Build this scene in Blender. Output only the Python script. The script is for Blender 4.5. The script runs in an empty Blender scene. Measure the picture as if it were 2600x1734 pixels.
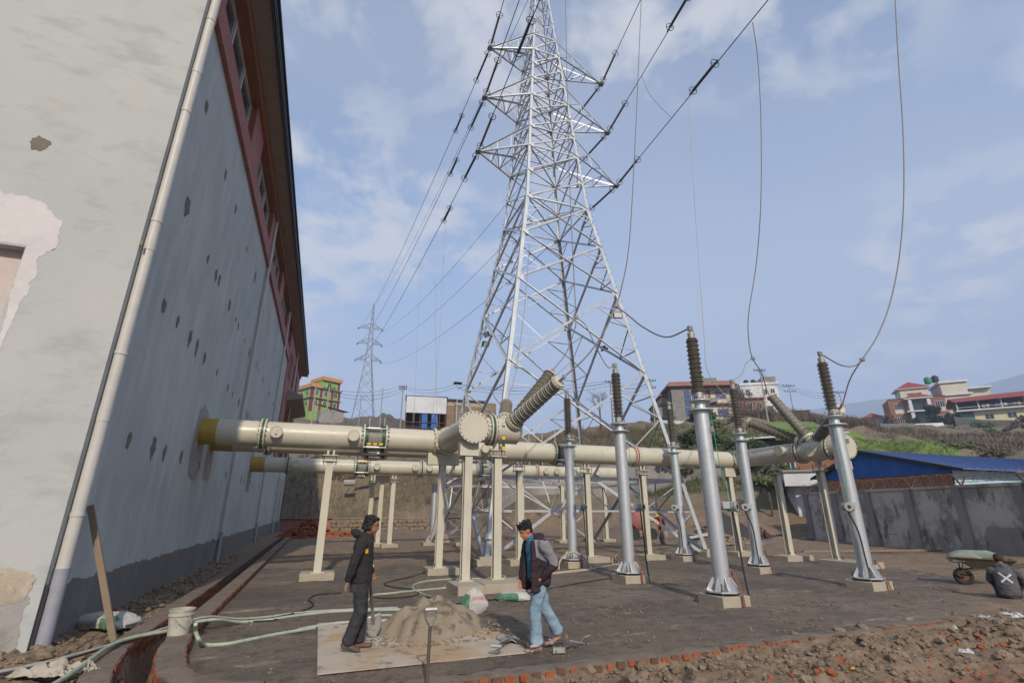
import bpy, bmesh, math, random
import numpy as np
from mathutils import Vector, Matrix, Quaternion
from mathutils import noise as mn
R = math.radians
rnd = random.Random(11)
S = bpy.context.scene
COL = S.collection

# ------------------------------------------------------------------ camera
CAM = Vector((0, 0, 1.85)); YAW = R(20.4); PIT = R(18.867)
cam = bpy.data.cameras.new('camera'); co = bpy.data.objects.new('camera', cam); COL.objects.link(co)
co.location = CAM; co.rotation_euler = (R(90) + PIT, 0, -YAW)
cam.sensor_width = 36; cam.lens = 17.21; cam.clip_start = 0.05; cam.clip_end = 30000
S.camera = co
# ------------------------------------------------------------------ sun and sky
SAZ, SEL = R(7.5), R(33)
TOSUN = Vector((-math.sin(SAZ) * math.cos(SEL), -math.cos(SAZ) * math.cos(SEL), math.sin(SEL)))
sl = bpy.data.lights.new('sun', 'SUN'); sl.energy = 3.0; sl.angle = R(1.2); sl.color = (1, .89, .745)
so = bpy.data.objects.new('sun', sl); COL.objects.link(so); so.location = (-20, -30, 40)
so.rotation_euler = TOSUN.to_track_quat('Z', 'Y').to_euler()
W = bpy.data.worlds.new('World'); S.world = W; W.use_nodes = True
S.view_settings.view_transform = 'Standard'; S.view_settings.look = 'None'
S.view_settings.exposure = 0.66; S.view_settings.gamma = 1.0
try: S.view_settings.use_curve_mapping = False
except Exception: pass
def world():
    nt = W.node_tree; N = nt.nodes; L = nt.links
    bg = N['Background']; bg.inputs['Strength'].default_value = 0.15
    sky = N.new('ShaderNodeTexSky'); sky.sky_type = 'NISHITA'; sky.sun_disc = False
    sky.sun_elevation = SEL; sky.sun_rotation = R(187.5); sky.altitude = 1300
    sky.air_density = 1.2; sky.dust_density = 1.6; sky.ozone_density = 1.3
    tc = N.new('ShaderNodeTexCoord'); sp = N.new('ShaderNodeSeparateXYZ'); vr = N.new('ShaderNodeVectorRotate'); vr.rotation_type = 'Z_AXIS'; vr.inputs['Angle'].default_value = R(9); L.new(tc.outputs['Generated'], vr.inputs['Vector']); L.new(vr.outputs[0], sp.inputs[0])
    def math_(op, a, b=None, c=None):
        n = N.new('ShaderNodeMath'); n.operation = op
        for i, v in enumerate((a, b, c)):
            if v is None: continue
            if isinstance(v, (int, float)): n.inputs[i].default_value = v
            else: L.new(v, n.inputs[i])
        return n.outputs[0]
    den = math_('MAXIMUM', math_('ADD', sp.outputs['Z'], .25), .12)
    cb = N.new('ShaderNodeCombineXYZ'); L.new(math_('DIVIDE', sp.outputs['X'], den), cb.inputs[0]); L.new(math_('DIVIDE', sp.outputs['Y'], den), cb.inputs[1]); cb.inputs[2].default_value = CLOUD_SEED
    def noise(scale, det, rg, dist=0.):
        n = N.new('ShaderNodeTexNoise'); n.inputs['Scale'].default_value = scale; n.inputs['Detail'].default_value = det; n.inputs['Roughness'].default_value = rg; n.inputs['Distortion'].default_value = dist; L.new(cb.outputs[0], n.inputs['Vector']); return n.outputs['Fac']
    def step(v, lo, hi, top=1.):
        r = N.new('ShaderNodeMapRange'); r.inputs[1].default_value = lo; r.inputs[2].default_value = hi; r.inputs[4].default_value = top; r.interpolation_type = 'SMOOTHSTEP'; L.new(v, r.inputs[0]); return r.outputs[0]
    bank = step(noise(.75, 2, .5), .42, .55)                        # where the cloud field lies
    puff = step(noise(6.2, 7, .55, .2), .37, .62)                   # soft puffs inside it
    veil = step(noise(.55, 3, .5, .3), .42, .68, .3)               # thin high veil
    fac = math_('MAXIMUM', math_('MULTIPLY', math_('MULTIPLY', bank, puff), .9), veil)
    hz = step(sp.outputs['Z'], .0, .62); inv = math_('SUBTRACT', .92, math_('MULTIPLY', hz, .72))   # thick dry-season haze, greyer towards the horizon
    hm = N.new('ShaderNodeMix'); hm.data_type = 'RGBA'; L.new(inv, hm.inputs[0]); L.new(sky.outputs[0], hm.inputs[6]); hm.inputs[7].default_value = HAZE_COL
    fac = math_('MULTIPLY', fac, step(sp.outputs['Z'], .02, .4))
    mix = N.new('ShaderNodeMix'); mix.data_type = 'RGBA'; L.new(fac, mix.inputs[0]); L.new(hm.outputs[2], mix.inputs[6])
    mix.inputs[7].default_value = CLOUD_COL
    L.new(mix.outputs[2], bg.inputs['Color'])
HAZE_COL = (1.12, 1.2, 1.42, 1)
CLOUD_SEED = 38.7; CLOUD_COL = (2.9, 2.95, 3.1, 1)
world()
S.cycles.use_denoising = True
S.cycles.max_bounces = 8; S.cycles.diffuse_bounces = 3; S.cycles.glossy_bounces = 3; S.cycles.transmission_bounces = 4
S.cycles.volume_bounces = 2; S.cycles.transparent_max_bounces = 8
S.cycles.sample_clamp_indirect = 8

# ------------------------------------------------------------------ materials
def lin(*c):
    return tuple((x / 255 / 12.92) if x / 255 <= .04045 else ((x / 255 + .055) / 1.055) ** 2.4 for x in c)
MATS = {}
def mat(name, base, layers=(), rough=.75, metal=0., bump=0., bscale=30., spec=.35, rvar=0., local=False, bstretch=None, coat=0.):
    """procedural principled material; layers = (scale, colour, lo, hi, strength, stretch) noise masks mixed over the base"""
    m = bpy.data.materials.new(name); m.use_nodes = True; MATS[name] = m
    nt = m.node_tree; N = nt.nodes; L = nt.links; b = N['Principled BSDF']
    b.inputs['Roughness'].default_value = rough; b.inputs['Metallic'].default_value = metal
    b.inputs['Specular IOR Level'].default_value = spec
    if coat: b.inputs['Coat Weight'].default_value = coat; b.inputs['Coat Roughness'].default_value = .2
    if local:
        t = N.new('ShaderNodeTexCoord'); vec = t.outputs['Object']
    else:
        t = N.new('ShaderNodeNewGeometry'); vec = t.outputs['Position']
    def nz(scale, stretch=None, detail=7, rg=.6):
        v = vec
        if stretch:
            mp = N.new('ShaderNodeMapping'); mp.inputs['Scale'].default_value = stretch; L.new(v, mp.inputs[0]); v = mp.outputs[0]
        n = N.new('ShaderNodeTexNoise'); n.inputs['Scale'].default_value = scale; n.inputs['Detail'].default_value = detail
        n.inputs['Roughness'].default_value = rg; L.new(v, n.inputs['Vector']); return n.outputs['Fac']
    cur = None
    for ly in layers:
        sc, colr, lo, hi = ly[:4]; st = ly[4] if len(ly) > 4 else 1.; sx = ly[5] if len(ly) > 5 else None
        f = nz(sc, sx); mr = N.new('ShaderNodeMapRange'); mr.inputs[1].default_value = lo; mr.inputs[2].default_value = hi
        mr.inputs[4].default_value = st; L.new(f, mr.inputs[0])
        mx = N.new('ShaderNodeMix'); mx.data_type = 'RGBA'; L.new(mr.outputs[0], mx.inputs[0])
        if cur is None: mx.inputs[6].default_value = (*base, 1)
        else: L.new(cur, mx.inputs[6])
        mx.inputs[7].default_value = (*colr, 1); cur = mx.outputs[2]
    if cur is None: b.inputs['Base Color'].default_value = (*base, 1)
    else: L.new(cur, b.inputs['Base Color'])
    if rvar:
        f = nz(3.); mr = N.new('ShaderNodeMapRange'); mr.inputs[1].default_value = .3; mr.inputs[2].default_value = .7
        mr.inputs[3].default_value = rough - rvar; mr.inputs[4].default_value = rough + rvar; L.new(f, mr.inputs[0]); L.new(mr.outputs[0], b.inputs['Roughness'])
    if bump:
        f = nz(bscale, bstretch, 8, .65); bp = N.new('ShaderNodeBump'); bp.inputs['Strength'].default_value = bump; bp.inputs['Distance'].default_value = .02
        L.new(f, bp.inputs['Height']); L.new(bp.outputs[0], b.inputs['Normal'])
    return m
# surfaces of the site
mat('plaster', (.455, .485, .475), [(.5, (.37, .405, .40), .4, .62, .9), (2.2, (.58, .60, .58), .5, .75, .7, (1, 1, .25)), (9, (.36, .37, .36), .56, .72, .5), (4, (.56, .58, .56), .52, .7, .45, (2.5, 2.5, .1)), (3, (.36, .375, .37), .58, .72, .35, (3, 3, .08))], .85, bump=.25, bscale=18)
mat('gable_plaster', (.425, .435, .42), [(.5, (.46, .465, .445), .4, .62, .9), (1.6, (.35, .355, .33), .52, .66, .7, (.7, 1, 1.5)), (9, (.25, .25, .23), .6, .8, .4, (.6, 1, 1.6)), (1.1, (.48, .46, .41), .55, .75, .6), (40, (.3, .3, .28), .62, .78, .35)], .85, bump=.25, bscale=20)
mat('primer', (.60, .56, .545), [(2, (.5, .46, .45), .4, .7, .8), (6, (.66, .64, .62), .5, .75, .6)], .8, bump=.15)
mat('pink_plaster', (.55, .46, .42), [(2.5, (.48, .41, .38), .4, .7, .8), (8, (.6, .55, .51), .5, .8, .6)], .85, bump=.1)
mat('cement', (.165, .16, .15), [(1.2, (.22, .21, .195), .4, .7, .9), (7, (.11, .105, .1), .5, .8, .6), (25, (.2, .19, .18), .55, .75, .4)], .9, bump=.35, bscale=25)
mat('cement_light', (.30, .285, .26), [(1.5, (.36, .34, .31), .4, .65, .9), (6, (.2, .19, .17), .5, .7, .8), (22, (.38, .36, .33), .55, .72, .6)], .92, bump=.5, bscale=22)
mat('cement_patch', (.16, .14, .118), [(9, (.23, .205, .175), .4, .7, .8), (30, (.09, .085, .08), .5, .75, .6)], .95, bump=.5, bscale=40)
mat('damp_plaster', (.42, .35, .265), [(2, (.30, .25, .185), .45, .62, .9), (7, (.50, .44, .35), .5, .66, .8), (16, (.24, .195, .14), .58, .7, .8)], .9, bump=.3)
mat('red_paint', (.34, .125, .10), [(2, (.27, .1, .085), .4, .7, .8), (9, (.42, .21, .185), .52, .72, .7, (1, 1, .3))], .7, bump=.15)
mat('brown_paint', (.30, .115, .06), [(3, (.22, .085, .045), .4, .7, .8)], .6, bump=.1)
mat('soffit', (.33, .275, .235), [(2, (.28, .235, .2), .4, .7, .8)], .8, bump=.1)
mat('dark_metal', (.05, .055, .065), [(6, (.08, .085, .09), .5, .7, .6)], .5, .3)
mat('black', (.015, .015, .016), [], .6)
mat('rubber', (.03, .029, .028), [(8, (.07, .06, .05), .5, .8, .6)], .75, bump=.2)
mat('glass', (.03, .04, .05), [(2, (.05, .06, .07), .4, .7)], .08, spec=.6)
mat('blue_glass', (.05, .09, .2), [(1.5, (.1, .16, .3), .4, .7)], .12, spec=.6)
mat('white_frame', (.6, .61, .6), [(5, (.5, .5, .48), .45, .75, .7)], .5)
mat('pvc', (.55, .53, .48), [(3, (.48, .46, .42), .4, .7, .8), (14, (.36, .34, .3), .6, .8, .5, (1, 1, .3))], .45, bump=.05)
mat('pvc_grey', (.33, .33, .37), [(4, (.26, .26, .28), .4, .7, .8), (10, (.4, .38, .36), .55, .8, .6)], .55)
mat('duct', (.55, .513, .405), [(1.2, (.49, .457, .36), .4, .65, .8), (5, (.43, .39, .29), .55, .72, .6, (1, 1, .4)), (20, (.36, .32, .24), .62, .74, .55), (2.5, (.40, .38, .32), .6, .74, .5, (1, 1, .25))], .38, spec=.45, rvar=.08, bump=.03, bscale=60)
mat('duct_yellow', (.42, .28, .04), [(5, (.32, .22, .05), .45, .7, .8)], .5)
mat('green_band', (.012, .075, .035), [(6, (.02, .09, .05), .4, .7)], .4)
mat('red_band', (.5, .03, .02), [], .45)
mat('yellow_tag', (.75, .42, .01), [], .5)
mat('steel_bright', (.62, .6, .56), [(20, (.42, .4, .37), .5, .75, .7)], .34, .6)
mat('bolt', (.22, .2, .17), [(30, (.16, .1, .06), .5, .7, .8)], .5, .7)
mat('galv', (.58, .59, .60), [(3, (.46, .48, .49), .4, .65, .9), (18, (.68, .69, .69), .5, .75, .7), (9, (.42, .40, .36), .66, .8, .5)], .46, .55, rvar=.12, bump=.03, bscale=50)
mat('galv_tower', (.54, .555, .565), [(2, (.46, .48, .495), .4, .65, .9), (12, (.6, .61, .62), .5, .75, .6)], .5, .45, rvar=.1)
mat('galv_far', (.22, .24, .27), [], .6, .2)
mat('porcelain', (.185, .16, .13), [(8, (.24, .21, .17), .4, .7, .8), (30, (.12, .105, .085), .55, .75, .5)], .45, spec=.45)
mat('porcelain_pale', (.30, .275, .23), [(8, (.37, .34, .285), .4, .7, .8), (25, (.19, .175, .15), .55, .75, .5)], .45, spec=.45)
mat('clamp', (.36, .345, .31), [(25, (.22, .21, .18), .45, .7, .8)], .5, .4)
mat('cable', (.2, .18, .155), [], .6, .3)
mat('cable_pale', (.33, .31, .28), [], .55, .2)
mat('line_dark', (.035, .037, .042), [], .6, .2)
mat('insul_string', (.035, .03, .03), [], .5)
mat('copper', (.28, .115, .06), [(20, (.18, .09, .05), .45, .7, .8)], .6, .5)
mat('green_wire', (.02, .33, .2), [], .5)
mat('footing', (.40, .345, .265), [(3, (.33, .285, .22), .4, .7, .9), (16, (.46, .40, .31), .5, .75, .6), (40, (.25, .21, .17), .6, .8, .6)], .92, bump=.5, bscale=35)
mat('brick', (.36, .105, .045), [(7, (.22, .06, .03), .4, .7, .9), (22, (.36, .13, .06), .55, .8, .6), (11, (.2, .15, .11), .58, .75, .7)], .9, bump=.5, bscale=40)
mat('brick_dirty', (.18, .075, .045), [(5, (.09, .065, .05), .4, .65, .9), (14, (.27, .1, .05), .55, .75, .7)], .95, bump=.5, bscale=40)
mat('brick_far', (.27, .12, .07), [(1.2, (.2, .09, .055), .4, .7, .8), (8, (.33, .17, .11), .5, .75, .6)], .9)
mat('mortar', (.19, .152, .116), [(2.5, (.14, .11, .083), .42, .62, .9), (9, (.1, .078, .06), .54, .68, .8), (30, (.27, .22, .17), .56, .72, .7)], .95, bump=.6, bscale=30)
mat('plywood', (.42, .30, .18), [(1.6, (.34, .23, .13), .4, .7, .8, (.4, 3, 1)), (1.0, (.44, .395, .33), .44, .54, .85), (3.5, (.16, .14, .115), .56, .66, .85), (16, (.46, .38, .29), .5, .75, .4)], .9, bump=.2, bscale=30)
mat('sand', (.26, .212, .15), [(2.2, (.31, .255, .185), .45, .65, .8), (5, (.115, .09, .064), .53, .6, .85), (60, (.18, .145, .1), .5, .65, .7)], .95, bump=.6, bscale=60)
mat('bag_white', (.5, .49, .46), [(3, (.38, .36, .33), .4, .65, .85), (10, (.25, .22, .18), .56, .7, .8)], .75, bump=.25, bscale=14)
mat('bag_green', (.06, .2, .11), [(6, (.1, .17, .11), .4, .7), (12, (.3, .3, .27), .55, .68, .8)], .75)
mat('bag_pink', (.42, .2, .16), [(8, (.4, .28, .24), .4, .7), (14, (.4, .38, .35), .52, .66, .8)], .75)
mat('bag_olive', (.2, .235, .18), [(4, (.2, .24, .2), .4, .7), (9, (.34, .38, .3), .5, .75, .6)], .8, bump=.3, bscale=12)
mat('bucket', (.47, .44, .36), [(8, (.35, .31, .24), .45, .65, .9), (20, (.2, .17, .12), .58, .72, .8)], .6)
mat('hose_green', (.36, .42, .31), [(3, (.27, .32, .22), .4, .7, .9), (12, (.2, .19, .12), .56, .74, .8)], .5)
mat('hose_grey', (.34, .32, .29), [(5, (.24, .22, .2), .45, .7, .9)], .6)
mat('hose_tan', (.42, .33, .24), [(5, (.33, .25, .18), .45, .7, .9)], .6)
mat('wood', (.26, .195, .13), [(3, (.2, .145, .095), .4, .7, .8, (4, 4, .3)), (18, (.32, .26, .19), .5, .75, .6)], .85, bump=.2)
mat('wood_dark', (.085, .065, .05), [(12, (.13, .1, .075), .45, .7, .8)], .75)
mat('steel_tool', (.20, .195, .185), [(10, (.3, .28, .25), .45, .7, .8), (7, (.22, .17, .11), .55, .7, .8)], .5, .5)
mat('steel_worn', (.42, .40, .37), [(9, (.25, .22, .18), .5, .65, .9)], .5, .4)
mat('rust', (.12, .065, .04), [(14, (.2, .1, .05), .45, .7, .9)], .9)
mat('wire_rusty', (.16, .12, .1), [], .7, .3)
mat('olive_tray', (.085, .08, .045), [(8, (.13, .115, .07), .45, .7, .8), (16, (.2, .16, .1), .58, .75, .6)], .7)
mat('rag', (.42, .37, .31), [(7, (.3, .25, .19), .4, .7, .9), (20, (.2, .15, .1), .55, .75, .7)], .95, bump=.3)
mat('paper', (.6, .6, .6), [(6, (.45, .44, .42), .45, .7, .8)], .8)
# bodies and clothes
mat('skin', (.26, .125, .07), [(8, (.22, .1, .055), .4, .7, .8)], .55)
mat('skin_light', (.42, .19, .105), [(8, (.36, .155, .08), .4, .7, .8)], .55)
mat('hair', (.012, .011, .011), [(40, (.025, .022, .02), .45, .7)], .55, bump=.6, bscale=90)
mat('black_cloth', (.022, .021, .022), [(3, (.03, .029, .03), .4, .7, .8), (14, (.045, .042, .04), .58, .8, .6)], .9, bump=.5, bscale=9)
mat('dark_jeans', (.03, .031, .035), [(3, (.045, .044, .046), .4, .7, .8), (12, (.085, .08, .072), .58, .78, .7)], .9, bump=.4, bscale=10)
mat('grey_shirt', (.065, .058, .05), [], .9)
mat('jacket_dark', (.026, .015, .02), [(4, (.04, .025, .03), .4, .7, .8)], .8, bump=.5, bscale=9)
mat('jacket_grey', (.21, .21, .22), [(5, (.17, .17, .18), .4, .7, .8)], .85, bump=.35, bscale=10)
mat('blue_jeans', (.20, .285, .36), [(2.5, (.30, .39, .46), .42, .62, .9), (7, (.12, .185, .25), .53, .68, .8), (30, (.34, .42, .48), .55, .72, .5)], .9, bump=.4, bscale=9)
mat('maroon_cloth', (.10, .018, .022), [], .9, bump=.3, bscale=10)
mat('orange_vest', (.75, .13, .02), [], .7)
mat('helmet', (.75, .5, .02), [], .35)
mat('grey_trousers', (.17, .16, .15), [(6, (.24, .22, .2), .5, .7)], .9)
mat('hoodie_grey', (.085, .082, .09), [(5, (.12, .115, .122), .4, .7, .8)], .95, bump=.5, bscale=10)
mat('beanie', (.045, .036, .026), [], .95, bump=.5, bscale=40)
mat('shoe', (.10, .075, .055), [(10, (.16, .13, .1), .45, .7, .8)], .85)
mat('shoe_red', (.15, .07, .055), [(12, (.22, .15, .12), .45, .7, .8)], .85)
mat('print_white', (.6, .6, .6), [(20, (.35, .35, .36), .5, .7, .8)], .85)
mat('print_orange', (.7, .3, .02), [], .85)
mat('print_blue', (.12, .2, .45), [(30, (.25, .5, .5), .5, .6)], .85)
# hillside
mat('leaf_a', (.055, .085, .022), [(1.5, (.035, .06, .018), .4, .65, .9), (6, (.095, .115, .03), .55, .75, .7)], .7)
mat('leaf_b', (.08, .10, .03), [(1.5, (.05, .075, .02), .4, .65, .9), (6, (.13, .13, .04), .55, .75, .7)], .7)
mat('leaf_dark', (.03, .045, .018), [(2, (.05, .06, .025), .45, .7, .9)], .7)
mat('leaf_dry', (.15, .115, .065), [(2, (.11, .085, .05), .45, .7, .9), (7, (.2, .15, .085), .5, .7, .7)], .85)
mat('leaf_brown', (.135, .105, .078), [(2, (.095, .075, .058), .45, .7, .9)], .85)
mat('bark', (.10, .08, .065), [], .9)
mat('grass_green', (.15, .2, .045), [(.12, (.1, .155, .035), .4, .6, .9), (.6, (.2, .21, .065), .55, .75, .7)], .8)
mat('heap_grey', (.115, .10, .085), [(.8, (.09, .08, .07), .4, .7, .9), (6, (.15, .13, .11), .5, .75, .7)], .95, bump=.8, bscale=6)
mat('heap_black', (.045, .043, .045), [(.8, (.065, .06, .06), .4, .7, .9), (6, (.03, .03, .03), .5, .75, .7)], .95, bump=.8, bscale=6)
mat('heap_brown', (.17, .135, .1), [(1.5, (.13, .1, .075), .4, .7, .9)], .95, bump=.6, bscale=8)
mat('stone', (.225, .168, .115), [(4, (.16, .127, .094), .4, .7, .9), (15, (.27, .225, .172), .5, .75, .6)], .95, bump=.6, bscale=30)
mat('stone_pale', (.25, .2, .14), [(5, (.18, .145, .105), .4, .7, .9)], .95, bump=.5, bscale=30)
mat('stained_concrete', (.5, .46, .405), [(.9, (.26, .24, .21), .46, .58, .95), (1.6, (.54, .5, .44), .52, .64, .8), (2.2, (.08, .076, .07), .55, .66, .85, (1, 1, .35)), (18, (.19, .185, .175), .5, .75, .5)], .92, bump=.4, bscale=20)
mat('grey_concrete', (.30, .275, .25), [(.5, (.19, .175, .165), .4, .65, .9), (3, (.29, .26, .235), .5, .75, .6, (1, 1, .3))], .92, bump=.3, bscale=10)
mat('white_wall', (.64, .64, .64), [(.7, (.48, .48, .5), .4, .7, .8), (4, (.40, .39, .39), .6, .8, .5, (1, 1, .3))], .85)
mat('cream', (.58, .54, .44), [(.8, (.5, .46, .38), .4, .7, .8)], .85)
mat('pale_yellow', (.6, .55, .32), [(.8, (.52, .47, .28), .4, .7, .8)], .85)
mat('teal_paint', (.07, .24, .24), [(.8, (.06, .2, .2), .4, .7, .8)], .8)
mat('lime_paint', (.25, .40, .09), [(.8, (.23, .41, .06), .4, .7, .8)], .8)
mat('orange_paint', (.55, .27, .10), [(.8, (.48, .23, .09), .4, .7, .8)], .8)
mat('magenta_paint', (.24, .02, .06), [], .8)
mat('red_roof', (.27, .055, .045), [(1, (.21, .045, .04), .4, .7, .9)], .75)
mat('tile_pink', (.27, .13, .10), [(1, (.2, .1, .08), .4, .7, .9)], .8)
mat('stone_clad', (.24, .23, .21), [(2.2, (.12, .115, .11), .45, .6, .9, (1, 1, 3)), (5, (.36, .35, .32), .52, .7, .8, (1, 1, 3))], .9)
mat('corrugated_white', (.58, .59, .6), [(.6, (.5, .5, .51), .4, .7, .8)], .6)
mat('sack_brown', (.25, .19, .125), [(1.2, (.19, .14, .095), .4, .7, .9)], .95, bump=.4, bscale=6)
mat('tarp_blue', (.012, .09, .34), [(1.5, (.02, .14, .42), .45, .65, .8), (6, (.01, .06, .24), .5, .7, .7)], .5, bump=.3, bscale=5)
mat('roof_blue', (.075, .13, .30), [(.6, (.1, .16, .33), .4, .65, .8), (5, (.06, .1, .24), .52, .7, .7, (.2, 1, 1))], .5, .1, bump=.3, bscale=4)
mat('pale_blue', (.42, .58, .66), [], .7)
mat('tank_green', (.01, .22, .08), [], .5)
mat('tank_black', (.02, .022, .025), [], .6)
mat('pole_concrete', (.33, .32, .3), [(4, (.27, .26, .24), .4, .7, .8)], .85)
mat('mountain', (.10, .12, .12), [(.004, (.08, .1, .09), .4, .7, .8)], .95)
mat('wall_tan', (.42, .34, .25), [(1, (.36, .29, .21), .4, .7, .8)], .9)
mat('lamp_glass', (.6, .6, .55), [], .3)

# ------------------------------------------------------------------ mesh kit
def basis(d, up=Vector((0, 0, 1))):
    d = Vector(d).normalized()
    if abs(d.dot(up)) > .999: up = Vector((0, 1, 0))
    x = up.cross(d).normalized(); return x, d.cross(x).normalized(), d
class B:
    def __init__(s): s.v = []; s.f = []; s.m = []; s.mi = 0
    def add(s, vs, fs):
        o = len(s.v); s.v += [tuple(p) for p in vs]; s.f += [tuple(i + o for i in f) for f in fs]; s.m += [s.mi] * len(fs); return s
    def box(s, c, d, rz=0., rot=None):
        M = rot or Matrix.Rotation(rz, 3, 'Z'); c = Vector(c); h = Vector(d) / 2
        vs = [c + M @ Vector((h.x * i, h.y * j, h.z * k)) for k in (-1, 1) for j in (-1, 1) for i in (-1, 1)]
        return s.add(vs, [(0, 2, 3, 1), (4, 5, 7, 6), (0, 1, 5, 4), (2, 6, 7, 3), (0, 4, 6, 2), (1, 3, 7, 5)])
    def b2(s, a, b):
        return s.box([(p + q) / 2 for p, q in zip(a, b)], [abs(q - p) for p, q in zip(a, b)])
    def bar(s, p0, p1, w, h, up=Vector((0, 0, 1))):
        p0 = Vector(p0); p1 = Vector(p1); x, y, d = basis(p1 - p0, up)
        vs = [p + x * (w / 2 * i) + y * (h / 2 * j) for p in (p0, p1) for i, j in ((-1, -1), (1, -1), (1, 1), (-1, 1))]
        return s.add(vs, [(3, 2, 1, 0), (4, 5, 6, 7)] + [(i, (i + 1) % 4, (i + 1) % 4 + 4, i + 4) for i in range(4)])
    def lathe(s, p0, d, prof, n=20, caps=True):
        """prof = [(distance along d, radius)]"""
        x, y, d = basis(d); p0 = Vector(p0); vs = []; fs = []
        for t, r in prof:
            for k in range(n):
                a = 2 * math.pi * k / n; vs.append(p0 + d * t + (x * math.cos(a) + y * math.sin(a)) * r)
        for i in range(len(prof) - 1):
            for k in range(n):
                a = i * n + k; b = i * n + (k + 1) % n; fs.append((a, b, b + n, a + n))
        if caps: fs.append(tuple(reversed(range(n)))); fs.append(tuple(range((len(prof) - 1) * n, len(prof) * n)))
        return s.add(vs, fs)
    def cyl(s, p0, p1, r0, r1=None, n=16, caps=True):
        p0 = Vector(p0); d = Vector(p1) - p0; return s.lathe(p0, d, [(0, r0), (d.length, r0 if r1 is None else r1)], n, caps)
    def tube(s, pts, r, n=8, caps=True):
        pts = [Vector(p) for p in pts]; k = len(pts); rs = r if isinstance(r, (list, tuple)) else [r] * k
        vs = []; fs = []; up = Vector((0, 0, 1)); px = None
        for i, p in enumerate(pts):
            d = (pts[min(i + 1, k - 1)] - pts[max(i - 1, 0)])
            d = d.normalized() if d.length > 1e-9 else Vector((0, 0, 1))
            if px is None: x, y, _ = basis(d)
            else:
                x = (px - d * px.dot(d)); x = x.normalized() if x.length > 1e-6 else basis(d)[0]; y = d.cross(x)
            px = x
            for j in range(n):
                a = 2 * math.pi * j / n; vs.append(p + (x * math.cos(a) + y * math.sin(a)) * rs[i])
        for i in range(k - 1):
            for j in range(n):
                a = i * n + j; b = i * n + (j + 1) % n; fs.append((a, b, b + n, a + n))
        if caps: fs.append(tuple(reversed(range(n)))); fs.append(tuple(range((k - 1) * n, k * n)))
        return s.add(vs, fs)
    def chain(s, pts, rads, side, n=14):
        """closed tube with elliptical sections: rads = (half width along side, half depth)"""
        pts = [Vector(p) for p in pts]; k = len(pts); side = Vector(side); vs = []; fs = []
        P = [pts[0]] + pts + [pts[-1]]; Rr = [(r[0] * .35, r[1] * .35) for r in rads[:1]] + list(rads) + [(r[0] * .35, r[1] * .35) for r in rads[-1:]]
        d0 = (pts[1] - pts[0]).normalized(); d1 = (pts[-1] - pts[-2]).normalized()
        P[0] = pts[0] - d0 * min(rads[0]) * .75; P[-1] = pts[-1] + d1 * min(rads[-1]) * .75
        for i, p in enumerate(P):
            d = (P[min(i + 1, k + 1)] - P[max(i - 1, 0)]).normalized()
            x = (side - d * side.dot(d)); x = x.normalized() if x.length > 1e-4 else basis(d)[0]; y = d.cross(x)
            for j in range(n):
                a = 2 * math.pi * j / n; vs.append(p + x * math.cos(a) * Rr[i][0] + y * math.sin(a) * Rr[i][1])
        for i in range(k + 1):
            for j in range(n):
                a = i * n + j; b = i * n + (j + 1) % n; fs.append((a, b, b + n, a + n))
        fs.append(tuple(reversed(range(n)))); fs.append(tuple(range((k + 1) * n, (k + 2) * n)))
        return s.add(vs, fs)
    def ell(s, c, r, n=14, m=9, rot=None):
        c = Vector(c); M = rot or Matrix.Identity(3); vs = []; fs = []
        for i in range(1, m):
            t = math.pi * i / m
            for j in range(n):
                a = 2 * math.pi * j / n; vs.append(c + M @ Vector((r[0] * math.sin(t) * math.cos(a), r[1] * math.sin(t) * math.sin(a), r[2] * math.cos(t))))
        vs += [c + M @ Vector((0, 0, r[2])), c - M @ Vector((0, 0, r[2]))]; T = len(vs) - 2
        for i in range(m - 2):
            for j in range(n):
                a = i * n + j; b = i * n + (j + 1) % n; fs.append((a, a + n, b + n, b))
        for j in range(n):
            fs.append((T, j, (j + 1) % n)); fs.append((T + 1, (m - 2) * n + (j + 1) % n, (m - 2) * n + j))
        return s.add(vs, fs)
    def prism(s, poly, z0, z1, M=None):
        """poly in local xy extruded z0..z1, placed by a 4x4"""
        n = len(poly); vs = [Vector((x, y, z)) for z in (z0, z1) for x, y in poly]
        if M: vs = [M @ v for v in vs]
        return s.add(vs, [tuple(reversed(range(n))), tuple(range(n, 2 * n))] + [(i, (i + 1) % n, (i + 1) % n + n, i + n) for i in range(n)])
    def mesh(s, name, mats, smooth=True, ang=38):
        me = bpy.data.meshes.new(name); me.from_pydata(s.v, [], s.f)
        for m in (mats if isinstance(mats, (list, tuple)) else [mats]): me.materials.append(MATS[m])
        if any(s.m): me.polygons.foreach_set('material_index', s.m)
        if smooth:
            me.polygons.foreach_set('use_smooth', [True] * len(me.polygons)); me.set_sharp_from_angle(angle=R(ang))
        me.update(); return me
    def obj(s, name, mats, parent=None, smooth=True, **kw):
        return link(name, s.mesh(name, mats, smooth), parent, **kw)
def link(name, me, parent=None, loc=None):
    o = bpy.data.objects.new(name, me); COL.objects.link(o)
    if parent is not None:
        o.parent = parent
        if loc is None: o.matrix_parent_inverse = Matrix.Translation(-ORG.get(parent.name, Vector((0, 0, 0))))
    if loc is not None: o.location = loc
    return o
ORG = {}
def tag(o, label=None, cat=None, group=None, kind=None):
    if label: o['label'] = label
    if cat: o['category'] = cat
    if group: o['group'] = group
    if kind: o['kind'] = kind
    return o
def thing(name, label, cat, loc=(0, 0, 0), group=None):
    """an Empty at the thing's base; its parts are built in world coordinates"""
    o = bpy.data.objects.new(name, None); COL.objects.link(o); o.location = loc; o.empty_display_size = .2
    w = Vector(loc); ORG[o.name] = w
    return tag(o, label, cat, group)
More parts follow.
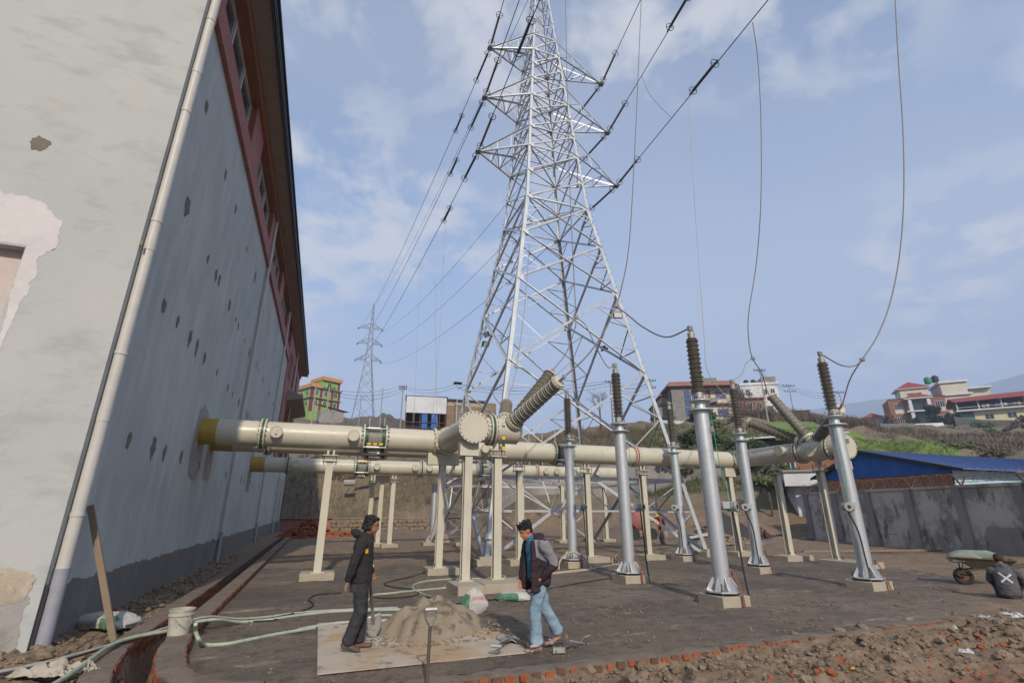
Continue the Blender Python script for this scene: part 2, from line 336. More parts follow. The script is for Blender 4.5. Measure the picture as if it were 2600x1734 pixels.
def kid(part):   # lets a part carry sub-parts built in world coordinates
    ORG[part.name] = Vector((0, 0, 0)) if part.parent is None else Vector((0, 0, 0)); return part
def at(x, y, Y):
    """point of the place at depth Y seen along a measured sight line"""
    F = 1124.; f = Vector((math.sin(YAW) * math.cos(PIT), math.cos(YAW) * math.cos(PIT), math.sin(PIT)))
    r = Vector((math.cos(YAW), -math.sin(YAW), 0)); u = r.cross(f)
    d = f * F + r * (x - 1175.5) - u * (y - 784); return CAM + d * (Y / d.y)
def sag(p0, p1, s, n=10):
    p0 = Vector(p0); p1 = Vector(p1); out = []
    for i in range(n + 1):
        t = i / n; p = p0.lerp(p1, t); p.z -= s * 4 * t * (1 - t); out.append(p)
    return out
def smooth_path(pts, k=6):
    P = [Vector(p) for p in pts]; P = [P[0] * 2 - P[1]] + P + [P[-1] * 2 - P[-2]]; out = []
    for i in range(1, len(P) - 2):
        for j in range(k):
            t = j / k; a, b, c, d = P[i - 1:i + 3]
            out.append(.5 * ((2 * b) + (c - a) * t + (2 * a - 5 * b + 4 * c - d) * t * t + (3 * b - a - 3 * c + d) * t ** 3))
    out.append(P[-2]); return out
def fbm(x, y, z=0., o=4, lac=2., g=.5):
    v = 0; a = 1.
    for _ in range(o): v += a * mn.noise(Vector((x, y, z))); x *= lac; y *= lac; z *= lac; a *= g
    return v
# ------------------------------------------------------------------ the lie of the land
PROF = {-180: [(0, 0), (4000, 0)], -75: [(0, 0), (4000, 0)],
        -30: [(0, 0), (60, 0), (70, 5), (100, 12), (200, 24), (500, 20), (1500, 0)],
        -6: [(0, 0), (52, 0), (56.5, 5.3), (66, 8), (80, 13), (100, 15), (170, 30), (260, 33), (600, 25), (1500, 0)],
        8: [(0, 0), (51, 0), (55.5, 5.2), (66, 8.4), (80, 13), (100, 15), (170, 30), (260, 33), (600, 25), (1500, 0)],
        16: [(0, 0), (49, 0), (53.5, 4.8), (66, 8.6), (80, 13), (110, 15.5), (170, 24), (260, 28), (600, 22), (1500, 0)],
        24: [(0, 0), (44, 0), (50, 3.6), (58, 8), (68, 11.5), (90, 14.5), (130, 18), (260, 22), (600, 20), (1500, 0)],
        34: [(0, 0), (41, 0), (46, 2.6), (49.8, 3.4), (51, 6), (60, 10), (68, 12.0), (97, 17.0), (130, 21), (260, 28), (600, 26), (1500, 0)],
        45: [(0, 0), (38, 0), (44, 2.0), (52, 6.3), (62, 10.0), (72, 12.6), (100, 17.6), (125, 22), (180, 27), (300, 34), (600, 30), (1500, 0)],
        51: [(0, 0), (39, 0), (46, 2.6), (57, 6.6), (75, 11.8), (95, 15.5), (120, 20), (200, 34), (260, 42), (600, 34), (1500, 0)],
        55: [(0, 0), (40, 0), (48, 3.0), (62, 7.0), (80, 11.4), (95, 14.0), (120, 18), (160, 24), (200, 30.5), (260, 38), (600, 34), (1500, 0)],
        58: [(0, 0), (40, 0), (48, 2.9), (62, 6.6), (80, 10.6), (95, 12.9), (120, 16.3), (160, 21.7), (200, 27.7), (260, 36), (600, 34), (1500, 0)],
        65: [(0, 0), (40, .2), (50, 2.6), (62, 5.0), (75, 7.3), (90, 10.2), (110, 12.9), (132, 15.9), (190, 23.4), (260, 31.5), (340, 36), (600, 34), (1500, 0)],
        100: [(0, 0), (40, .2), (50, 2.3), (62, 5.2), (80, 9.0), (110, 14.6), (140, 20), (200, 22), (600, 15), (1500, 0)],
        140: [(0, 0), (4000, 0)], 180: [(0, 0), (4000, 0)]}
AZN = sorted(PROF)
RWAY_R = [(-1.72, 41.5), (-1.72, 16), (-1.72, 10), (-1.66, 9), (-1.55, 8.15), (-1.28, 7.2), (-.78, 6.62), (-.1, 6.43), (.6, 6.4)]
RWAY_L = [(-2.36, 41.5), (-2.36, 16), (-2.36, 9.6), (-2.3, 8.6), (-2.14, 7.6), (-1.84, 6.7), (-1.3, 5.95), (-.5, 5.55)]
def hills(x, y):
    d = np.hypot(x, y); az = np.degrees(np.arctan2(x, y)); z = np.zeros_like(d)
    prof = [np.interp(d, *zip(*PROF[a])) for a in AZN]
    for i in range(len(AZN) - 1):
        a, b = AZN[i], AZN[i + 1]; m = (az >= a) & (az <= b); t = (az - a) / (b - a); t = t * t * (3 - 2 * t)
        z = np.where(m, prof[i] * (1 - t) + prof[i + 1] * t, z)
    return z
def poly_dist(x, y, pts):
    best = np.full(x.shape, 1e9)
    for (ax, ay), (bx, by) in zip(pts, pts[1:]):
        dx, dy = bx - ax, by - ay; t = np.clip(((x - ax) * dx + (y - ay) * dy) / (dx * dx + dy * dy), 0, 1)
        best = np.minimum(best, np.hypot(x - ax - t * dx, y - ay - t * dy))
    return best
def curve2(pts, k=5): return [(p.x, p.y) for p in smooth_path([Vector((a, b, 0)) for a, b in pts], k)]
PR, PL = curve2(RWAY_R), curve2(RWAY_L)
PM = [((a[0] + b[0]) / 2, (a[1] + b[1]) / 2) for a, b in zip(curve2(RWAY_R[:8]), curve2(RWAY_L))]
def T(x, y):
    return float(ground_z(np.array([float(x)]), np.array([float(y)]))[0])
def ground_z(x, y):
    z = hills(x, y); d = np.hypot(x, y)
    nz = np.array([fbm(a * .9, b * .9, 0, 4) for a, b in zip(x.ravel(), y.ravel())]).reshape(x.shape)
    nf = np.array([fbm(a * 4.5, b * 4.5, 5, 4, 2.1, .6) if (b < 12 and abs(a) < 17) else 0. for a, b in zip(x.ravel(), y.ravel())]).reshape(x.shape)
    nb = np.array([fbm(a * .16, b * .16, 9, 5, 2.1, .6) if (30 < c < 400) else 0. for a, b, c in zip(x.ravel(), y.ravel(), d.ravel())]).reshape(x.shape)
    far = np.clip((d - 42) / 12, 0, 1)
    z = z + far * nb * 1.1
    # earthworks between the brick edge and the photographer
    fg = np.clip((6.34 - y) / .12, 0, 1) * np.clip((y + 3) / 3, 0, 1) * np.clip((x + 1.0) / 1.2, 0, 1) * np.clip((26 - x) / 6, 0, 1)
    rise = np.interp(x, [-1, 1, 2.2, 3.6, 5, 7, 9, 13, 20], [-.16, -.15, -.13, -.1, -.06, -.04, -.03, -.02, .0])
    dip = -.22 * np.exp(-((x - 7.4) / 2.2) ** 2 - ((y - 4.3) / .75) ** 2) - .12 * np.exp(-((x - 5.) / 1.6) ** 2 - ((y - 3.6) / .6) ** 2)
    ridge = .015 * np.exp(-((y - 6.0) / .3) ** 2) * np.clip((x - 4) / 2, 0, 1)
    z = np.where(fg > 0, z + fg * (rise + dip + ridge + .075 * nz + .075 * nf), z)
    # loose soil between the building and the drain
    ls = np.clip((-2.5 - x) / .2, 0, 1) * np.clip((y - 2) / 3, 0, 1) * np.clip((45 - y) / 5, 0, 1)
    z = z + ls * (.03 + .05 * nz + .04 * nf + .1 * np.clip((-2.7 - x) / .6, 0, 1))
    bl = np.clip((-1.2 - x) / .4, 0, 1) * np.clip((7.5 - y) / 1, 0, 1)
    z = z + bl * .03 * nf
    # dry outer yard
    yd = np.clip((y - 18) / 3, 0, 1) * (1 - far) * np.clip((x + 1.2) / 1, 0, 1) + np.clip((x - 17) / 2, 0, 1) * (1 - far) * np.clip((y - 8) / 2, 0, 1)
    z = z + np.clip(yd, 0, 1) * (.05 + .05 * nz)
    tr = np.clip((.17 - poly_dist(x, y, PM)) / .06, 0, 1) * (y > 5.4) * (y < 41.5)
    return z - tr * .5
def axis(*segs):
    out = []
    for a, b, st in segs: out += list(np.arange(a, b, st))
    return out
def geo(a, b, n): return list(np.geomspace(a, b, n))
def build_ground():
    xs = [-v for v in reversed(geo(60, 4500, 22))] + axis((-58, -6, 2.), (-6, -5, .25), (-5, -1, .06), (-1, 12, .05), (12, 20, .12), (20, 60, .9), (60, 170, 2.2)) + geo(172, 4500, 24)
    ys = [-v for v in reversed(geo(30, 4500, 16))] + axis((-28, -2, 2.), (-2, 2.4, .4), (2.4, 6.7, .05), (6.7, 12, .13), (12, 40, .7), (40, 80, .8), (80, 180, 2.)) + geo(182, 4500, 24)
    X, Y = np.meshgrid(np.array(xs), np.array(ys)); Z = ground_z(X, Y)
    nx, ny = len(xs), len(ys)
    V = np.stack([X.ravel(), Y.ravel(), Z.ravel()], 1)
    i = np.arange(nx - 1)[None, :] + np.arange(ny - 1)[:, None] * nx
    Fq = np.stack([i, i + 1, i + 1 + nx, i + nx], -1).reshape(-1, 4)
    me = bpy.data.meshes.new('ground'); me.from_pydata(V.tolist(), [], Fq.tolist())
    c = V[Fq].mean(1); d = np.hypot(c[:, 0], c[:, 1]); az = np.degrees(np.arctan2(c[:, 0], c[:, 1]))
    mi = np.zeros(len(Fq), int); mi[(d > 49) | ((c[:, 2] > 1.6) & (d > 35))] = 1
    jit = np.array([fbm(a * .12, b * .12, 3, 3) for a, b in c[:, :2]])
    fld = (az > 47 + jit * 2) & (az < 63 + jit * 2) & (d > 54 + jit * 2) & (d < 88 - (az - 49) * 1.3 + jit * 3)
    mi[fld] = 2
    me.materials.append(MATS['dirt']); me.materials.append(MATS['hillside']); me.materials.append(MATS['grass_green'])
    me.polygons.foreach_set('material_index', mi.tolist()); me.polygons.foreach_set('use_smooth', [True] * len(Fq)); me.update()
    tag(link('ground', me), 'brown earth of the yard rising into a dry hillside', kind='structure')
    return V
def dirt_mats():
    m = mat('dirt', (.21, .15, .098), [(.7, (.16, .113, .073), .4, .62, .9), (2.6, (.275, .205, .138), .5, .66, .85), (11, (.085, .065, .048), .54, .66, .8), (38, (.32, .26, .195), .6, .72, .7)], .95, bump=.7, bscale=22)
    nt = m.node_tree; N = nt.nodes; L = nt.links; b = N['Principled BSDF']
    src = b.inputs['Base Color'].links[0].from_socket
    g = N.new('ShaderNodeNewGeometry'); mp = N.new('ShaderNodeMapping'); mp.inputs['Location'].default_value = (-7.6 / 2.6, -4.5 / 1.0, 0); mp.inputs['Scale'].default_value = (1 / 2.6, 1 / 1.0, 0)
    L.new(g.outputs['Position'], mp.inputs[0]); ln = N.new('ShaderNodeVectorMath'); ln.operation = 'LENGTH'; L.new(mp.outputs[0], ln.inputs[0])
    nz = N.new('ShaderNodeTexNoise'); nz.inputs['Scale'].default_value = 5; nz.inputs['Detail'].default_value = 8; nz.inputs['Roughness'].default_value = .7; L.new(g.outputs['Position'], nz.inputs['Vector'])
    sb = N.new('ShaderNodeMath'); sb.operation = 'MULTIPLY_ADD'; sb.inputs[1].default_value = 2.6; L.new(nz.outputs['Fac'], sb.inputs[0])
    ng = N.new('ShaderNodeMath'); ng.operation = 'MULTIPLY'; ng.inputs[1].default_value = -1.; L.new(ln.outputs['Value'], ng.inputs[0]); L.new(ng.outputs[0], sb.inputs[2])
    mr = N.new('ShaderNodeMapRange'); mr.inputs[1].default_value = .75; mr.inputs[2].default_value = 1.3; mr.inputs[4].default_value = .7; L.new(sb.outputs[0], mr.inputs[0])
    mx = N.new('ShaderNodeMix'); mx.data_type = 'RGBA'; L.new(mr.outputs[0], mx.inputs[0]); L.new(src, mx.inputs[6]); mx.inputs[7].default_value = (.22, .08, .052, 1)
    L.new(mx.outputs[2], b.inputs['Base Color'])
    mat('hillside', (.19, .148, .10), [(.16, (.10, .085, .055), .42, .62, .9), (.5, (.085, .09, .04), .56, .7, .7), (1.4, (.20, .16, .105), .5, .72, .8), (.9, (.25, .185, .12), .62, .75, .8), (7, (.08, .068, .05), .55, .75, .7)], .97, bump=.9, bscale=3)
    mat('screed', (.178, .137, .1), [(.14, (.118, .093, .07), .42, .58, .9), (.5, (.095, .076, .06), .48, .6, .85), (.9, (.19, .158, .124), .54, .68, .8, (.4, 1.5, 1)), (4.5, (.072, .058, .046), .53, .64, .8), (1.7, (.34, .29, .23), .61, .69, .75, (.35, 1.6, 1)), (16, (.062, .049, .039), .56, .68, .75), (34, (.235, .195, .15), .6, .72, .7)], .78, bump=1., bscale=11, rvar=.14, spec=.3)
dirt_mats()
build_ground()

# the freshly screeded yard, one slab sheet with a ragged far edge
def build_pad():
    b = B(); inner = [(x + .17, y) for x, y in PR if y > 6.75] ; edge = []
    for x, y in reversed(inner): edge.append((x, y))
    xs = list(np.arange(-1.2, 19.0, .065)); rows = np.concatenate([np.arange(6.45, 12, .06), np.arange(12, 19.7, .16)])
    prx = [p[0] for p in PR if p[1] > 6.3]; pry = [p[1] for p in PR if p[1] > 6.3]
    order = np.argsort(pry); prx = np.array(prx)[order]; pry = np.array(pry)[order]
    V = []; nx = len(xs)
    for j, y in enumerate(rows):
        x0 = float(np.interp(y, pry, prx)) + .155; x1 = 18.3 + .5 * mn.noise(Vector((0, y * .8, 2)))
        for i in range(nx):
            x = x0 + (x1 - x0) * i / (nx - 1); yy = y
            if j == len(rows) - 1: yy = y + .8 * mn.noise(Vector((x * .5, 3, 7)))
            e = min(1, (len(rows) - 1 - j) / 6)
            V.append((x, yy, .014 * e + .012 * fbm(x * .8, yy * .8, 1, 3) + .012 * fbm(x * 4.2, yy * 4.2, 2, 4, 2.1, .75)))
    F = [(j * nx + i, j * nx + i + 1, (j + 1) * nx + i + 1, (j + 1) * nx + i) for j in range(len(rows) - 1) for i in range(nx - 1)]
    b.add(V, F); tag(b.obj('concrete_yard', 'screed'), 'dark damp screeded concrete of the switchyard', kind='structure')
build_pad()

# mountains and the air in front of them
def build_mountains():
    b = B(); V = []; F = []; n = 150
    azs = np.linspace(R(-80), R(150), n)
    base = [(-80, .04), (-20, .05), (20, .07), (44, .13), (50.8, .163), (54.6, .168), (58.8, .174), (61, .169), (63.4, .171), (65.7, .178), (67.7, .186), (75, .2), (95, .18), (150, .05)]
    for k, a in enumerate(azs):
        el = np.interp(math.degrees(a), *zip(*base)) + .006 * fbm(a * 9, 0, 1, 4)
        for j, (dist, f) in enumerate(((1500, 0), (1900, .45), (2350, 1), (2600, .8))):
            dd = dist + 60 * mn.noise(Vector((a * 6, j, 3)))
            V.append((math.sin(a) * dd, math.cos(a) * dd, el * 2350 * f * (1 + (.12 * fbm(a * 14, j * 3, 2, 3) if 0 < j < 2 else 0))))
    for k in range(n - 1):
        for j in range(3): q = k * 4 + j; F.append((q, q + 1, q + 5, q + 4))
    b.add(V, F); tag(b.obj('mountains', 'mountain'), 'blue hazy mountain ridge on the skyline', kind='structure')
build_mountains()
def build_haze():
    m = bpy.data.materials.new('air'); m.use_nodes = True; nt = m.node_tree; N = nt.nodes
    N.remove(N['Principled BSDF']); v = N.new('ShaderNodeVolumePrincipled')
    v.inputs['Color'].default_value = (.62, .75, 1, 1); v.inputs['Density'].default_value = HAZE; v.inputs['Anisotropy'].default_value = 0.
    nt.links.new(v.outputs[0], N['Material Output'].inputs['Volume']); MATS['air'] = m
    b = B(); b.b2((-4600, -4600, -3), (4600, 4600, 520)); tag(b.obj('haze', 'air', smooth=False), 'thin pale haze in the valley air', 'haze', kind='stuff')
HAZE = .0005
build_haze()
# ------------------------------------------------------------------ power house on the left
WX, WY = -3.3, 8.88
def build_house():
    t = thing('power_house', 'tall grey plastered hall with red window band and deep eave', 'building', (WX, WY, 0))
    # gable facing the camera, with a blocked opening
    b = B(); x0, x1, z1 = -16, -4.71, 5.67
    b.b2((x1, WY, -.3), (WX, WY + .3, 16.6)); b.b2((x0, WY, z1), (x1, WY + .3, 16.6)); b.b2((x0, WY, -.3), (-7.6, WY + .3, z1)); b.b2((-7.6, WY, -.3), (x1, WY + .3, 1.5))
    b.obj('gable_wall', 'gable_plaster', t, False)
    b = B(); b.b2((-7.6, WY + .2, 1.5), (x1, WY + .28, z1)); b.obj('blocked_opening', 'pink_plaster', t, False)
    def blot(pts, y, name, m):
        bb = B(); n = len(pts); c = (sum(p[0] for p in pts) / n, sum(p[1] for p in pts) / n); out = []
        for i in range(n):
            a, d = pts[i], pts[(i + 1) % n]
            for k in range(26):
                s = k / 26; x = a[0] + (d[0] - a[0]) * s; z = a[1] + (d[1] - a[1]) * s; w = .06 * fbm(x * 3, z * 3, y, 3) + .03 * fbm(x * 14, z * 14, y, 3)
                out.append((x + (w if x > -7 and not (abs(x + 4.705) < .012) else 0), z + (.06 * fbm(x * 3, z * 3, y + 9, 3) + .035 * fbm(x * 13, z * 13, y + 9, 3) if z > 0 and not (abs(z - 5.7) < .001) else 0)))
        bb.add([(x, y, z) for x, z in out], [tuple(range(len(out)))]); return bb.obj(name, m, t, False)
    blot([(-8, 5.7), (-4.70, 5.7), (-4.70, 5.1), (-4.62, 4.4), (-4.71, 3.4), (-4.66, 3.4), (-4.52, 4.8), (-4.5, 5.5), (-4.36, 5.75), (-4.38, 6.2), (-4.66, 6.5), (-5.5, 6.62), (-8, 6.7)], WY - .004, 'primer_patch', 'primer')
    blot([(-9, -.2), (-3.42, -.2), (-3.4, .75), (-3.8, .82), (-4.4, .7), (-5.5, .8), (-9, .7)], WY - .004, 'damp_plaster', 'cement_light')
    blot([(-9, .65), (-3.45, .7), (-3.42, 1.05), (-3.75, 1.12), (-4.6, .98), (-6, 1.1), (-9, 1.05)], WY - .008, 'damp_stain', 'damp_plaster')
    patch(t, 'cement_patch', (-5.0, WY - .005, 7.55), (0, -1, 0), .13, .12, 3)
    # side wall with its lower openings at the far end
    b = B(); b.b2((WX - .3, WY + .3, -.3), (WX, 36.6, 11.75)); b.b2((WX - .3, 36.6, -.3), (WX, 43.4, 5.2))
    for y0, y1 in ((44.6, 45.6), (46.8, 47.8), (49, 51)): b.b2((WX - .3, y0, .9), (WX, y1, 4.2))
    b.b2((WX - .3, 43.4, -.3), (WX, 51, .9)); b.b2((WX - .3, 43.4, 4.2), (WX, 51, 5.2))
    b.obj('side_wall', 'plaster', t, False)
    for y0, y1, m in ((43.4, 44.6, 'white_frame'), (45.6, 46.8, 'glass'), (47.8, 49, 'glass')):
        bb = B(); bb.b2((WX - .22, y0, .9), (WX - .16, y1, 4.2)); bb.obj('window', m, t, False)
    bb = B(); bb.b2((WX - .3, 51, -.3), (WX + .0, 51.3, 14.3)); bb.b2((-16, 51, -.3), (WX - .3, 51.3, 14.3)); bb.obj('end_wall', 'plaster', t, False)
    # cement skirting with a torn upper edge
    b = B(); V = []; ys = list(np.arange(WY + .02, 50.9, .05))
    for y in ys:
        h = .84 + .10 * fbm(y * 1.3, 0, 2, 3) + .05 * fbm(y * 6, 0, 4, 2); V += [(WX + .012, y, -.1), (WX + .012, y, h), (WX + .001, y, h + .01)]
    b.add(V, [(3 * i, 3 * i + 3, 3 * i + 4, 3 * i + 1) for i in range(len(ys) - 1)] + [(3 * i + 1, 3 * i + 4, 3 * i + 5, 3 * i + 2) for i in range(len(ys) - 1)])
    b.obj('cement_skirting', 'cement', t, False)
    # putlog holes filled with mortar
    rows = {10.15: [10.23, 12.68, 14.39, 16.9, 19.2, 22.5, 25.6, 28.7, 31.9], 7.77: [10.57, 12.79, 13.82, 14.26, 16.03, 17.31, 17.91, 19.5, 20.9, 23.2, 24.1, 26, 28.8, 29.4, 31.7, 34],
            5.62: [10.65, 11.66, 12.78, 13.5, 14.43, 16.16, 18.1, 19.1, 20.6, 22.8, 23.3, 24.4, 26.3, 28.7, 30.2, 32.8], 3.02: [10.57, 11.97, 12.8, 14.2, 16.25, 20.64, 22.3, 24.4, 25.4, 27.2, 28.6, 31.5, 34]}
    k = 0
    for z, ly in rows.items():
        for y in ly:
            k += 1; r = rnd.uniform(.08, .15); patch(t, 'cement_patch', (WX + .005, y, z + rnd.uniform(-.06, .06)), (1, 0, 0), r * rnd.uniform(.8, 1.2), r * rnd.uniform(1.0, 1.5), k)
    # niches round the ducts
    for y, w in ((15.7, .62), (17.4, .5), (26.9, .6)):
        bb = B(); pts = []
        for i in range(64):
            a = 2 * math.pi * i / 64; q = 1 + .16 * fbm(math.cos(a) * 4, math.sin(a) * 4, y, 3)
            ca, sa = math.cos(a), math.sin(a); sx = math.copysign(abs(ca) ** .4, ca); sz = math.copysign(abs(sa) ** .4, sa)
            pts.append((WX + .007, y + sx * w * q, 3.55 + sz * .95 * q))
        bb.add(pts, [tuple(range(64))]); bb.obj('rough_cement_surround', 'cement_light', t, False)
    # red band of windows
    b = B(); X = WX + .05
    b.b2((WX - .3, WY + .3, 11.75), (X, 36.6, 12.5)); b.b2((WX - .35, WY + .3, 11.68), (X + .06, 36.6, 11.75))
    wins = [(9.75, 14.35), (16.0, 20.5), (22.0, 26.4), (27.9, 32.1), (33.5, 36.2)]
    py = WY + .3
    for a, c in wins: b.b2((WX - .3, py, 12.5), (X, a, 13.9)); py = c
    b.b2((WX - .3, py, 12.5), (X, 36.6, 13.9))
    b.obj('red_window_band', 'red_paint', t, False)
    b = B(); b.b2((WX - .3, WY + .3, 13.9), (WX + .16, 51, 14.3)); b.obj('eave_beam', 'brown_paint', t, False)
    for a, c in wins:
        bb = B(); bb.b2((WX - .22, a, 12.5), (WX - .2, c, 13.9)); w = bb.obj('window', 'glass', t, False)
        n = 3; fr = B()
        for i in range(n + 1):
            y = a + .04 + (c - a - .08) * i / n; fr.b2((WX - .2, y - .04, 12.5), (WX - .13, y + .04, 13.9))
        fr.b2((WX - .199, a, 12.5), (WX - .14, c, 12.57)); fr.b2((WX - .199, a, 13.83), (WX - .14, c, 13.9)); fr.obj('window_frame', 'white_frame', w, False)
        rv = B(); rv.b2((WX - .195, a, 12.5), (WX + .04, a + .025, 13.9)); rv.b2((WX - .195, c - .025, 12.5), (WX + .04, c, 13.9)); rv.b2((WX - .195, a + .025, 13.88), (WX + .04, c - .025, 13.898)); rv.obj('window_reveal', 'brown_paint', w, False)
    # red end bay with canopy
    b = B(); b.b2((WX - .3, 36.6, 5.2), (WX + .06, 40, 13.9)); b.b2((WX - .3, 40, 9.4), (WX + .06, 51, 13.9)); b.b2((WX - .3, 48, 5.2), (WX + .06, 51, 9.4)); b.obj('red_end_bay', 'red_paint', t, False)
    for y in (40.0, 44.0):
        bb = B(); bb.b2((WX - .2, y + .02, 5.2), (WX - .1, y + 3.96, 9.38)); d = bb.obj('door', 'glass', t, False)
        fr = B()
        for q in (0.02, 1.2, 2.6, 3.8): fr.b2((WX - .1, y + q, 5.2), (WX + .02, y + q + .16, 9.38))
        for z in (5.2, 7.9, 9.2): fr.b2((WX - .1, y + .02, z), (WX + .016, y + 3.96, z + .16))
        fr.obj('door_frame', 'brown_paint', d, False)
    for y, z in ((37.4, 10.9), (39.0, 11.0), (42, 11.2), (46, 11.2)):
        bb = B(); bb.b2((WX + .0, y, z), (WX + .07, y + .8, z + 1.7)); w = bb.obj('window', 'glass', t, False)
        fr = B(); fr.b2((WX, y - .1, z - .1), (WX + .1, y, z + 1.8)); fr.b2((WX, y + .8, z - .1), (WX + .1, y + .9, z + 1.8)); fr.b2((WX, y, z + 1.7), (WX + .1, y + .8, z + 1.8)); fr.obj('window_frame', 'brown_paint', w, False)
    b = B(); b.add([(WX, 39.6, 9.5), (WX + 1.15, 39.6, 9.75), (WX + 1.15, 39.6, 10.0), (WX, 39.6, 10.3), (WX, 48, 9.5), (WX + 1.15, 48, 9.75), (WX + 1.15, 48, 10.0), (WX, 48, 10.3)],
          [(0, 1, 2, 3), (7, 6, 5, 4), (0, 4, 5, 1), (1, 5, 6, 2), (2, 6, 7, 3)]); b.obj('door_canopy', 'soffit', t, False)
    # eave
    b = B(); b.b2((WX - .3, WY - .9, 14.3), (-2.66, 51.6, 14.42)); b.obj('eave_soffit', 'soffit', t, False)
    b = B(); b.b2((-2.66, WY - .9, 14.24), (-2.62, 51.6, 14.52)); b.b2((-2.62, WY - .9, 14.3), (-2.575, 51.6, 14.36)); b.b2((-2.62, WY - .9, 14.42), (-2.565, 51.6, 14.60)); b.obj('eave_fascia', 'dark_metal', t, False)
    b = B(); b.add([(-2.5, WY - 1, 14.6), (-2.5, 51.7, 14.6), (-16, 51.7, 18.6), (-16, WY - 1, 18.6), (-2.5, WY - 1, 14.68), (-2.5, 51.7, 14.68), (-16, 51.7, 18.7), (-16, WY - 1, 18.7)],
        [(0, 1, 2, 3), (7, 6, 5, 4), (0, 4, 5, 1), (0, 3, 7, 4), (1, 5, 6, 2)]); b.obj('roof_sheet', 'dark_metal', t, False)
    # drainpipes
    for y, r, x in ((WY + .2, .085, WX + .075), (21.35, .06, WX + .09), (32.6, .06, WX + .09), (43.0, .06, WX + .15)):
        b = B(); b.cyl((x, y, 1.0), (x, y, 14.3), r, n=20); p = b.obj('drainpipe', 'pvc', t)
        b = B(); b.cyl((x, y, -.1), (x, y, 1.08), r * 1.1, n=20); b.obj('lower_pipe', 'pvc_grey', p)
        for z in (1.75, 4.15, 6.55, 8.95, 11.3):
            b = B(); b.cyl((x, y, z), (x, y, z + .05), r * 1.12, n=20); b.b2((WX, y - .012, z), (x, y + .012, z + .05)); b.obj('bracket', 'pvc', p)
        for z in (3.1, 6.0, 9.9):
            b = B(); b.cyl((x, y, z), (x, y, z + .22), r * 1.07, n=20); b.obj('collar', 'pvc', p)
    b = B(); b.b2((WX + .02, WY - .03, 5.98), (WX + .05, WY + .03, 6.06)); b.obj('stub', 'wood', t, False)
    b = B(); b.b2((-8.2, WY - .05, -.1), (-3.95, WY - .01, .28)); b.obj('low_board', 'rust', t, False)
def patch(t, name, c, n, rw, rh, seed):
    c = Vector(c); n = Vector(n); h = Vector((0, 0, 1)); w = h.cross(n); pts = []; N = 44
    for i in range(N):
        a = 2 * math.pi * i / N; q = (1 + .34 * fbm(math.cos(a) * 1.8, math.sin(a) * 1.8, seed * 3.7, 3) + .12 * fbm(math.cos(a) * 9, math.sin(a) * 9, seed, 2)) * (1 + (.35 * max(0, -math.sin(a)) ** 6))
        pts.append(c + w * (math.cos(a) * rw * q) + h * (math.sin(a) * rh * q))
    b = B(); b.add([p for p in pts] + [c + n * .006], [(i, (i + 1) % N, N) for i in range(N)]); return b.obj(name, 'cement_patch', t, False)
build_house()

# ------------------------------------------------------------------ brick drain and kerb
BRICKS = []
for k in range(5):
    q = B(); rr = random.Random(k); q.box((0, 0, 0), (.222, .105, .062))
    q.v = [(x + rr.uniform(-.006, .006), y + rr.uniform(-.005, .005), z + rr.uniform(-.004, .004)) for x, y, z in q.v]
    BRICKS.append(q.mesh('brick', 'brick' if k < 3 else 'brick_dirty', False))
BRICKS_D = []
for k in range(3):
    q = B(); rr = random.Random(k + 9); q.box((0, 0, 0), (.222, .105, .062))
    q.v = [(x + rr.uniform(-.006, .006), y + rr.uniform(-.005, .005), z + rr.uniform(-.004, .004)) for x, y, z in q.v]
    BRICKS_D.append(q.mesh('brick', 'brick_dirty', False))
def walk(path, step):
    out = []; acc = 0.; need = step / 2
    for a, b in zip(path, path[1:]):
        a = Vector((*a, 0)); b = Vector((*b, 0)); L = (b - a).length
        while need <= acc + L:
            out.append((a.lerp(b, (need - acc) / L), (b - a).normalized())); need += step
        acc += L
    return out
def wall_core(path, half, z0, z1, name, m, t):
    b = B(); V = []; F = []
    fine = [p for p, d in walk(path, .12)]; ds = [d for p, d in walk(path, .12)]
    for p, d in zip(fine, ds):
        nrm = Vector((-d.y, d.x, 0)); jit = .012 * mn.noise(Vector((p.x * 6, p.y * 6, 1)))
        for s, z in ((-1, z0), (-1, z1), (-.5, z1 + .008), (.5, z1 + .008), (1, z1), (1, z0)): V.append(p + nrm * (half * s + (jit if z == z1 else 0)) + Vector((0, 0, z + (jit if z != z0 else 0))))
    for i in range(len(fine) - 1):
        for j in range(5): a = i * 6 + j; F.append((a, a + 1, a + 7, a + 6))
    n = len(fine) - 1; F += [(0, 1, 2, 3, 4, 5)[::-1], tuple(n * 6 + j for j in range(6))]
    b.add(V, F); return b.obj(name, m, t, False)
def brick_face(t, path, off, zs, m_near, near, header=False, meshes=BRICKS):
    """bricks laid along a path, offset to one face; near ones as parts, the rest joined"""
    rest = B()
    for c, z in enumerate(zs):
        st = .122 if header else .236
        for k, (p, d) in enumerate(walk(path, st)):
            nrm = Vector((-d.y, d.x, 0)); q = p + nrm * off + d * (.118 if c % 2 else 0) + Vector((0, 0, z)); ang = math.atan2(d.y, d.x) + (math.pi / 2 if header else 0)
            if near(q):
                o = bpy.data.objects.new('brick', meshes[(k * 7 + c * 3) % len(meshes)]); COL.objects.link(o); o.parent = t; o.matrix_parent_inverse = Matrix.Translation(-ORG[t.name])
                o.location = q + Vector((rnd.uniform(-.004, .004), rnd.uniform(-.004, .004), rnd.uniform(-.004, .004))); o.rotation_euler = (rnd.gauss(0, .015), rnd.gauss(0, .015), ang + rnd.gauss(0, .025))
            else: rest.box(q, (.222, .105, .062), ang)
    if rest.v: tag(rest.obj('far_bricks', m_near, t, False), kind='stuff')
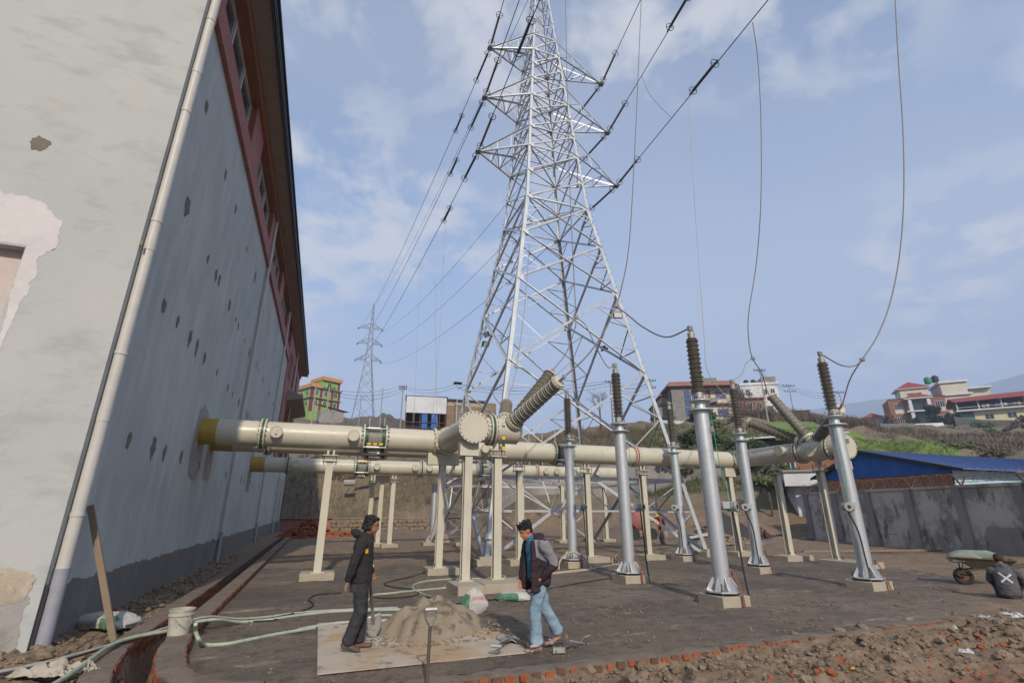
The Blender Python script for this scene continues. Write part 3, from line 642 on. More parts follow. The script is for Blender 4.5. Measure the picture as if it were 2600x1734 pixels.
def build_drain():
    t = thing('drain_wall', 'low brick wall along the outer side of the open drain', 'wall', (-2.36, 9, 0))
    wall_core(PL, .145, -.5, .1, 'mortar_core', 'mortar', t)
    brick_face(t, PL, .108, [.062, -.016, -.094, -.172, -.25, -.328], 'brick_dirty', lambda q: q.y < 15.5, meshes=BRICKS_D + BRICKS[:3])
    t = thing('drain_wall', 'low brick wall between the open drain and the yard', 'wall', (-1.72, 9, 0))
    wall_core([p for p in PR if p[0] < -.15], .15, -.5, .13, 'mortar_core', 'mortar', t)
    brick_face(t, [p for p in PR if p[0] < -.5], .115, [.09, .012], 'brick_dirty', lambda q: q.y < 16)
    brick_face(t, [p for p in PR if p[1] < 9 and p[0] < -.2], -.115, [.09, .012, -.066, -.144, -.222], 'brick_dirty', lambda q: True)
    # kerb along the near edge of the yard
    t = thing('brick_kerb', 'mortared brick kerb along the near edge of the yard', 'kerb', (6, 6.45, 0))
    kp = [(-.3, 6.46), (.6, 6.4), (1.6, 6.4), (3.5, 6.42), (6, 6.45), (9, 6.5), (13, 6.52), (20, 6.55)]
    wall_core(kp, .13, -.4, .012, 'mortar_core', 'mortar', t)
    def keep(q): return True
    z = .012
    for k, (p, d) in enumerate(walk(kp, .168)):
        gap = mn.noise(Vector((p.x * .55, 2, 8)))
        if p.x > 4 and gap > .42: continue
        o = bpy.data.objects.new('brick', BRICKS[(k * 7) % 5]); COL.objects.link(o); o.parent = t; o.matrix_parent_inverse = Matrix.Translation(-ORG[t.name])
        o.location = (p.x, p.y - .085 + rnd.uniform(-.012, .012), -.028 + rnd.uniform(-.01, .012)); o.rotation_euler = (rnd.gauss(0, .05), rnd.gauss(0, .04), math.pi / 2 + rnd.gauss(0, .09)); o.scale = (.72, 1.0, rnd.uniform(.95, 1.25))
    for k, (p, d) in enumerate(walk(kp, .242)):
        if p.x > 3.4: break
        o = bpy.data.objects.new('brick', BRICKS[(k * 3) % 5]); COL.objects.link(o); o.parent = t; o.matrix_parent_inverse = Matrix.Translation(-ORG[t.name])
        o.location = (p.x, p.y - .098 + rnd.uniform(-.01, .01), -.108); o.rotation_euler = (0, rnd.gauss(0, .02), rnd.gauss(0, .03))
    for k in range(8):   # soldier bricks at the corner of the drain
        o = bpy.data.objects.new('brick', BRICKS[k % 5]); COL.objects.link(o); o.parent = t; o.matrix_parent_inverse = Matrix.Translation(-ORG[t.name])
        o.location = (.02 + k * .13, 6.262 + rnd.uniform(-.01, .01), -.06); o.rotation_euler = (0, R(90) + rnd.gauss(0, .06), R(90)); o.scale = (.7, 1, 1)
build_drain()
# ------------------------------------------------------------------ gas-insulated ducts
DZ, DR = 3.88, .355
AX, AY, AZ3 = Vector((1, 0, 0)), Vector((0, 1, 0)), Vector((0, 0, 1))
def tube_part(t, p0, p1, r=DR, name='pipe', m='duct'):
    b = B(); b.cyl(p0, p1, r, n=36); o = b.obj(name, m, t); p0 = Vector(p0); d = Vector(p1) - p0; L = d.length; d.normalize()
    for k in range(1, int(L / 1.35)):
        q = B(); q.lathe(p0 + d * (k * 1.35 - .012), d, [(0, r - .002), (.006, r + .0035), (.018, r + .0035), (.024, r - .002)], 36, False); q.obj('weld_seam', m, o)
    return o
def bolts(t, c, d, r, n=20, ln=.15, s=.016, name='bolts'):
    b = B(); x, y, d = basis(d); c = Vector(c)
    for k in range(n):
        a = 2 * math.pi * (k + .5) / n; p = c + (x * math.cos(a) + y * math.sin(a)) * r
        b.cyl(p - d * ln / 2, p + d * ln / 2, s, n=6)
    return tag(b.obj(name, 'bolt', t, False), kind='stuff')
def flange(t, c, d, band='green_band', w=.07, r=DR):
    c = Vector(c); d = Vector(d).normalized()
    for s in (-1, 1):
        b = B(); b.lathe(c + d * (s * (w / 2 + .02) - .02), d, [(0, r + .01), (0, r + .075), (.04, r + .075), (.04, r + .01)], 36, False); f = b.obj('flange', 'duct', t)
    b = B(); b.cyl(c - d * w / 2, c + d * w / 2, r + .06, n=36, caps=False); b.obj('spacer_band', band, t)
    bolts(f, c, d, r + .05, 20, w + .15)
def cover(t, c, d, r=.17, stub=.12, lug=False):
    c = Vector(c); d = Vector(d).normalized(); b = B(); b.cyl(c, c + d * stub, r * .86, n=24); b.cyl(c + d * stub, c + d * (stub + .035), r, n=24); o = b.obj('handhole_cover', 'duct', t)
    bolts(o, c + d * (stub + .03), d, r * .87, 14, .05, .011)
    if lug:
        x, y, _ = basis(d); b = B(); b.bar(c + d * (stub + .06) - Vector((0, 0, .07)), c + d * (stub + .06) + Vector((0, 0, .07)), .06, .05); b.obj('lug', 'duct', o, False)
def bellows(t, c, d, ln=.6, tags='low'):
    c = Vector(c); d = Vector(d).normalized(); prof = []; n = 11
    for i in range(n):
        u = -ln * .36 + ln * .72 * i / n; w = ln * .72 / n
        prof += [(u, DR - .05), (u + w * .25, DR + .0), (u + w * .5, DR + .01), (u + w * .75, DR - .0)]
    prof.append((ln * .36, DR - .05)); b = B(); b.lathe(c, d, prof, 36); o = b.obj('bellows', 'steel_bright', t)
    for s in (-1, 1):
        b = B(); b.cyl(c + d * (s * ln * .42 - .05), c + d * (s * ln * .42 + .05), DR + .07, n=36); g = b.obj('end_ring', 'green_band', t)
        b = B(); b.lathe(c + d * (s * ln * .54 - .02), d, [(0, DR + .01), (0, DR + .08), (.04, DR + .08), (.04, DR + .01)], 36, False); f = b.obj('flange', 'duct', t)
        bolts(f, c + d * (s * ln * .52), d, DR + .055, 20, .2)
    x, y, _ = basis(d)
    for a in (R(35), R(145), R(-40), R(-140), R(-90)):
        p = c + (x * math.cos(a) + y * math.sin(a)) * (DR + .1)
        b = B(); b.cyl(p - d * ln * .55, p + d * ln * .55, .02, n=8); b.cyl(p - d * ln * .4, p + d * ln * .2, .045, n=12); rod = b.obj('tie_rod', 'steel_bright', t)
    zz = -.2 if tags == 'low' else .22
    b = B(); b.bar(c - d * ln * .4 + Vector((0, -DR - .03, zz)), c + d * ln * .4 + Vector((0, -DR - .03, zz)), .02, .05); st = b.obj('tag_strip', 'green_band', t, False)
    for q in (-.3, 0, .3):
        b = B(); b.box(c + d * ln * q * .95 + Vector((0, -DR - .045, zz)), (.11 if abs(d.x) > .5 else .02, .02, .06)); b.obj('yellow_tag', 'yellow_tag', st, False)
def elbow_ring(t, c, d, r=DR):
    b = B(); c = Vector(c); d = Vector(d).normalized(); b.lathe(c - d * .035, d, [(0, r), (0, r + .07), (.07, r + .07), (.07, r)], 36, False); o = b.obj('flange', 'duct', t); bolts(o, c, d, r + .04, 18, .13, .014); return o
def bushing(t, p0, p1, m='porcelain', r=.205, n=22):
    """cast flange, shedded insulator and end fitting along p0 -> p1"""
    p0 = Vector(p0); p1 = Vector(p1); d = (p1 - p0).normalized(); L = (p1 - p0).length
    b = B(); b.lathe(p0 - d * .3, d, [(0, r * .95), (.2, r * .95), (.2, r * 1.25), (.3, r * 1.25), (.3, r * .9)], 28); f = b.obj('bushing_flange', 'duct', t); bolts(f, p0 - d * .03, d, r * 1.13, 16, .2, .014)
    prof = [(.0, r * .72)]; u0, u1 = .04, L - .06
    for i in range(n):
        a = u0 + (u1 - u0) * i / n; w = (u1 - u0) / n; k = 1 - .12 * i / n; rr = r * k * (1 if i % 2 == 0 else .93)
        prof += [(a, r * .66 * k), (a + w * .3, rr), (a + w * .55, rr), (a + w * .62, r * .7 * k)]
    prof.append((u1 + .02, r * .6)); b = B(); b.lathe(p0, d, prof, 28); ins = b.obj('shedded_insulator', m, f)
    b = B(); b.lathe(p0 + d * (L - .05), d, [(0, r * .62), (.0, r * .98), (.05, r * .98), (.05, r * .8), (.09, r * .8)], 26); cap = b.obj('end_flange', 'duct', f); bolts(cap, p0 + d * (L - .02), d, r * .88, 12, .08, .012)
    b = B(); b.bar(p1 + d * .02, p1 + d * .17, .09, .03); b.cyl(p1 + d * .1, p1 + d * .26, .03, n=10); b.box(p1 + d * .24, (.08, .08, .08)); b.obj('terminal', 'clamp', cap, False)
    return p1 + d * .27
def build_ducts():
    T1 = {}
    # circuit nearest the camera
    y = 15.7; t = thing('gas_duct', 'cream duct nearest the camera, ending in a big round cap by two bushings', 'duct', (-3.3, y, DZ))
    b = B(); b.cyl((-3.5, y, DZ), (-2.88, y, DZ), DR + .004, n=36); b.obj('wall_sleeve', 'duct_yellow', t)
    tube_part(t, (-2.88, y, DZ), (1.0, y, DZ)); tube_part(t, (1.65, y, DZ), (3.3, y, DZ)); flange(t, (-1.75, y, DZ), AX)
    cover(t, (-1.38, y - DR + .03, DZ + .02), -AY, lug=True); cover(t, (.7, y - DR + .03, DZ + .02), -AY)
    bellows(t, (1.33, y, DZ), AX); elbow_ring(t, (3.18, y, DZ), AX)
    b = B(); b.tube([(3.2, y, DZ), (3.35, y, DZ), (3.48, y - .06, DZ), (3.54, y - .2, DZ), (3.55, y - .4, DZ)], DR + .006, 32); b.obj('elbow', 'duct', t)
    tube_part(t, (3.55, y - .3, DZ), (3.55, 12.42, DZ)); elbow_ring(t, (3.55, y - .42, DZ), AY)
    b = B(); b.cyl((3.55, 12.36, DZ), (3.55, 12.42, DZ), DR + .065, n=40); cp = b.obj('end_cap', 'duct', t); bolts(cp, (3.55, 12.35, DZ), AY, DR + .035, 22, .06, .014)
    tube_part(t, (3.6, 12.78, DZ), (4.86, 12.78, DZ), DR - .01, 'tee'); flange(t, (4.13, 12.78, DZ), AX, r=DR - .01)
    b = B(); b.lathe((4.86, 12.78, DZ), AX, [(0, DR), (.02, DR - .02), (.1, DR * .7), (.16, DR * .3)], 32); b.obj('dished_end', 'duct', t)
    cover(t, (4.72, 12.98, DZ + .05), Vector((.4, .9, .2)), .2, .3); b = B(); b.box((4.38, 12.78 - DR - .01, DZ + .12), (.09, .05, .09)); b.obj('box', 'duct', t, False)
    T1['a'] = bushing(t, (4.72, 12.42, 4.12), (5.33, 10.95, 4.9), 'porcelain_pale'); T1['b'] = bushing(t, (4.86, 12.8, 4.22), (6.28, 13.5, 5.83)); T1['c'] = bushing(t, (4.62, 13.02, 4.2), (5.2, 14.5, 5.0))
    # middle circuit
    y = 17.4; t = thing('gas_duct', 'cream duct passing behind the first and turning to three fanned bushings', 'duct', (-3.3, y, DZ))
    b = B(); b.cyl((-3.5, y, DZ), (-2.7, y, DZ), DR + .004, n=36); b.obj('wall_sleeve', 'duct_yellow', t)
    tube_part(t, (-2.7, y, DZ), (1.2, y, DZ)); tube_part(t, (1.85, y, DZ), (8.15, y, DZ)); tube_part(t, (8.78, y, DZ), (16.75, y, DZ))
    flange(t, (-1.75, y, DZ), AX); bellows(t, (1.53, y, DZ), AX); flange(t, (4.15, y, DZ), AX); cover(t, (3.6, y - DR + .03, DZ + .02), -AY); cover(t, (5.3, y - DR + .03, DZ + .02), -AY)
    bellows(t, (8.47, y, DZ), AX, tags='high'); flange(t, (11.75, y, DZ), AX, 'red_band'); elbow_ring(t, (14.95, y, DZ), AX); b = B(); b.cyl((14.98, y, DZ), (15.06, y, DZ), DR + .06, n=36); b.obj('spacer_band', 'dark_metal', t)
    X2 = 17.0; elbow_ring(t, (16.72, y, DZ), AX)
    b = B(); b.tube([(16.7, y, DZ), (16.82, y, DZ), (16.94, y - .07, DZ + .01), (16.99, y - .2, DZ + .02), (X2, y - .4, DZ + .03)], DR + .006, 32); b.obj('elbow', 'duct', t)
    elbow_ring(t, (X2, y - .4, DZ + .03), AY); tube_part(t, (X2, y - .35, DZ + .03), (X2, 12.2, DZ + .04))
    cover(t, (X2 - DR + .03, 14.55, DZ + .1), -AX, .2, .2); flange(t, (X2, 14.0, DZ + .04), AY, 'dark_metal', r=DR + .02); flange(t, (X2, 12.75, DZ + .04), AY)
    b = B(); b.cyl((X2, 12.14, DZ + .04), (X2, 12.2, DZ + .04), DR + .07, n=40); cp = b.obj('end_cap', 'duct', t); bolts(cp, (X2, 12.13, DZ + .04), AY, DR + .04, 22, .06, .014)
    b = B(); b.ell((X2, 13.38, DZ + .05), (.44, .58, .44), 28, 18); b.obj('tee_body', 'duct', t)
    cover(t, (X2 - DR - .02, 13.35, DZ - .05), Vector((-.85, -.5, -.1)), .17, .14)
    T1['d'] = bushing(t, (X2 - .12, 13.95, 4.33), (16.5, 15.8, 5.28)); T1['e'] = bushing(t, (X2 - .2, 13.5, 4.42), (16.53, 14.5, 6.13), 'porcelain_pale'); T1['f'] = bushing(t, (X2 - .1, 13.1, 4.3), (16.2, 11.6, 5.06))
    # far circuit
    y = 26.9; t = thing('gas_duct', 'cream duct farthest back, crossing behind the lattice tower', 'duct', (-3.3, y, DZ))
    b = B(); b.cyl((-3.5, y, DZ), (-2.7, y, DZ), DR + .004, n=36); b.obj('wall_sleeve', 'duct_yellow', t)
    tube_part(t, (-2.7, y, DZ), (1.46, y, DZ)); tube_part(t, (2.1, y, DZ), (8.08, y, DZ)); tube_part(t, (8.7, y, DZ), (17.0, y, DZ))
    flange(t, (-1.69, y, DZ), AX); flange(t, (4.83, y, DZ), AX); flange(t, (11.48, y, DZ), AX, 'red_band'); bellows(t, (1.78, y, DZ), AX, tags='high'); bellows(t, (8.39, y, DZ), AX, tags='high')
    for q, lg in ((-1.33, 0), (2.5, 0), (4.45, 1), (5.2, 0), (11.95, 1), (12.62, 1), (15.3, 0)): cover(t, (q, y - DR + .03, DZ + .02), -AY, lug=bool(lg))
    elbow_ring(t, (14.6, y, DZ), AX); b = B(); b.cyl((17.0, y, DZ), (17.06, y, DZ), DR + .07, n=36); cp = b.obj('end_cap', 'duct', t); bolts(cp, (17.07, y, DZ), AX, DR + .04, 20, .06)
    return T1
TERM = build_ducts()

# ------------------------------------------------------------------ supports and footings
def footing(x, y, dx, dy, h, label, cracks=0):
    b = B(); seed = x * 3.1 + y; n = 6; V = []
    b.box((x, y, h / 2 - .1), (dx, dy, h + .2))
    b.v = [(p[0] + .018 * mn.noise(Vector((p[0] * 5, p[1] * 5, seed))), p[1] + .018 * mn.noise(Vector((p[0] * 5, p[1] * 5, seed + 4))), p[2] + (.012 * mn.noise(Vector((p[0] * 7, p[1] * 7, seed + 7))) if p[2] > 0 else 0)) for p in b.v]
    o = b.obj('concrete_footing', 'footing', None, False)
    md = o.modifiers.new('edge', 'BEVEL'); md.width = .012; md.segments = 2
    return tag(o, label, 'footing', 'concrete footings of the switchyard')
def support(x, y, ztop, label, wide=0., dy=0., zb=.2, ax=0):
    t = thing('duct_support', label, 'support', (x, y, zb), 'cream steel supports under the ducts')
    b = B(); w, dp, th = .2, .2, .014; h0, h1 = zb + .03, ztop - .36
    b.b2((x - w / 2, y - dp / 2, h0), (x + w / 2, y - dp / 2 + th, h1)); b.b2((x - w / 2, y + dp / 2 - th, h0), (x + w / 2, y + dp / 2, h1)); b.b2((x - th / 2, y - dp / 2 + th, h0), (x + th / 2, y + dp / 2 - th, h1))
    b.obj('column', 'duct', t, False)
    b = B(); b.b2((x - .17, y - .17, zb), (x + .17, y + .17, zb + .03)); bp = b.obj('base_plate', 'duct', t, False)
    for sx in (-1, 1):
        for sy in (-1, 1):
            b = B(); b.cyl((x + .13 * sx, y + .13 * sy, zb - .05), (x + .13 * sx, y + .13 * sy, zb + .12), .014, n=8); b.obj('anchor_bolt', 'bolt', bp)
    if wide:
        b = B(); b.b2((x - wide / 2, y - .14, h1), (x + wide / 2, y + .14, h1 + .03)); b.b2((x - wide / 2, y - .13, h1 + .03), (x + wide / 2, y + .13, ztop)); b.obj('bearing_head', 'duct', t, False)
    else:
        for z in (h1, h1 + .16):
            b = B(); b.b2((x - .21, y - .17, z), (x + .21, y + .17, z + .025)); b.obj('head_plate', 'duct', t, False)
        for sx in (-1, 1):
            for sy in (-1, 1):
                b = B(); b.cyl((x + .17 * sx, y + .12 * sy, h1 - .08), (x + .17 * sx, y + .12 * sy, h1 + .26), .013, n=8); b.obj('threaded_rod', 'bolt', t)
        for sx in (-1, 1):
            b = B(); b.b2((x + .08 * sx - .03, y - .06, h1 + .185), (x + .08 * sx + .03, y + .06, ztop + .06)); b.obj('saddle_lug', 'duct', t, False)
    return t
bot = DZ - DR
SUP = [(.13, 15.7, bot, 0, 'first support from the building, under the nearest duct'), (3.5, 15.72, bot, 1.0, 'wide-headed support under the elbow of the nearest duct'),
       (3.5, 12.72, bot, .5, 'front support under the big round cap, with two slots'), (4.33, 12.78, bot, 0, 'front support with the yellow and green strap, right of the capped end'),
       (6.75, 17.4, bot, 0, 'support under the middle duct, just left of the walking man'), (9.55, 17.4, bot, 0, 'support under the middle duct between two grey arrester posts'),
       (12.1, 17.4, bot, 0, 'support under the middle duct near its red ring'), (16.5, 17.35, bot, .55, 'support with wide head where the middle duct turns'),
       (17.0, 15.3, bot, 0, 'support under the oblique end of the middle duct'), (17.0, 13.4, bot, 0, 'support right under the three-bushing junction'), (17.0, 12.45, bot, .5, 'support under the end cap of the middle duct, beside the boundary wall')]
for x, y, z, w, l in SUP: support(x, y, z, 'cream steel ' + l, w)
for x, y, z, w, l in [(3.45, 26.9, bot, 0, 'far support right of the hooded man under the farthest duct'), (2.95, 27.6, bot, .7, 'far support, second of three standing close together'), (2.55, 28.6, bot, 0, 'far support, leftmost of three standing close together'),
                      (7.2, 26.9, bot, 0, 'far support left of the tower leg under the farthest duct'), (10.6, 26.9, bot, 0, 'far support in the middle of the tower under the farthest duct'), (13.1, 26.9, bot, 0, 'far support right of the red ring on the farthest duct'), (15.9, 26.9, bot, 0, 'far support near the right end of the farthest duct')]:
    support(x, y, z, 'cream steel ' + l, w); footing(x, y, .8, .7, .2, 'concrete block under the ' + l)
FT = [(.14, 15.85, .9, .75, 'concrete block under the first support from the building'), (3.62, 15.85, .95, .8, 'concrete block under the wide-headed elbow support'), (3.42, 12.35, .64, 1.1, 'concrete block under the support below the big round cap'),
      (4.30, 12.42, 1.08, 1.06, 'long concrete block behind the flat cement bag'), (6.75, 17.4, .9, .6, 'concrete block under the support left of the walking man'), (9.55, 17.3, 1.1, .8, 'concrete block under the support between two arrester posts'),
      (12.1, 17.3, .9, .7, 'concrete block under the support near the red ring'), (16.5, 17.3, .9, .7, 'concrete block under the support where the middle duct turns'), (17.0, 15.2, 1.3, .7, 'long concrete block under the oblique duct end'), (17.0, 12.95, 1.0, 1.6, 'long concrete slab under the three-bushing junction')]
for x, y, dx, dy, l in FT: footing(x, y, dx, dy, .2, l)
b = B(); b.box((4.37, 12.78 - DR - .03, 3.5), (.08, .012, .3)); strap = tag(b.obj('strap', 'green_band', None, False), 'green webbing strap with yellow ends hanging on the front support', 'strap')
for dz in (.13, -.13):
    b = B(); b.box((4.37, 12.78 - DR - .038, 3.5 + dz), (.09, .012, .08)); b.obj('strap_end', 'yellow_tag', strap, False)
b = B(); b.box((4.31, 12.66, 3.28), (.11, .03, .12)); tag(b.obj('earthing_lug', 'clamp', None, False), 'small square earthing lug on the strapped front support', 'lug')

# ------------------------------------------------------------------ surge arresters on galvanised posts
def shed_stack(p0, L, r, n=24, seg=20):
    prof = [(0, r * .6)]
    for i in range(n):
        w = L / n; a = i * w; rr = r * (1 if i % 2 == 0 else .86); k = 1 - .06 * i / n
        prof += [(a + w * .1, r * .55 * k), (a + w * .45, rr * k), (a + w * .6, rr * k), (a + w * .68, r * .6 * k)]
    prof.append((L, r * .5)); return prof
def arrester(x, y, label, flip=1, dense=True, bare=False, H=6.05):
    t = thing('surge_arrester', label, 'arrester', (x, y, .2), 'surge arresters on galvanised posts')
    def P(b, n, m, p=t, s=True): return b.obj(n, m, p, s)
    r = .165; zt = 3.98 if not bare else 3.2
    b = B(); b.cyl((x, y, .28), (x, y, zt), r, n=36); P(b, 'post', 'galv')
    b = B(); b.lathe((x, y, .25), AZ3, [(0, .0), (0, .37), (.03, .37), (.03, .0)], 8, False); pl = P(b, 'base_plate', 'galv', t, False)
    for k in range(8):
        a = 2 * math.pi * (k + .5) / 8; d = Vector((math.cos(a), math.sin(a), 0)); c = Vector((x, y, .28)); b = B()
        s = d.cross(AZ3) * .007; q = [c + d * (r - .01), c + d * .33, c + d * .33 + AZ3 * .03, c + d * (r + .02) + AZ3 * .24, c + d * (r - .01) + AZ3 * .24]
        b.add([p + s for p in q] + [p - s for p in q], [(0, 1, 2, 3, 4), (9, 8, 7, 6, 5)] + [(i, i + 5, (i + 1) % 5 + 5, (i + 1) % 5) for i in range(5)]); P(b, 'gusset', 'galv', pl, False)
    for k in range(4):
        a = 2 * math.pi * (k + .5) / 4; b = B(); b.cyl((x + .3 * math.cos(a), y + .3 * math.sin(a), .12), (x + .3 * math.cos(a), y + .3 * math.sin(a), .42), .018, n=8); b.cyl((x + .3 * math.cos(a), y + .3 * math.sin(a), .28), (x + .3 * math.cos(a), y + .3 * math.sin(a), .31), .032, n=6); P(b, 'anchor_bolt', 'bolt', pl)
    for z in (.62, 3.55):
        b = B(); b.box((x + .1, y - r + .0, z), (.07, .06, .12)); b.cyl((x + .1, y - r - .03, z + .03), (x + .1, y - r - .045, z + .03), .013, n=8); b.cyl((x + .1, y - r - .03, z - .03), (x + .1, y - r - .045, z - .03), .013, n=8); P(b, 'earth_lug', 'clamp', t, False)
    if not bare:
        b = B(); b.lathe((x, y, 3.98), AZ3, [(0, .0), (0, .28), (.025, .28), (.025, .13), (.22, .12), (.22, .25), (.245, .25), (.245, 0)], 28, False); fl = P(b, 'top_flange', 'galv')
        for k in range(4):
            a = 2 * math.pi * (k + .5) / 4; b = B(); b.cyl((x + .17 * math.cos(a), y + .17 * math.sin(a), 4.2), (x + .17 * math.cos(a), y + .17 * math.sin(a), 4.36), .022, n=8); P(b, 'standoff', 'clamp', fl)
        b = B(); b.cyl((x, y, 4.28), (x, y, 4.42), .11, .1, n=20); P(b, 'lower_fitting', 'clamp', fl)
        b = B(); b.lathe((x, y, 4.42), AZ3, shed_stack(None, 1.33, .155), 26); P(b, 'shedded_insulator', 'porcelain')
        b = B(); b.cyl((x, y, 5.75), (x, y, 5.88), .085, n=20); b.cyl((x, y, 5.88), (x, y, 6.0), .035, n=12); cap = P(b, 'top_fitting', 'clamp')
        b = B(); b.box((x, y, 6.0), (.13, .07, .13)); b.box((x, y, 6.0), (.05, .12, .1)); P(b, 'terminal_clamp', 'clamp', cap, False)
    # discharge counter on a bracket, with its wires
    f = flip; b = B(); b.b2((x + f * .1, y - .19, 1.98), (x + f * .42, y - .1, 2.0)); b.b2((x + f * .12, y - .19, 1.86), (x + f * .3, y - .18, 1.98)); br = P(b, 'counter_bracket', 'galv', t, False)
    b = B(); c0 = Vector((x + f * .40, y - .14, 1.9)); dd = Vector((f * .45, -.9, 0)).normalized(); b.lathe(c0 - dd * .1, dd, [(0, .1), (.17, .1), (.17, .115), (.2, .115), (.215, .1)], 24); cn = P(b, 'discharge_counter', 'clamp', br)
    b = B(); b.cyl(c0 + dd * .114, c0 + dd * .12, .045, n=16); P(b, 'dial', 'black', cn)
    b = B(); b.tube(smooth_path([(x + f * .16, y - .1, 4.15), (x + f * .19, y - .12, 3.5), (x + f * .22, y - .15, 2.7), (x + f * .33, y - .17, 2.15), (x + f * .36, y - .18, 1.92), (x + f * .33, y - .2, 1.8)], 5), .008, 6); P(b, 'earth_wire', 'green_wire')
    b = B(); xx = x + f * (.42 if f > 0 else .2); b.tube(smooth_path([c0 + Vector((0, 0, -.08)), (xx, y - .16, 1.3), (xx - f * .0, y - .2, .6), (xx + .02, y - .24, .03)], 5), .018, 8); P(b, 'ground_cable', 'rubber')
    b = B(); b.bar((x + .1, y - r - .05, .68), (x + .12, y - .38, .3), .05, .006); b.bar((x + .12, y - .38, .3), (x + .12, y - .42, .02), .05, .006); P(b, 'copper_strip', 'copper', t, False)
    return Vector((x, y, 6.02))
ARR = {}
for k, x, y, l, fl in (('A3', 7.97, 8.97, 'grey-brown arrester on the tall post in front, nearest the camera', 1), ('A2', 7.98, 12.42, 'grey-brown arrester just right of the walking man, middle of the near row', 1), ('A1', 8.2, 16.15, 'grey-brown arrester farthest back in the near row, in front of the bellows', 1),
                       ('A5', 12.8, 9.37, 'grey-brown arrester on the leaning-looking post nearest the stained boundary wall', -1), ('A4', 12.85, 12.77, 'grey-brown arrester in the middle of the right row, in front of the oblique duct', -1), ('A6', 13.1, 16.55, 'grey-brown arrester farthest back in the right row, beside the right tower leg', -1)):
    ARR[k] = arrester(x, y, l, fl); footing(x, y, .7, .7, .2, {'A3': 'large concrete block under the arrester post nearest the camera', 'A2': 'concrete block under the arrester right of the walking man', 'A1': 'concrete block with a hose looped over it', 'A5': 'concrete block under the arrester post near the boundary wall', 'A4': 'concrete block under the middle arrester of the right row', 'A6': 'concrete block under the rear arrester of the right row'}[k])
for k, (x, y, l) in enumerate(((5.9, 28.2, 'bare galvanised post seen left of the near tower leg'), (6.75, 29.6, 'bare galvanised post just right of the near tower leg'), (9.3, 28.6, 'bare galvanised post inside the tower base'), (11.6, 29.4, 'bare galvanised post behind the arrester posts'))):
    arrester(x, y, l, 1 if k % 2 == 0 else -1, bare=True); footing(x, y, .7, .7, .16, 'low concrete block under the ' + l)
# ------------------------------------------------------------------ lattice towers
def angle_mesh(name, m):
    b = B(); t = .12; prof = [(0, 0), (1, 0), (1, t), (t, t), (t, 1), (0, 1)]
    b.prism([(x - .25, y - .25) for x, y in prof], 0, 1); return b.mesh(name, m, False)
ANG = angle_mesh('angle_bar', 'galv_tower')
def member(parent, name, p0, p1, w, inward=None, mesh=None):
    p0 = Vector(p0); p1 = Vector(p1); d = p1 - p0; L = d.length; z = d / L
    ref = Vector(inward) if inward is not None else Vector((0, 0, 1)); x = ref - z * ref.dot(z)
    x = x.normalized() if x.length > 1e-4 else basis(z)[0]; y = z.cross(x)
    o = bpy.data.objects.new(name, mesh or ANG); COL.objects.link(o); o.parent = parent
    M = Matrix(((x.x * w, y.x * w, z.x * L, p0.x), (x.y * w, y.y * w, z.y * L, p0.y), (x.z * w, y.z * w, z.z * L, p0.z), (0, 0, 0, 1)))
    o.matrix_parent_inverse = Matrix.Translation(-ORG.get(parent.name, Vector((0, 0, 0)))); o.matrix_basis = M; return o
TC = Vector((10.44, 22.64, 0)); TW = 17.84; TTOP = 38.
def thw(z): return 4.836 + (1.855 - 4.836) * z / TW if z < TW else 1.855 + (.42 - 1.855) * (z - TW) / (36.3 - TW) if z < 36.3 else max(.03, .42 * (TTOP - z) / (TTOP - 36.3))
def leg_pt(sx, sy, z): h = thw(z); return Vector((TC.x + sx * h, TC.y + sy * h, z))
ARMS = [(21.55, 6.32, 15.6), (25.67, 6.64, 15.26), (29.8, 6.92, 15.05)]
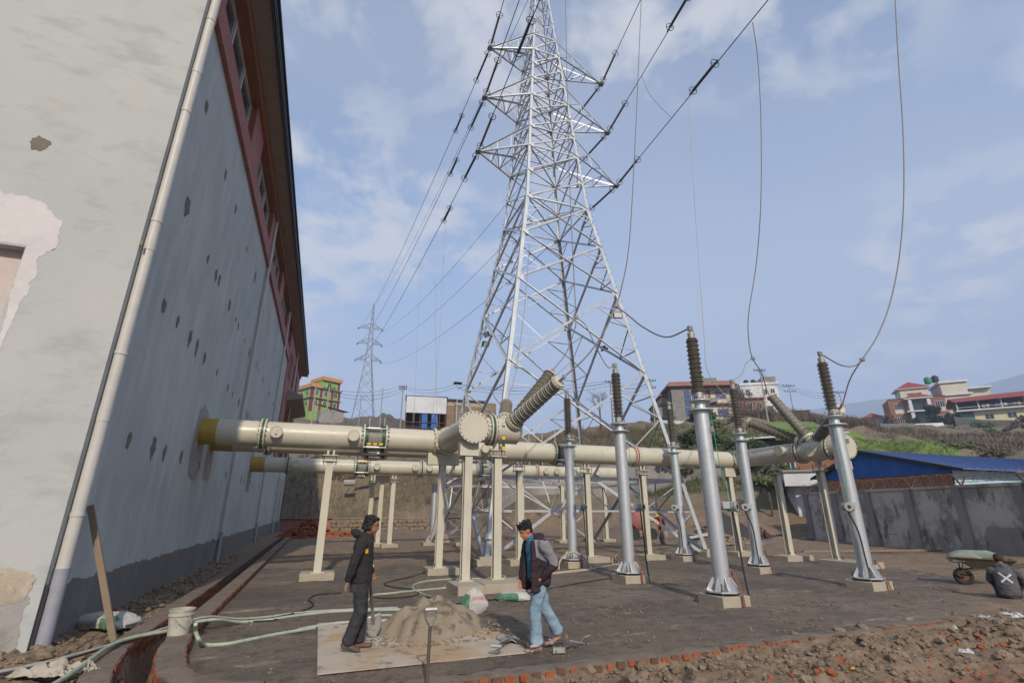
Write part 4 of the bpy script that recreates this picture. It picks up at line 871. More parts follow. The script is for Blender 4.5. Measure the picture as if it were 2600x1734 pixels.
def build_tower():
    t = thing('transmission_tower', 'tall galvanised lattice tower with six cross arms in the middle', 'tower', (TC.x, TC.y, 0))
    C4 = [(-1, -1), (1, -1), (1, 1), (-1, 1)]
    for sx, sy in C4:
        for z0, z1, w in ((-.1, TW, .18), (TW, 29.8, .14), (29.8, 36.3, .1), (36.3, TTOP, .07)):
            member(t, 'leg', leg_pt(sx, sy, z0), leg_pt(sx, sy, z1), w, (-sx, 0, 0) if sx * sy > 0 else (0, -sy, 0))
    lv = [3.0, 8.0, 12.4, 15.3, TW, 19.7, 21.55, 23.05, 24.4, 25.67, 27.15, 28.5, 29.8, 31.3, 32.8, 34.2, 35.4, 36.3]
    for i in range(4):
        a, c = C4[i], C4[(i + 1) % 4]; nrm = Vector((-(a[0] + c[0]) / 2, -(a[1] + c[1]) / 2, 0))
        # splayed base panel
        A0, B0, A3, B3 = leg_pt(*a, .0), leg_pt(*c, .0), leg_pt(*a, 3.0), leg_pt(*c, 3.0); M3 = (A3 + B3) / 2
        member(t, 'strut', A3, B3, .11, nrm); member(t, 'brace', A0, M3, .12, nrm); member(t, 'brace', B0, M3, .12, nrm)
        A2, B2 = leg_pt(*a, 1.75), leg_pt(*c, 1.75); ua, ub = A0.lerp(M3, .583), B0.lerp(M3, .583)
        member(t, 'strut', A2, ua, .07, nrm); member(t, 'strut', B2, ub, .07, nrm); member(t, 'strut', ua, ub, .07, nrm)
        for L0, ud, L3, s in ((A0, ua, A3, a), (B0, ub, B3, c)):
            member(t, 'tie', leg_pt(*s, 1.75), L0.lerp(M3, .3), .045, nrm); member(t, 'tie', ud, L3.lerp(M3, .45), .045, nrm); member(t, 'tie', ud, L3, .045, nrm)
        for k in range(len(lv) - 1):
            z0, z1 = lv[k], lv[k + 1]; P, Q, P1, Q1 = leg_pt(*a, z0), leg_pt(*c, z0), leg_pt(*a, z1), leg_pt(*c, z1)
            w = .1 if z0 < TW else .07 if z0 < 31 else .05
            member(t, 'brace', P, Q1, w, nrm); member(t, 'brace', Q + nrm.normalized() * -.03, P1 + nrm.normalized() * -.03, w, -nrm)
            if z1 in (TW, 21.55, 23.05, 25.67, 27.15, 29.8, 31.3, 36.3): member(t, 'strut', P1, Q1, w * .9, nrm)
            if z0 < TW - .1:
                w0, w1 = thw(z0), thw(z1); s = w0 / (w0 + w1); zc = z0 + (z1 - z0) * s
                for D0, D1, L, o in ((P, Q1, a, 0), (Q, P1, c, 0)):
                    m1 = D0.lerp(D1, s * .5); member(t, 'tie', m1, leg_pt(*L, z0 + (zc - z0) * .5), .045, nrm); member(t, 'tie', m1, leg_pt(*L, zc), .045, nrm)
                for D0, D1, L in ((P, Q1, c), (Q, P1, a)):
                    m1 = D0.lerp(D1, s + (1 - s) * .5); member(t, 'tie', m1, leg_pt(*L, zc + (z1 - zc) * .5), .045, nrm); member(t, 'tie', m1, leg_pt(*L, zc), .045, nrm)
    for z in (3.0, TW, 21.55, 25.67, 29.8):
        member(t, 'strut', leg_pt(-1, -1, z), leg_pt(1, 1, z), .08); member(t, 'strut', leg_pt(1, -1, z), leg_pt(-1, 1, z), .08)
    for z, xl, xr in ARMS:
        for s, tx in ((-1, xl), (1, xr)):
            tip = Vector((tx, TC.y, z)); b = B(); b.box(tip, (.3, .34, .12)); arm = b.obj('cross_arm', 'galv_far', t, False)
            lo = [leg_pt(s, q, z) for q in (-1, 1)]; up = [leg_pt(s, q, z + 1.5) for q in (-1, 1)]
            for q in (0, 1):
                member(arm, 'chord', lo[q], tip, .09, AZ3); member(arm, 'chord', up[q], tip, .09, -AZ3)
                for f in (.35, .62):
                    member(arm, 'lacing', lo[q].lerp(tip, f), up[q].lerp(tip, f), .05, AY)
                member(arm, 'lacing', lo[q], up[q].lerp(tip, .35), .05, AY); member(arm, 'lacing', lo[q].lerp(tip, .35), up[q].lerp(tip, .62), .05, AY)
            for f in (.35, .62): member(arm, 'lacing', lo[0].lerp(tip, f), lo[1].lerp(tip, f), .05, AZ3)
            member(arm, 'lacing', lo[0], lo[1].lerp(tip, .35), .05, AZ3); member(arm, 'lacing', lo[1].lerp(tip, .35), lo[0].lerp(tip, .62), .05, AZ3)
    # climbing bolts and gusset plates
    b = B()
    for sx, sy in ((1, -1), (-1, 1)):
        for k in range(70):
            z = 3.5 + k * .42; p = leg_pt(sx, sy, z); d = Vector((sx, 0, 0)) if k % 2 else Vector((0, sy, 0)); b.cyl(p, p + d * .2, .012, n=5)
    tag(b.obj('step_bolts', 'galv_far', t, False), kind='stuff')
    b = B()
    for sx, sy in C4:
        for z in lv[:13]:
            p = leg_pt(sx, sy, z); b.box(p + Vector((-sx * .16, sy * .012, 0)), (.3, .02, .3)); b.box(p + Vector((sx * .012, -sy * .16, 0)), (.02, .3, .3))
    tag(b.obj('gusset_plates', 'galv_tower', t, False), kind='stuff')
    for sx, sy in C4:
        p = leg_pt(sx, sy, 0); tag(footing_at(p, sx, sy), {(-1, -1): 'stub foundation of the near left tower leg', (1, -1): 'stub foundation of the near right tower leg', (1, 1): 'stub foundation of the rear right tower leg', (-1, 1): 'stub foundation of the rear left tower leg'}[(sx, sy)], 'footing', 'concrete footings of the switchyard')
def footing_at(p, sx, sy):
    b = B(); b.box((p.x, p.y, .06), (.8, .8, .3)); b.box((p.x, p.y, .24), (.5, .5, .1)); return b.obj('concrete_footing', 'footing', None, False)
build_tower()
def floodlight(p, d, label):
    t = thing('floodlight', label, 'floodlight', p); p = Vector(p); x, y, d = basis(d)
    M = Matrix((x, y, d)).transposed(); b = B(); b.box(p, (.42, .3, .1), rot=M); b.obj('housing', 'black', t, False)
    b = B(); b.box(p + d * .052, (.36, .24, .012), rot=M); b.obj('lens', 'lamp_glass', t, False)
    b = B(); b.bar(p - d * .05, p - d * .25, .3, .02); b.obj('bracket', 'dark_metal', t, False)
floodlight(at(1418, 724, 18.4), (-.25, -.9, -.1), 'square floodlight on the right side of the tower, facing the yard')
floodlight(at(1117, 768, 25.2), (-.8, -.3, -.5), 'dark floodlight on the left tower leg, upper of two')
floodlight(at(1115, 790, 25.2), (.2, -.9, -.6), 'dark floodlight on the left tower leg, lower of two')
floodlight(at(1388, 802, 26.5), (.5, .3, -.8), 'dark floodlight seen from below inside the tower')
def build_far_tower():
    Y = 150.; cx, base, top = 8.9, 26., 63.4; t = thing('transmission_tower', 'distant grey lattice tower on the hill beyond the spoil heap', 'tower', (cx, Y, base)); w0, w1, zb = 4.0, 1.15, 45.
    def hw(z): return w0 + (w1 - w0) * (z - base) / (zb - base) if z < zb else w1 + (.15 - w1) * (z - zb) / (top - zb)
    def lp(sx, sy, z): return Vector((cx + sx * hw(z) * .8, Y + sy * hw(z) * .8, z))
    C4 = [(-1, -1), (1, -1), (1, 1), (-1, 1)]; r = .085
    for s in C4:
        b = B(); b.tube([lp(*s, base), lp(*s, zb), lp(*s, top)], r, 5); b.obj('leg', 'galv_far', t, False)
    b = B(); lv = [base, 31, 35.5, 39, 42, 45, 47.5, 50.2, 52.6, 55.2, 57.5, 59.5, 61.3, 63]
    for i in range(4):
        a, c = C4[i], C4[(i + 1) % 4]
        for z0, z1 in zip(lv, lv[1:]):
            b.bar(lp(*a, z0), lp(*c, z1), .1, .1); b.bar(lp(*c, z0), lp(*a, z1), .1, .1)
    tag(b.obj('bracing', 'galv_far', t, False), kind='stuff')
    tips = []
    for z, xl, xr in ((44.9, 5.2, 12.7), (50.2, 5.3, 12.5), (55.2, 5.2, 12.3)):
        for s, tx in ((-1, xl), (1, xr)):
            tip = Vector((tx, Y, z)); b = B()
            for q in (-1, 1): b.bar(lp(s, q, z), tip, .11, .11); b.bar(lp(s, q, z + 1.7), tip, .11, .11); b.bar(lp(s, q, z), lp(s, q, z + 1.7).lerp(tip, .5), .08, .08); b.bar(lp(s, q, z).lerp(tip, .5), lp(s, q, z + 1.7).lerp(tip, .5), .08, .08)
            b.obj('cross_arm', 'galv_far', t, False)
            b = B(); e = tip + Vector((-.35 if s < 0 else -.4, -1.5, -1.2)); b.lathe(tip, e - tip, [(0, .05), (.2, .16), ((e - tip).length - .2, .16), ((e - tip).length, .05)], 8); b.obj('insulator_string', 'insul_string', t); tips.append(e)
    return tips
FTIPS = build_far_tower()

# ------------------------------------------------------------------ tension strings, conductors and droppers
def string(p0, d, label, L=3.0):
    p0 = Vector(p0); d = Vector(d).normalized(); t = thing('insulator_string', label, 'insulator', p0, 'tension insulator strings on the big tower')
    prof = [(.0, .03), (.25, .03)]; n = 20
    for i in range(n):
        a = .3 + (L - .6) * i / n; w = (L - .6) / n; prof += [(a, .025), (a + w * .25, .07), (a + w * .45, .072), (a + w * .5, .026)]
    prof += [(L - .25, .03), (L, .03)]; b = B(); b.lathe(p0, d, prof, 12); b.obj('discs', 'insul_string', t)
    x, y, _ = basis(d)
    for q in (.3, L - .2):
        b = B(); pts = [p0 + d * q + (x * math.cos(a) + y * math.sin(a)) * .2 for a in np.linspace(0, 2 * math.pi, 17)]; b.tube(pts, .018, 6); b.bar(p0 + d * q - x * .2, p0 + d * q + x * .2, .02, .02); b.obj('arcing_ring', 'dark_metal', t)
    return p0 + d * L
def cable(name, pts, r, label, cat, m='line_dark', group=None):
    b = B(); b.tube(pts, r, 6); return tag(b.obj(name, m), label, cat, group)
SIDE = {0: 'lower', 1: 'middle', 2: 'upper'}
NEARP = {(0, -1): at(1238, 0, 12.8), (1, -1): at(1192, 0, 15.8), (2, -1): at(1157, 0, 18.6), (0, 1): at(1755, 5, 9.3), (1, 1): at(1575, 0, 12.6), (2, 1): at(1470, 0, 15.8)}
NLINE = {}
for i, (z, xl, xr) in enumerate(ARMS):
    for s, tx in ((-1, xl), (1, xr)):
        sd = 'left' if s < 0 else 'right'; tip = Vector((tx, TC.y, z)); tgt = NEARP[(i, s)]; d = (tgt - tip).normalized()
        e = string(tip + d * .2, d, f'black insulator string from the {SIDE[i]} {sd} cross arm towards the camera')
        end = tip + d * 34; cable('conductor', sag(e, end, .12, 12), .022, f'dark conductor from the {SIDE[i]} {sd} cross arm passing overhead', 'conductor', group='overhead conductors'); NLINE[(i, s)] = (e, end)
        if (i, s) in ((0, 1), (1, 1), (2, 1), (0, -1)):
            q = e.lerp(end, .17 if s > 0 else .12); string(q, d, f'second black insulator string farther out on the {SIDE[i]} {sd} overhead conductor', 2.2)
        fe = FTIPS[i * 2 + (0 if s < 0 else 1)]; fd = (fe - tip).normalized(); fd = (fd + Vector((0, 0, -.1))).normalized()
        e2 = string(tip + fd * .2, fd, f'black insulator string from the {SIDE[i]} {sd} cross arm towards the far tower')
        if s < 0: string(e2 + fd * 3.2 - AZ3 * .12, (fd + AZ3 * -.02), f'second black insulator string on the {SIDE[i]} left conductor towards the far tower', 2.4)
        cable('conductor', sag(e2, fe, 3.0, 24), .022, f'dark conductor running from the {SIDE[i]} {sd} cross arm to the far tower', 'conductor', group='overhead conductors')
cable('shield_wire', sag((TC.x, TC.y, TTOP), (8.9, 150, 63.4), 3.5, 24), .018, 'thin earth wire from the tower peak to the far tower peak', 'wire')
def clampfit(p, label):
    p = Vector(p); b = B(); b.box(p, (.16, .06, .06)); b.box(p + Vector((0, 0, .0)), (.05, .1, .11)); b.box(p + Vector((.06, 0, 0)), (.04, .1, .1)); return tag(b.obj('parallel_clamp', 'clamp', None, False), label, 'clamp', 'bolted clamps on the droppers')
def dropper(pts, r, label, m='cable'):
    P = smooth_path(pts, 8); return cable('dropper_cable', P, r, label, 'cable', m, 'cables dropping to the arresters and bushings')
c = at(1414, 703, 11.3); dropper([at(1474, -40, 15.5), at(1466, 150, 14.6), at(1458, 330, 13.6), at(1449, 500, 12.6), at(1441, 590, 11.9), at(1427, 660, 11.5), c, at(1385, 765, 11.1), at(1345, 820, 11.0), TERM['a']], .02, 'thick cable curving down past the tower to the nearest bushing')
dropper([c, at(1440, 722, 10.8), at(1478, 752, 10.2), at(1530, 774, 9.6), ARR['A3']], .02, 'short cable from the clamp to the arrester nearest the camera'); clampfit(c, 'bolted clamp above the square floodlight')
c = at(1322, 728, 13.4); dropper([at(1298, -20, 17.5), at(1302, 200, 16.5), at(1308, 420, 15.2), at(1316, 600, 14.2), c, at(1318, 760, 13.4), at(1300, 810, 13.45), TERM['b']], .016, 'thin cable dropping in front of the tower to the steep bushing')
dropper([c, at(1345, 748, 13.1), at(1370, 800, 12.8), at(1395, 842, 12.5), ARR['A2']], .016, 'short cable from the tower-front clamp to the arrester right of the walking man'); clampfit(c, 'bolted clamp in front of the tower bracing')
c = at(1186, 842, 15.6); dropper([at(1216, 560, 18), at(1205, 700, 17), at(1195, 780, 16.2), c, at(1178, 880, 15.2), TERM['c']], .016, 'thin cable dropping to the foreshortened bushing behind the tee', 'cable_pale')
dropper([c, at(1205, 848, 15.7), at(1240, 880, 15.9), at(1270, 906, 16.), ARR['A1']], .016, 'short cable from the pale clamp to the rear arrester of the near row', 'cable_pale'); clampfit(c, 'pale bolted clamp left of the two big bushings')
c = at(1662, 905, 16.2); dropper([at(1580, 238, 17.), at(1592, 420, 16.9), at(1604, 600, 16.7), at(1616, 760, 16.5), at(1624, 850, 16.4), c, at(1690, 945, 16.), TERM['d']], .016, 'thin cable dropping beside the tallest arrester to the low left bushing', 'cable_pale')
dropper([c, at(1630, 925, 16.4), at(1590, 936, 16.5), ARR['A6']], .016, 'short pale cable to the rear arrester of the right row', 'cable_pale'); clampfit(c, 'bolted clamp in front of the stone-clad house')
c = at(1728, 823, 13.6); dropper([at(1728, 52, 11.), at(1740, 140, 11.4), at(1747, 280, 11.8), at(1747, 460, 12.3), at(1737, 600, 12.9), at(1719, 720, 13.3), at(1719, 780, 13.5), c, at(1748, 855, 14.), TERM['e']], .018, 'cable hanging from the clamp high up to the middle junction bushing')
dropper([c, at(1712, 835, 13.3), at(1704, 858, 13.), ARR['A4']], .016, 'short looped cable to the middle arrester of the right row', 'cable_pale'); clampfit(c, 'bolted clamp between two arresters of the right row')
c = at(1979, 826, 10.4); dropper([at(2053, -40, 8.5), at(2062, 130, 8.8), at(2073, 300, 9.1), at(2075, 450, 9.4), at(2066, 580, 9.7), at(2045, 690, 10.), at(2015, 770, 10.2), c, at(1952, 870, 10.9), TERM['f']], .02, 'thick cable at the far right sweeping down to the right junction bushing')
dropper([c, at(1962, 840, 10.2), at(1930, 838, 9.8), ARR['A5']], .018, 'short cable to the arrester near the boundary wall'); clampfit(c, 'bolted clamp on the sweeping cable at the right')
for k, (pp, l) in enumerate((([(1024, 470, 34), (1018, 600, 33), (1010, 760, 32), (998, 900, 31.5), (994, 960, 31)], 'thin pale dropper left of the tower, rightmost of three'), ([(1000, 640, 36), (1000, 760, 35), (1002, 880, 34), (1004, 980, 33)], 'thin pale dropper left of the tower, middle of three'), ([(966, 592, 40), (960, 740, 38), (953, 900, 36), (950, 970, 35)], 'thin pale dropper left of the tower, leftmost of three'))):
    dropper([at(*q) for q in pp], .014, l, 'cable_pale')
dropper([at(1474, 176, 17.5), at(1490, 215, 17.), at(1515, 245, 16.5), at(1541, 270, 16)], .012, 'short slack jumper between two overhead conductors', 'cable')

b = B(); b.box(leg_pt(-1, -1, .95) + Vector((-.02, -.12, 0)), (.3, .12, .22)); tag(b.obj('junction_box', 'white_frame', None, False), 'small white junction box on the foot of the near left tower leg', 'box')
# ------------------------------------------------------------------ hillside: houses, sheds, walls, poles
def sight(px, py, dist):
    """point at a horizontal distance along a measured sight line"""
    p = at(px, py, 10.); d = p - CAM; return CAM + d * (dist / math.hypot(d.x, d.y))
class House:
    def __init__(s, name, label, cat, o, rz):
        s.o = Vector(o); s.rz = rz; s.M = Matrix.Translation(s.o) @ Matrix.Rotation(rz, 4, 'Z'); s.t = thing(name, label, cat, o)
    def box(s, name, m, a, b, parent=None):
        q = B(); q.b2(a, b); q.v = [tuple(s.M @ Vector(v)) for v in q.v]; return q.obj(name, m, parent or s.t, False)
    def poly(s, name, m, vs, fs, parent=None):
        q = B(); q.add([s.M @ Vector(v) for v in vs], fs); return q.obj(name, m, parent or s.t, False)
    def win(s, face, u, z, w, h, frame='white_frame', pane='glass', n=2, off=0.):
        """face 'f' = local y=off looking -y, 'l' = local x=off looking -x"""
        def bx(nm, m, u0, u1, z0, z1, d, par=None):
            a, b = ((u0, off - d, z0), (u1, off + .02, z1)) if face == 'f' else ((off - d, u0, z0), (off + .02, u1, z1))
            return s.box(nm, m, a, b, par)
        f = bx('window', frame, u, u + w, z, z + h, .05)
        for k in range(n):
            cw = (w - .08 * (n + 1)) / n; bx('pane', pane, u + .08 + k * (cw + .08), u + .08 + k * (cw + .08) + cw, z + .08, z + h - .08, .07, f)
    def tank(s, m, x, y, z, r=.55, h=1.2):
        q = B(); q.lathe(s.M @ Vector((x, y, z)), AZ3, [(0, r), (h * .25, r), (h * .28, r * 1.05), (h * .31, r), (h * .55, r), (h * .58, r * 1.05), (h * .61, r), (h * .8, r), (h * .95, r * .5), (h, r * .4)], 16); return q.obj('water_tank', m, s.t)
def houses():
    # lime and magenta house beside the power house
    h = House('house', 'lime green house with magenta pillars and orange roof parapet', 'house', sight(711, 935, 152), R(30))
    h.box('wall', 'lime_paint', (0, 0, -4), (9, 8, 6.2)); h.box('floor_band', 'grey_concrete', (-.5, -.6, 2.95), (9.6, 8, 3.2)); h.box('floor_band', 'grey_concrete', (-.5, -.6, 6.0), (9.6, 8, 6.25))
    for x, y in ((-.08, -.08), (2.6, -.1), (6.2, -.1), (8.5, -.1)): h.box('pillar', 'magenta_paint', (x, y, -1), (x + .75, y + .7, 5.98))
    h.box('parapet', 'orange_paint', (-.5, -.6, 6.26), (2.4, -.4, 7.2)); h.box('parapet', 'orange_paint', (-.5, -.38, 6.26), (-.3, 8, 7.2)); h.box('upper_room', 'lime_paint', (3.2, .5, 6.26), (9, 7, 8.8)); h.box('parapet', 'orange_paint', (3.0, -.2, 8.82), (9.5, 7.2, 9.9)); h.box('pillar', 'magenta_paint', (8.4, .4, 6.26), (9.1, 1.2, 8.8))
    for u in (1.0, 3.9, 7.1): h.win('f', u, .7, 1.1, 1.7); h.win('f', u, 3.9, 1.1, 1.6)
    for u in (1.6, 5): h.win('l', u, .8, 1.4, 1.4); h.win('l', u, 3.9, 1.4, 1.4)
    h.win('f', 5, 6.9, 1.2, 1.4, off=.5)
    h = House('lean_to', 'dark roofed lean-to below the lime green house', 'shed', sight(752, 950, 140), R(15))
    h.box('wall', 'grey_concrete', (-2, 0, -2.5), (4.4, 3, 1.0)); h.poly('roof', 'dark_metal', [(-2.6, -.6, 2.2), (5.4, -.6, .9), (5.4, 3, 1.3), (-2.6, 3, 2.6), (-2.6, -.6, 2.3), (5.4, -.6, 1.0), (5.4, 3, 1.4), (-2.6, 3, 2.7)], [(3, 2, 1, 0), (4, 5, 6, 7), (0, 1, 5, 4), (1, 2, 6, 5), (3, 0, 4, 7)])
    # sheds left of the tower
    h = House('shed', 'shed with white corrugated front above a dark open bay', 'shed', sight(929, 985, 78), R(-8))
    h.box('fascia_panel', 'corrugated_white', (0, -.1, 2.6), (6.3, .1, 5.2))
    for k in range(22): h.box('rib', 'corrugated_white', (.05 + k * .285, -.15, 2.6), (.12 + k * .285, -.1, 5.2))
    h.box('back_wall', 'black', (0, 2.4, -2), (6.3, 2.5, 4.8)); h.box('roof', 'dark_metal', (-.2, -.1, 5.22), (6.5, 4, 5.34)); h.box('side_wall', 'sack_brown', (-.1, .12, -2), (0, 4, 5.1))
    for x, w in ((2.5, .9), (4.0, .9)): h.box('blue_panel', 'tarp_blue', (x, .05, .2), (x + w, .12, 2.58))
    for x in (0, 1.1, 2.2, 5.2, 6.1): h.box('post', 'rust', (x, -.05, -2), (x + .1, .05, 2.58))
    for z in (.0, 1.1): h.box('rail', 'rust', (0, -.12, z), (6.2, -.06, z + .08))
    h = House('shed', 'brown sackcloth-covered shed right behind the left tower leg', 'shed', sight(1024, 985, 79), R(-4))
    h.box('wall', 'sack_brown', (0, 0, -2), (8.2, 4, 4.6)); h.box('roof', 'dark_metal', (-.2, -.4, 4.62), (6.4, 4.2, 4.85)); h.box('wall_top', 'wall_tan', (.02, -.05, 3.8), (6.2, -.0, 4.6))
    # stone clad house
    h = House('house', 'stone-clad house with blue turret window and pink tiled cornice', 'house', sight(1590, 962, 97), R(-26))
    h.box('wall', 'cream', (0, 0, -3), (7.6, 7, 6.0)); h.box('turret', 'stone_clad', (-3.6, -1.2, -3), (0, 3.5, 6.0)); h.box('dark_strip', 'black', (-3.62, -.6, .6), (-3.58, .2, 4.9)); h.win('f', -1.3, .2, 1.0, 5.0, 'dark_metal', 'blue_glass', 2, -1.2)
    h.poly('cornice', 'tile_pink', [(-4.4, -2.0, 5.9), (8.4, -2.0, 5.9), (8.4, 7.5, 5.9), (-4.4, 7.5, 5.9), (-3.8, -1.2, 6.9), (7.8, -1.2, 6.9), (7.8, 7, 6.9), (-3.8, 7, 6.9)], [(3, 2, 1, 0), (0, 1, 5, 4), (1, 2, 6, 5), (2, 3, 7, 6), (3, 0, 4, 7), (4, 5, 6, 7)])
    h.box('stone_gable', 'stone_clad', (2, -1.6, 6.2), (4.8, -1.3, 7.4)); h.box('balcony', 'stone_clad', (1.2, -1.2, 2.9), (4.6, -.02, 3.7)); h.box('floor_band', 'tile_pink', (3.2, -.7, 2.6), (7.8, -.02, 2.85)); h.box('balcony', 'stone_clad', (1.2, -1.2, -.9), (4.6, -.02, -.1)); h.box('terrace_rail', 'steel_worn', (-3.6, -1.1, 7.35), (7.6, -1.06, 7.4))
    for x in (-3.6, -1.5, .6, 5, 7.5): h.box('rail_post', 'steel_worn', (x, -1.1, 6.9), (x + .05, -1.05, 7.4))
    for z in (.3, 3.7):
        h.win('f', 1.4, z - .3, .9, 2.0, 'brown_paint', 'brown_paint', 1); h.win('f', 2.9, z - .3, .9, 2.0, 'brown_paint', 'brown_paint', 1); h.win('f', 4.7, z, 2.0, 1.4, 'brown_paint', 'blue_glass', 3); h.win('f', .15, z, .8, 1.5, 'brown_paint', 'blue_glass', 1)
    h.tank('tank_green', 2.5, .6, 6.9, .65, 1.5); h.tank('tank_green', 1.3, .9, 6.9, .5, 1.1)
    h.box('back_wing', 'stone_clad', (-6.2, 2.5, -3), (-3.62, 8, 3.2)); h.box('wing_roof', 'grey_concrete', (-6.5, 2.2, 3.22), (-3.7, 8, 3.45)); h.box('wing_roof', 'tile_pink', (-5.2, 1.9, 4.9), (-3.7, 8, 5.2)); h.box('upper_wing', 'wall_tan', (-4.8, 2.6, 3.62), (-3.62, 8, 4.88))
    h = House('shed', 'small shed with red gate posts beside the stone-clad house', 'shed', sight(1521, 975, 88), R(-15))
    h.box('wall', 'wall_tan', (-.6, 1, -2), (2.4, 3, 1.3)); h.box('roof', 'dark_metal', (-1, .4, 1.32), (2.8, 3.2, 1.5)); h.box('gate', 'pale_blue', (.2, .85, -1.2), (1.4, .95, .9)); h.box('gate_post', 'magenta_paint', (-.2, .8, -1.4), (.18, 1.0, 1.2)); h.box('gate_post', 'magenta_paint', (1.42, .8, -1.4), (1.8, 1.0, 1.2))
    wall('white_garden_wall', 'white garden wall below the stone-clad house', [sight(1545, 985, 84), sight(1660, 985, 86)], 1.3, .25, 'white_wall')
    # red and white building
    h = House('house', 'white flat-roofed building with red brick front behind a dark tree', 'house', sight(1708, 945, 122), R(-30))
    h.box('wall', 'white_wall', (0, 0, -5), (8, 8, 6.0)); h.box('brick_front', 'brick_far', (-.6, -1.2, -5), (4.2, -.02, 2.6)); h.box('ledge', 'tile_pink', (-1, -1.6, 2.62), (4.6, 0, 2.9)); h.box('parapet', 'white_wall', (-.2, -.2, 6.02), (8.2, 8.2, 6.6)); h.box('side_block', 'grey_concrete', (5.2, .4, 6.62), (8, 6, 8.0))
    for u in (1, 4.6, 6.3): h.win('f', u, 3.6, 1.0, 1.5)
    for u in (.5, 2.4): h.win('f', u, .2, 1.2, 1.6, off=-1.2)
    h.win('f', 5.2, -.4, 1.2, 1.6); h.tank('tank_black', 2, 2, 6.6); h.tank('tank_black', 3.6, 2, 6.6)
    o = sight(2012, 915, 215); o.z = T(o.x, o.y) + 1.2; h = House('house', 'small house with a red gable roof far behind the brush', 'house', o, R(-40))
    h.box('wall', 'cream', (-5, 0, -6), (1, 4, 1.4)); h.poly('roof', 'red_roof', [(-5.6, -.6, 1.3), (1.6, -.6, 1.3), (1.6, 4.6, 1.3), (-5.6, 4.6, 1.3), (-2.0, 2, 3.4)], [(0, 1, 4), (1, 2, 4), (2, 3, 4), (3, 0, 4), (3, 2, 1, 0)]); h.win('f', -3, -.3, 1.2, 1.2)
    h = House('shed', 'tiny dark red hut on the skyline left of the gabled house', 'shed', sight(1826, 958, 170), R(-35)); h.box('wall', 'brick_far', (0, 0, -3), (4, 3, 1.8)); h.box('roof', 'rust', (-.3, -.4, 1.82), (4.3, 3.4, 2.0))
    # houses at the far right
    h = House('house', 'cream and red brick house with two red hipped roofs', 'house', sight(2047, 957, 205), R(-47))
    h.box('wall', 'brick_far', (0, 0, -5), (15, 9, 5.6)); h.box('upper_floor', 'cream', (4.5, 3, 5.62), (12, 10, 9.6)); h.box('rear_wing', 'cream', (15.02, 1, -5), (21.5, 12, 9.8)); h.box('rear_slab', 'white_wall', (14.6, .4, 9.82), (22.2, 12.4, 10.5)); h.box('floor_slab', 'white_wall', (14.8, .3, 5.7), (22.4, 12, 6.3)); h.box('floor_slab', 'white_wall', (14.8, .3, 1.6), (22.4, 12, 2.4)); h.box('parapet_band', 'dark_metal', (-.15, -.15, 5.62), (15.2, .05, 5.85))
    h.poly('hip_roof', 'red_roof', [(3.6, 2.2, 9.6), (12.9, 2.2, 9.6), (12.9, 10.8, 9.6), (3.6, 10.8, 9.6), (8.2, 6.5, 12.4)], [(0, 1, 4), (1, 2, 4), (2, 3, 4), (3, 0, 4), (3, 2, 1, 0)]); h.box('eave_band', 'white_wall', (3.7, 2.3, 9.3), (12.8, 10.7, 9.58))
    h.poly('porch_roof', 'red_roof', [(4.0, -2.4, 5.5), (11.6, -2.4, 5.5), (11.6, 2, 5.7), (4.0, 2, 5.7), (7.8, 1.2, 7.6)], [(0, 1, 4), (1, 2, 4), (2, 3, 4), (3, 0, 4), (3, 2, 1, 0)]); h.box('porch_eave', 'white_wall', (4.1, -2.3, 5.1), (11.5, 1.5, 5.48)); h.box('porch_slab', 'white_wall', (4.1, -2.2, .9), (11.5, -.02, 1.3))
    for x in (5.0, 9.9): h.box('porch_column', 'white_wall', (x, -1.9, -4), (x + .9, -1.2, 5.1))
    h.box('porch_glass', 'glass', (6.2, -.3, 1.6), (9.6, -.05, 4.8)); h.box('porch_glass', 'glass', (6.2, -.3, -2.6), (9.6, -.05, .6))
    for u in (1.4, 12.2):
        for z in (2.2, -2.4): h.win('f', u, z, 2.4, 2.0, 'white_frame', 'glass', 4); h.box('sill_panel', 'cream', (u - .1, -.12, z - 1.4), (u + 2.5, -.02, z - .1))
    for z in (2.6, 6.6): h.win('f', 16.2, z, 2.4, 2.2, 'white_frame', 'cream', 2, 1); h.win('f', 19.2, z, 1.6, 2.2, 'white_frame', 'cream', 2, 1)
    h.tank('tank_green', 12.8, 3.5, 10.6, .95, 2.3); h.tank('tank_black', 15, 4, 11.0, .95, 2.3); h.box('vent_strip', 'dark_metal', (6.3, 2.9, 7.4), (10.2, 2.99, 7.8))
    h = House('house', 'teal and cream flat-roofed house behind the cream and brick house', 'house', sight(2182, 958, 222), R(-50))
    h.box('wall', 'cream', (0, 0, -5), (12, 10, 8.8)); h.box('teal_bay', 'teal_paint', (-.6, -1.4, 6.6), (6, -.02, 8.8)); h.box('teal_strip', 'teal_paint', (-.7, -.5, -5), (.9, 8, 8.6)); h.box('floor_band', 'teal_paint', (-.8, -1.5, 2.6), (7.2, -.02, 3.5)); h.box('roof_slab', 'white_wall', (-.8, -1.6, 8.82), (12.4, 10, 9.3))
    for z in (3.9, -.6): h.win('f', 2.4, z, 3.6, 2.1, 'white_frame', 'magenta_paint', 4); h.win('f', 8, z, 2, 1.6)
    h.tank('tank_black', 1.6, 2, 9.3, 1.2, 2.6); h.tank('tank_green', 11.3, -1, 4.2, 1.0, 2.2)
    h = House('house', 'long yellow house with a rusty red roof over an open upper floor', 'house', sight(2220, 966, 196), R(-52))
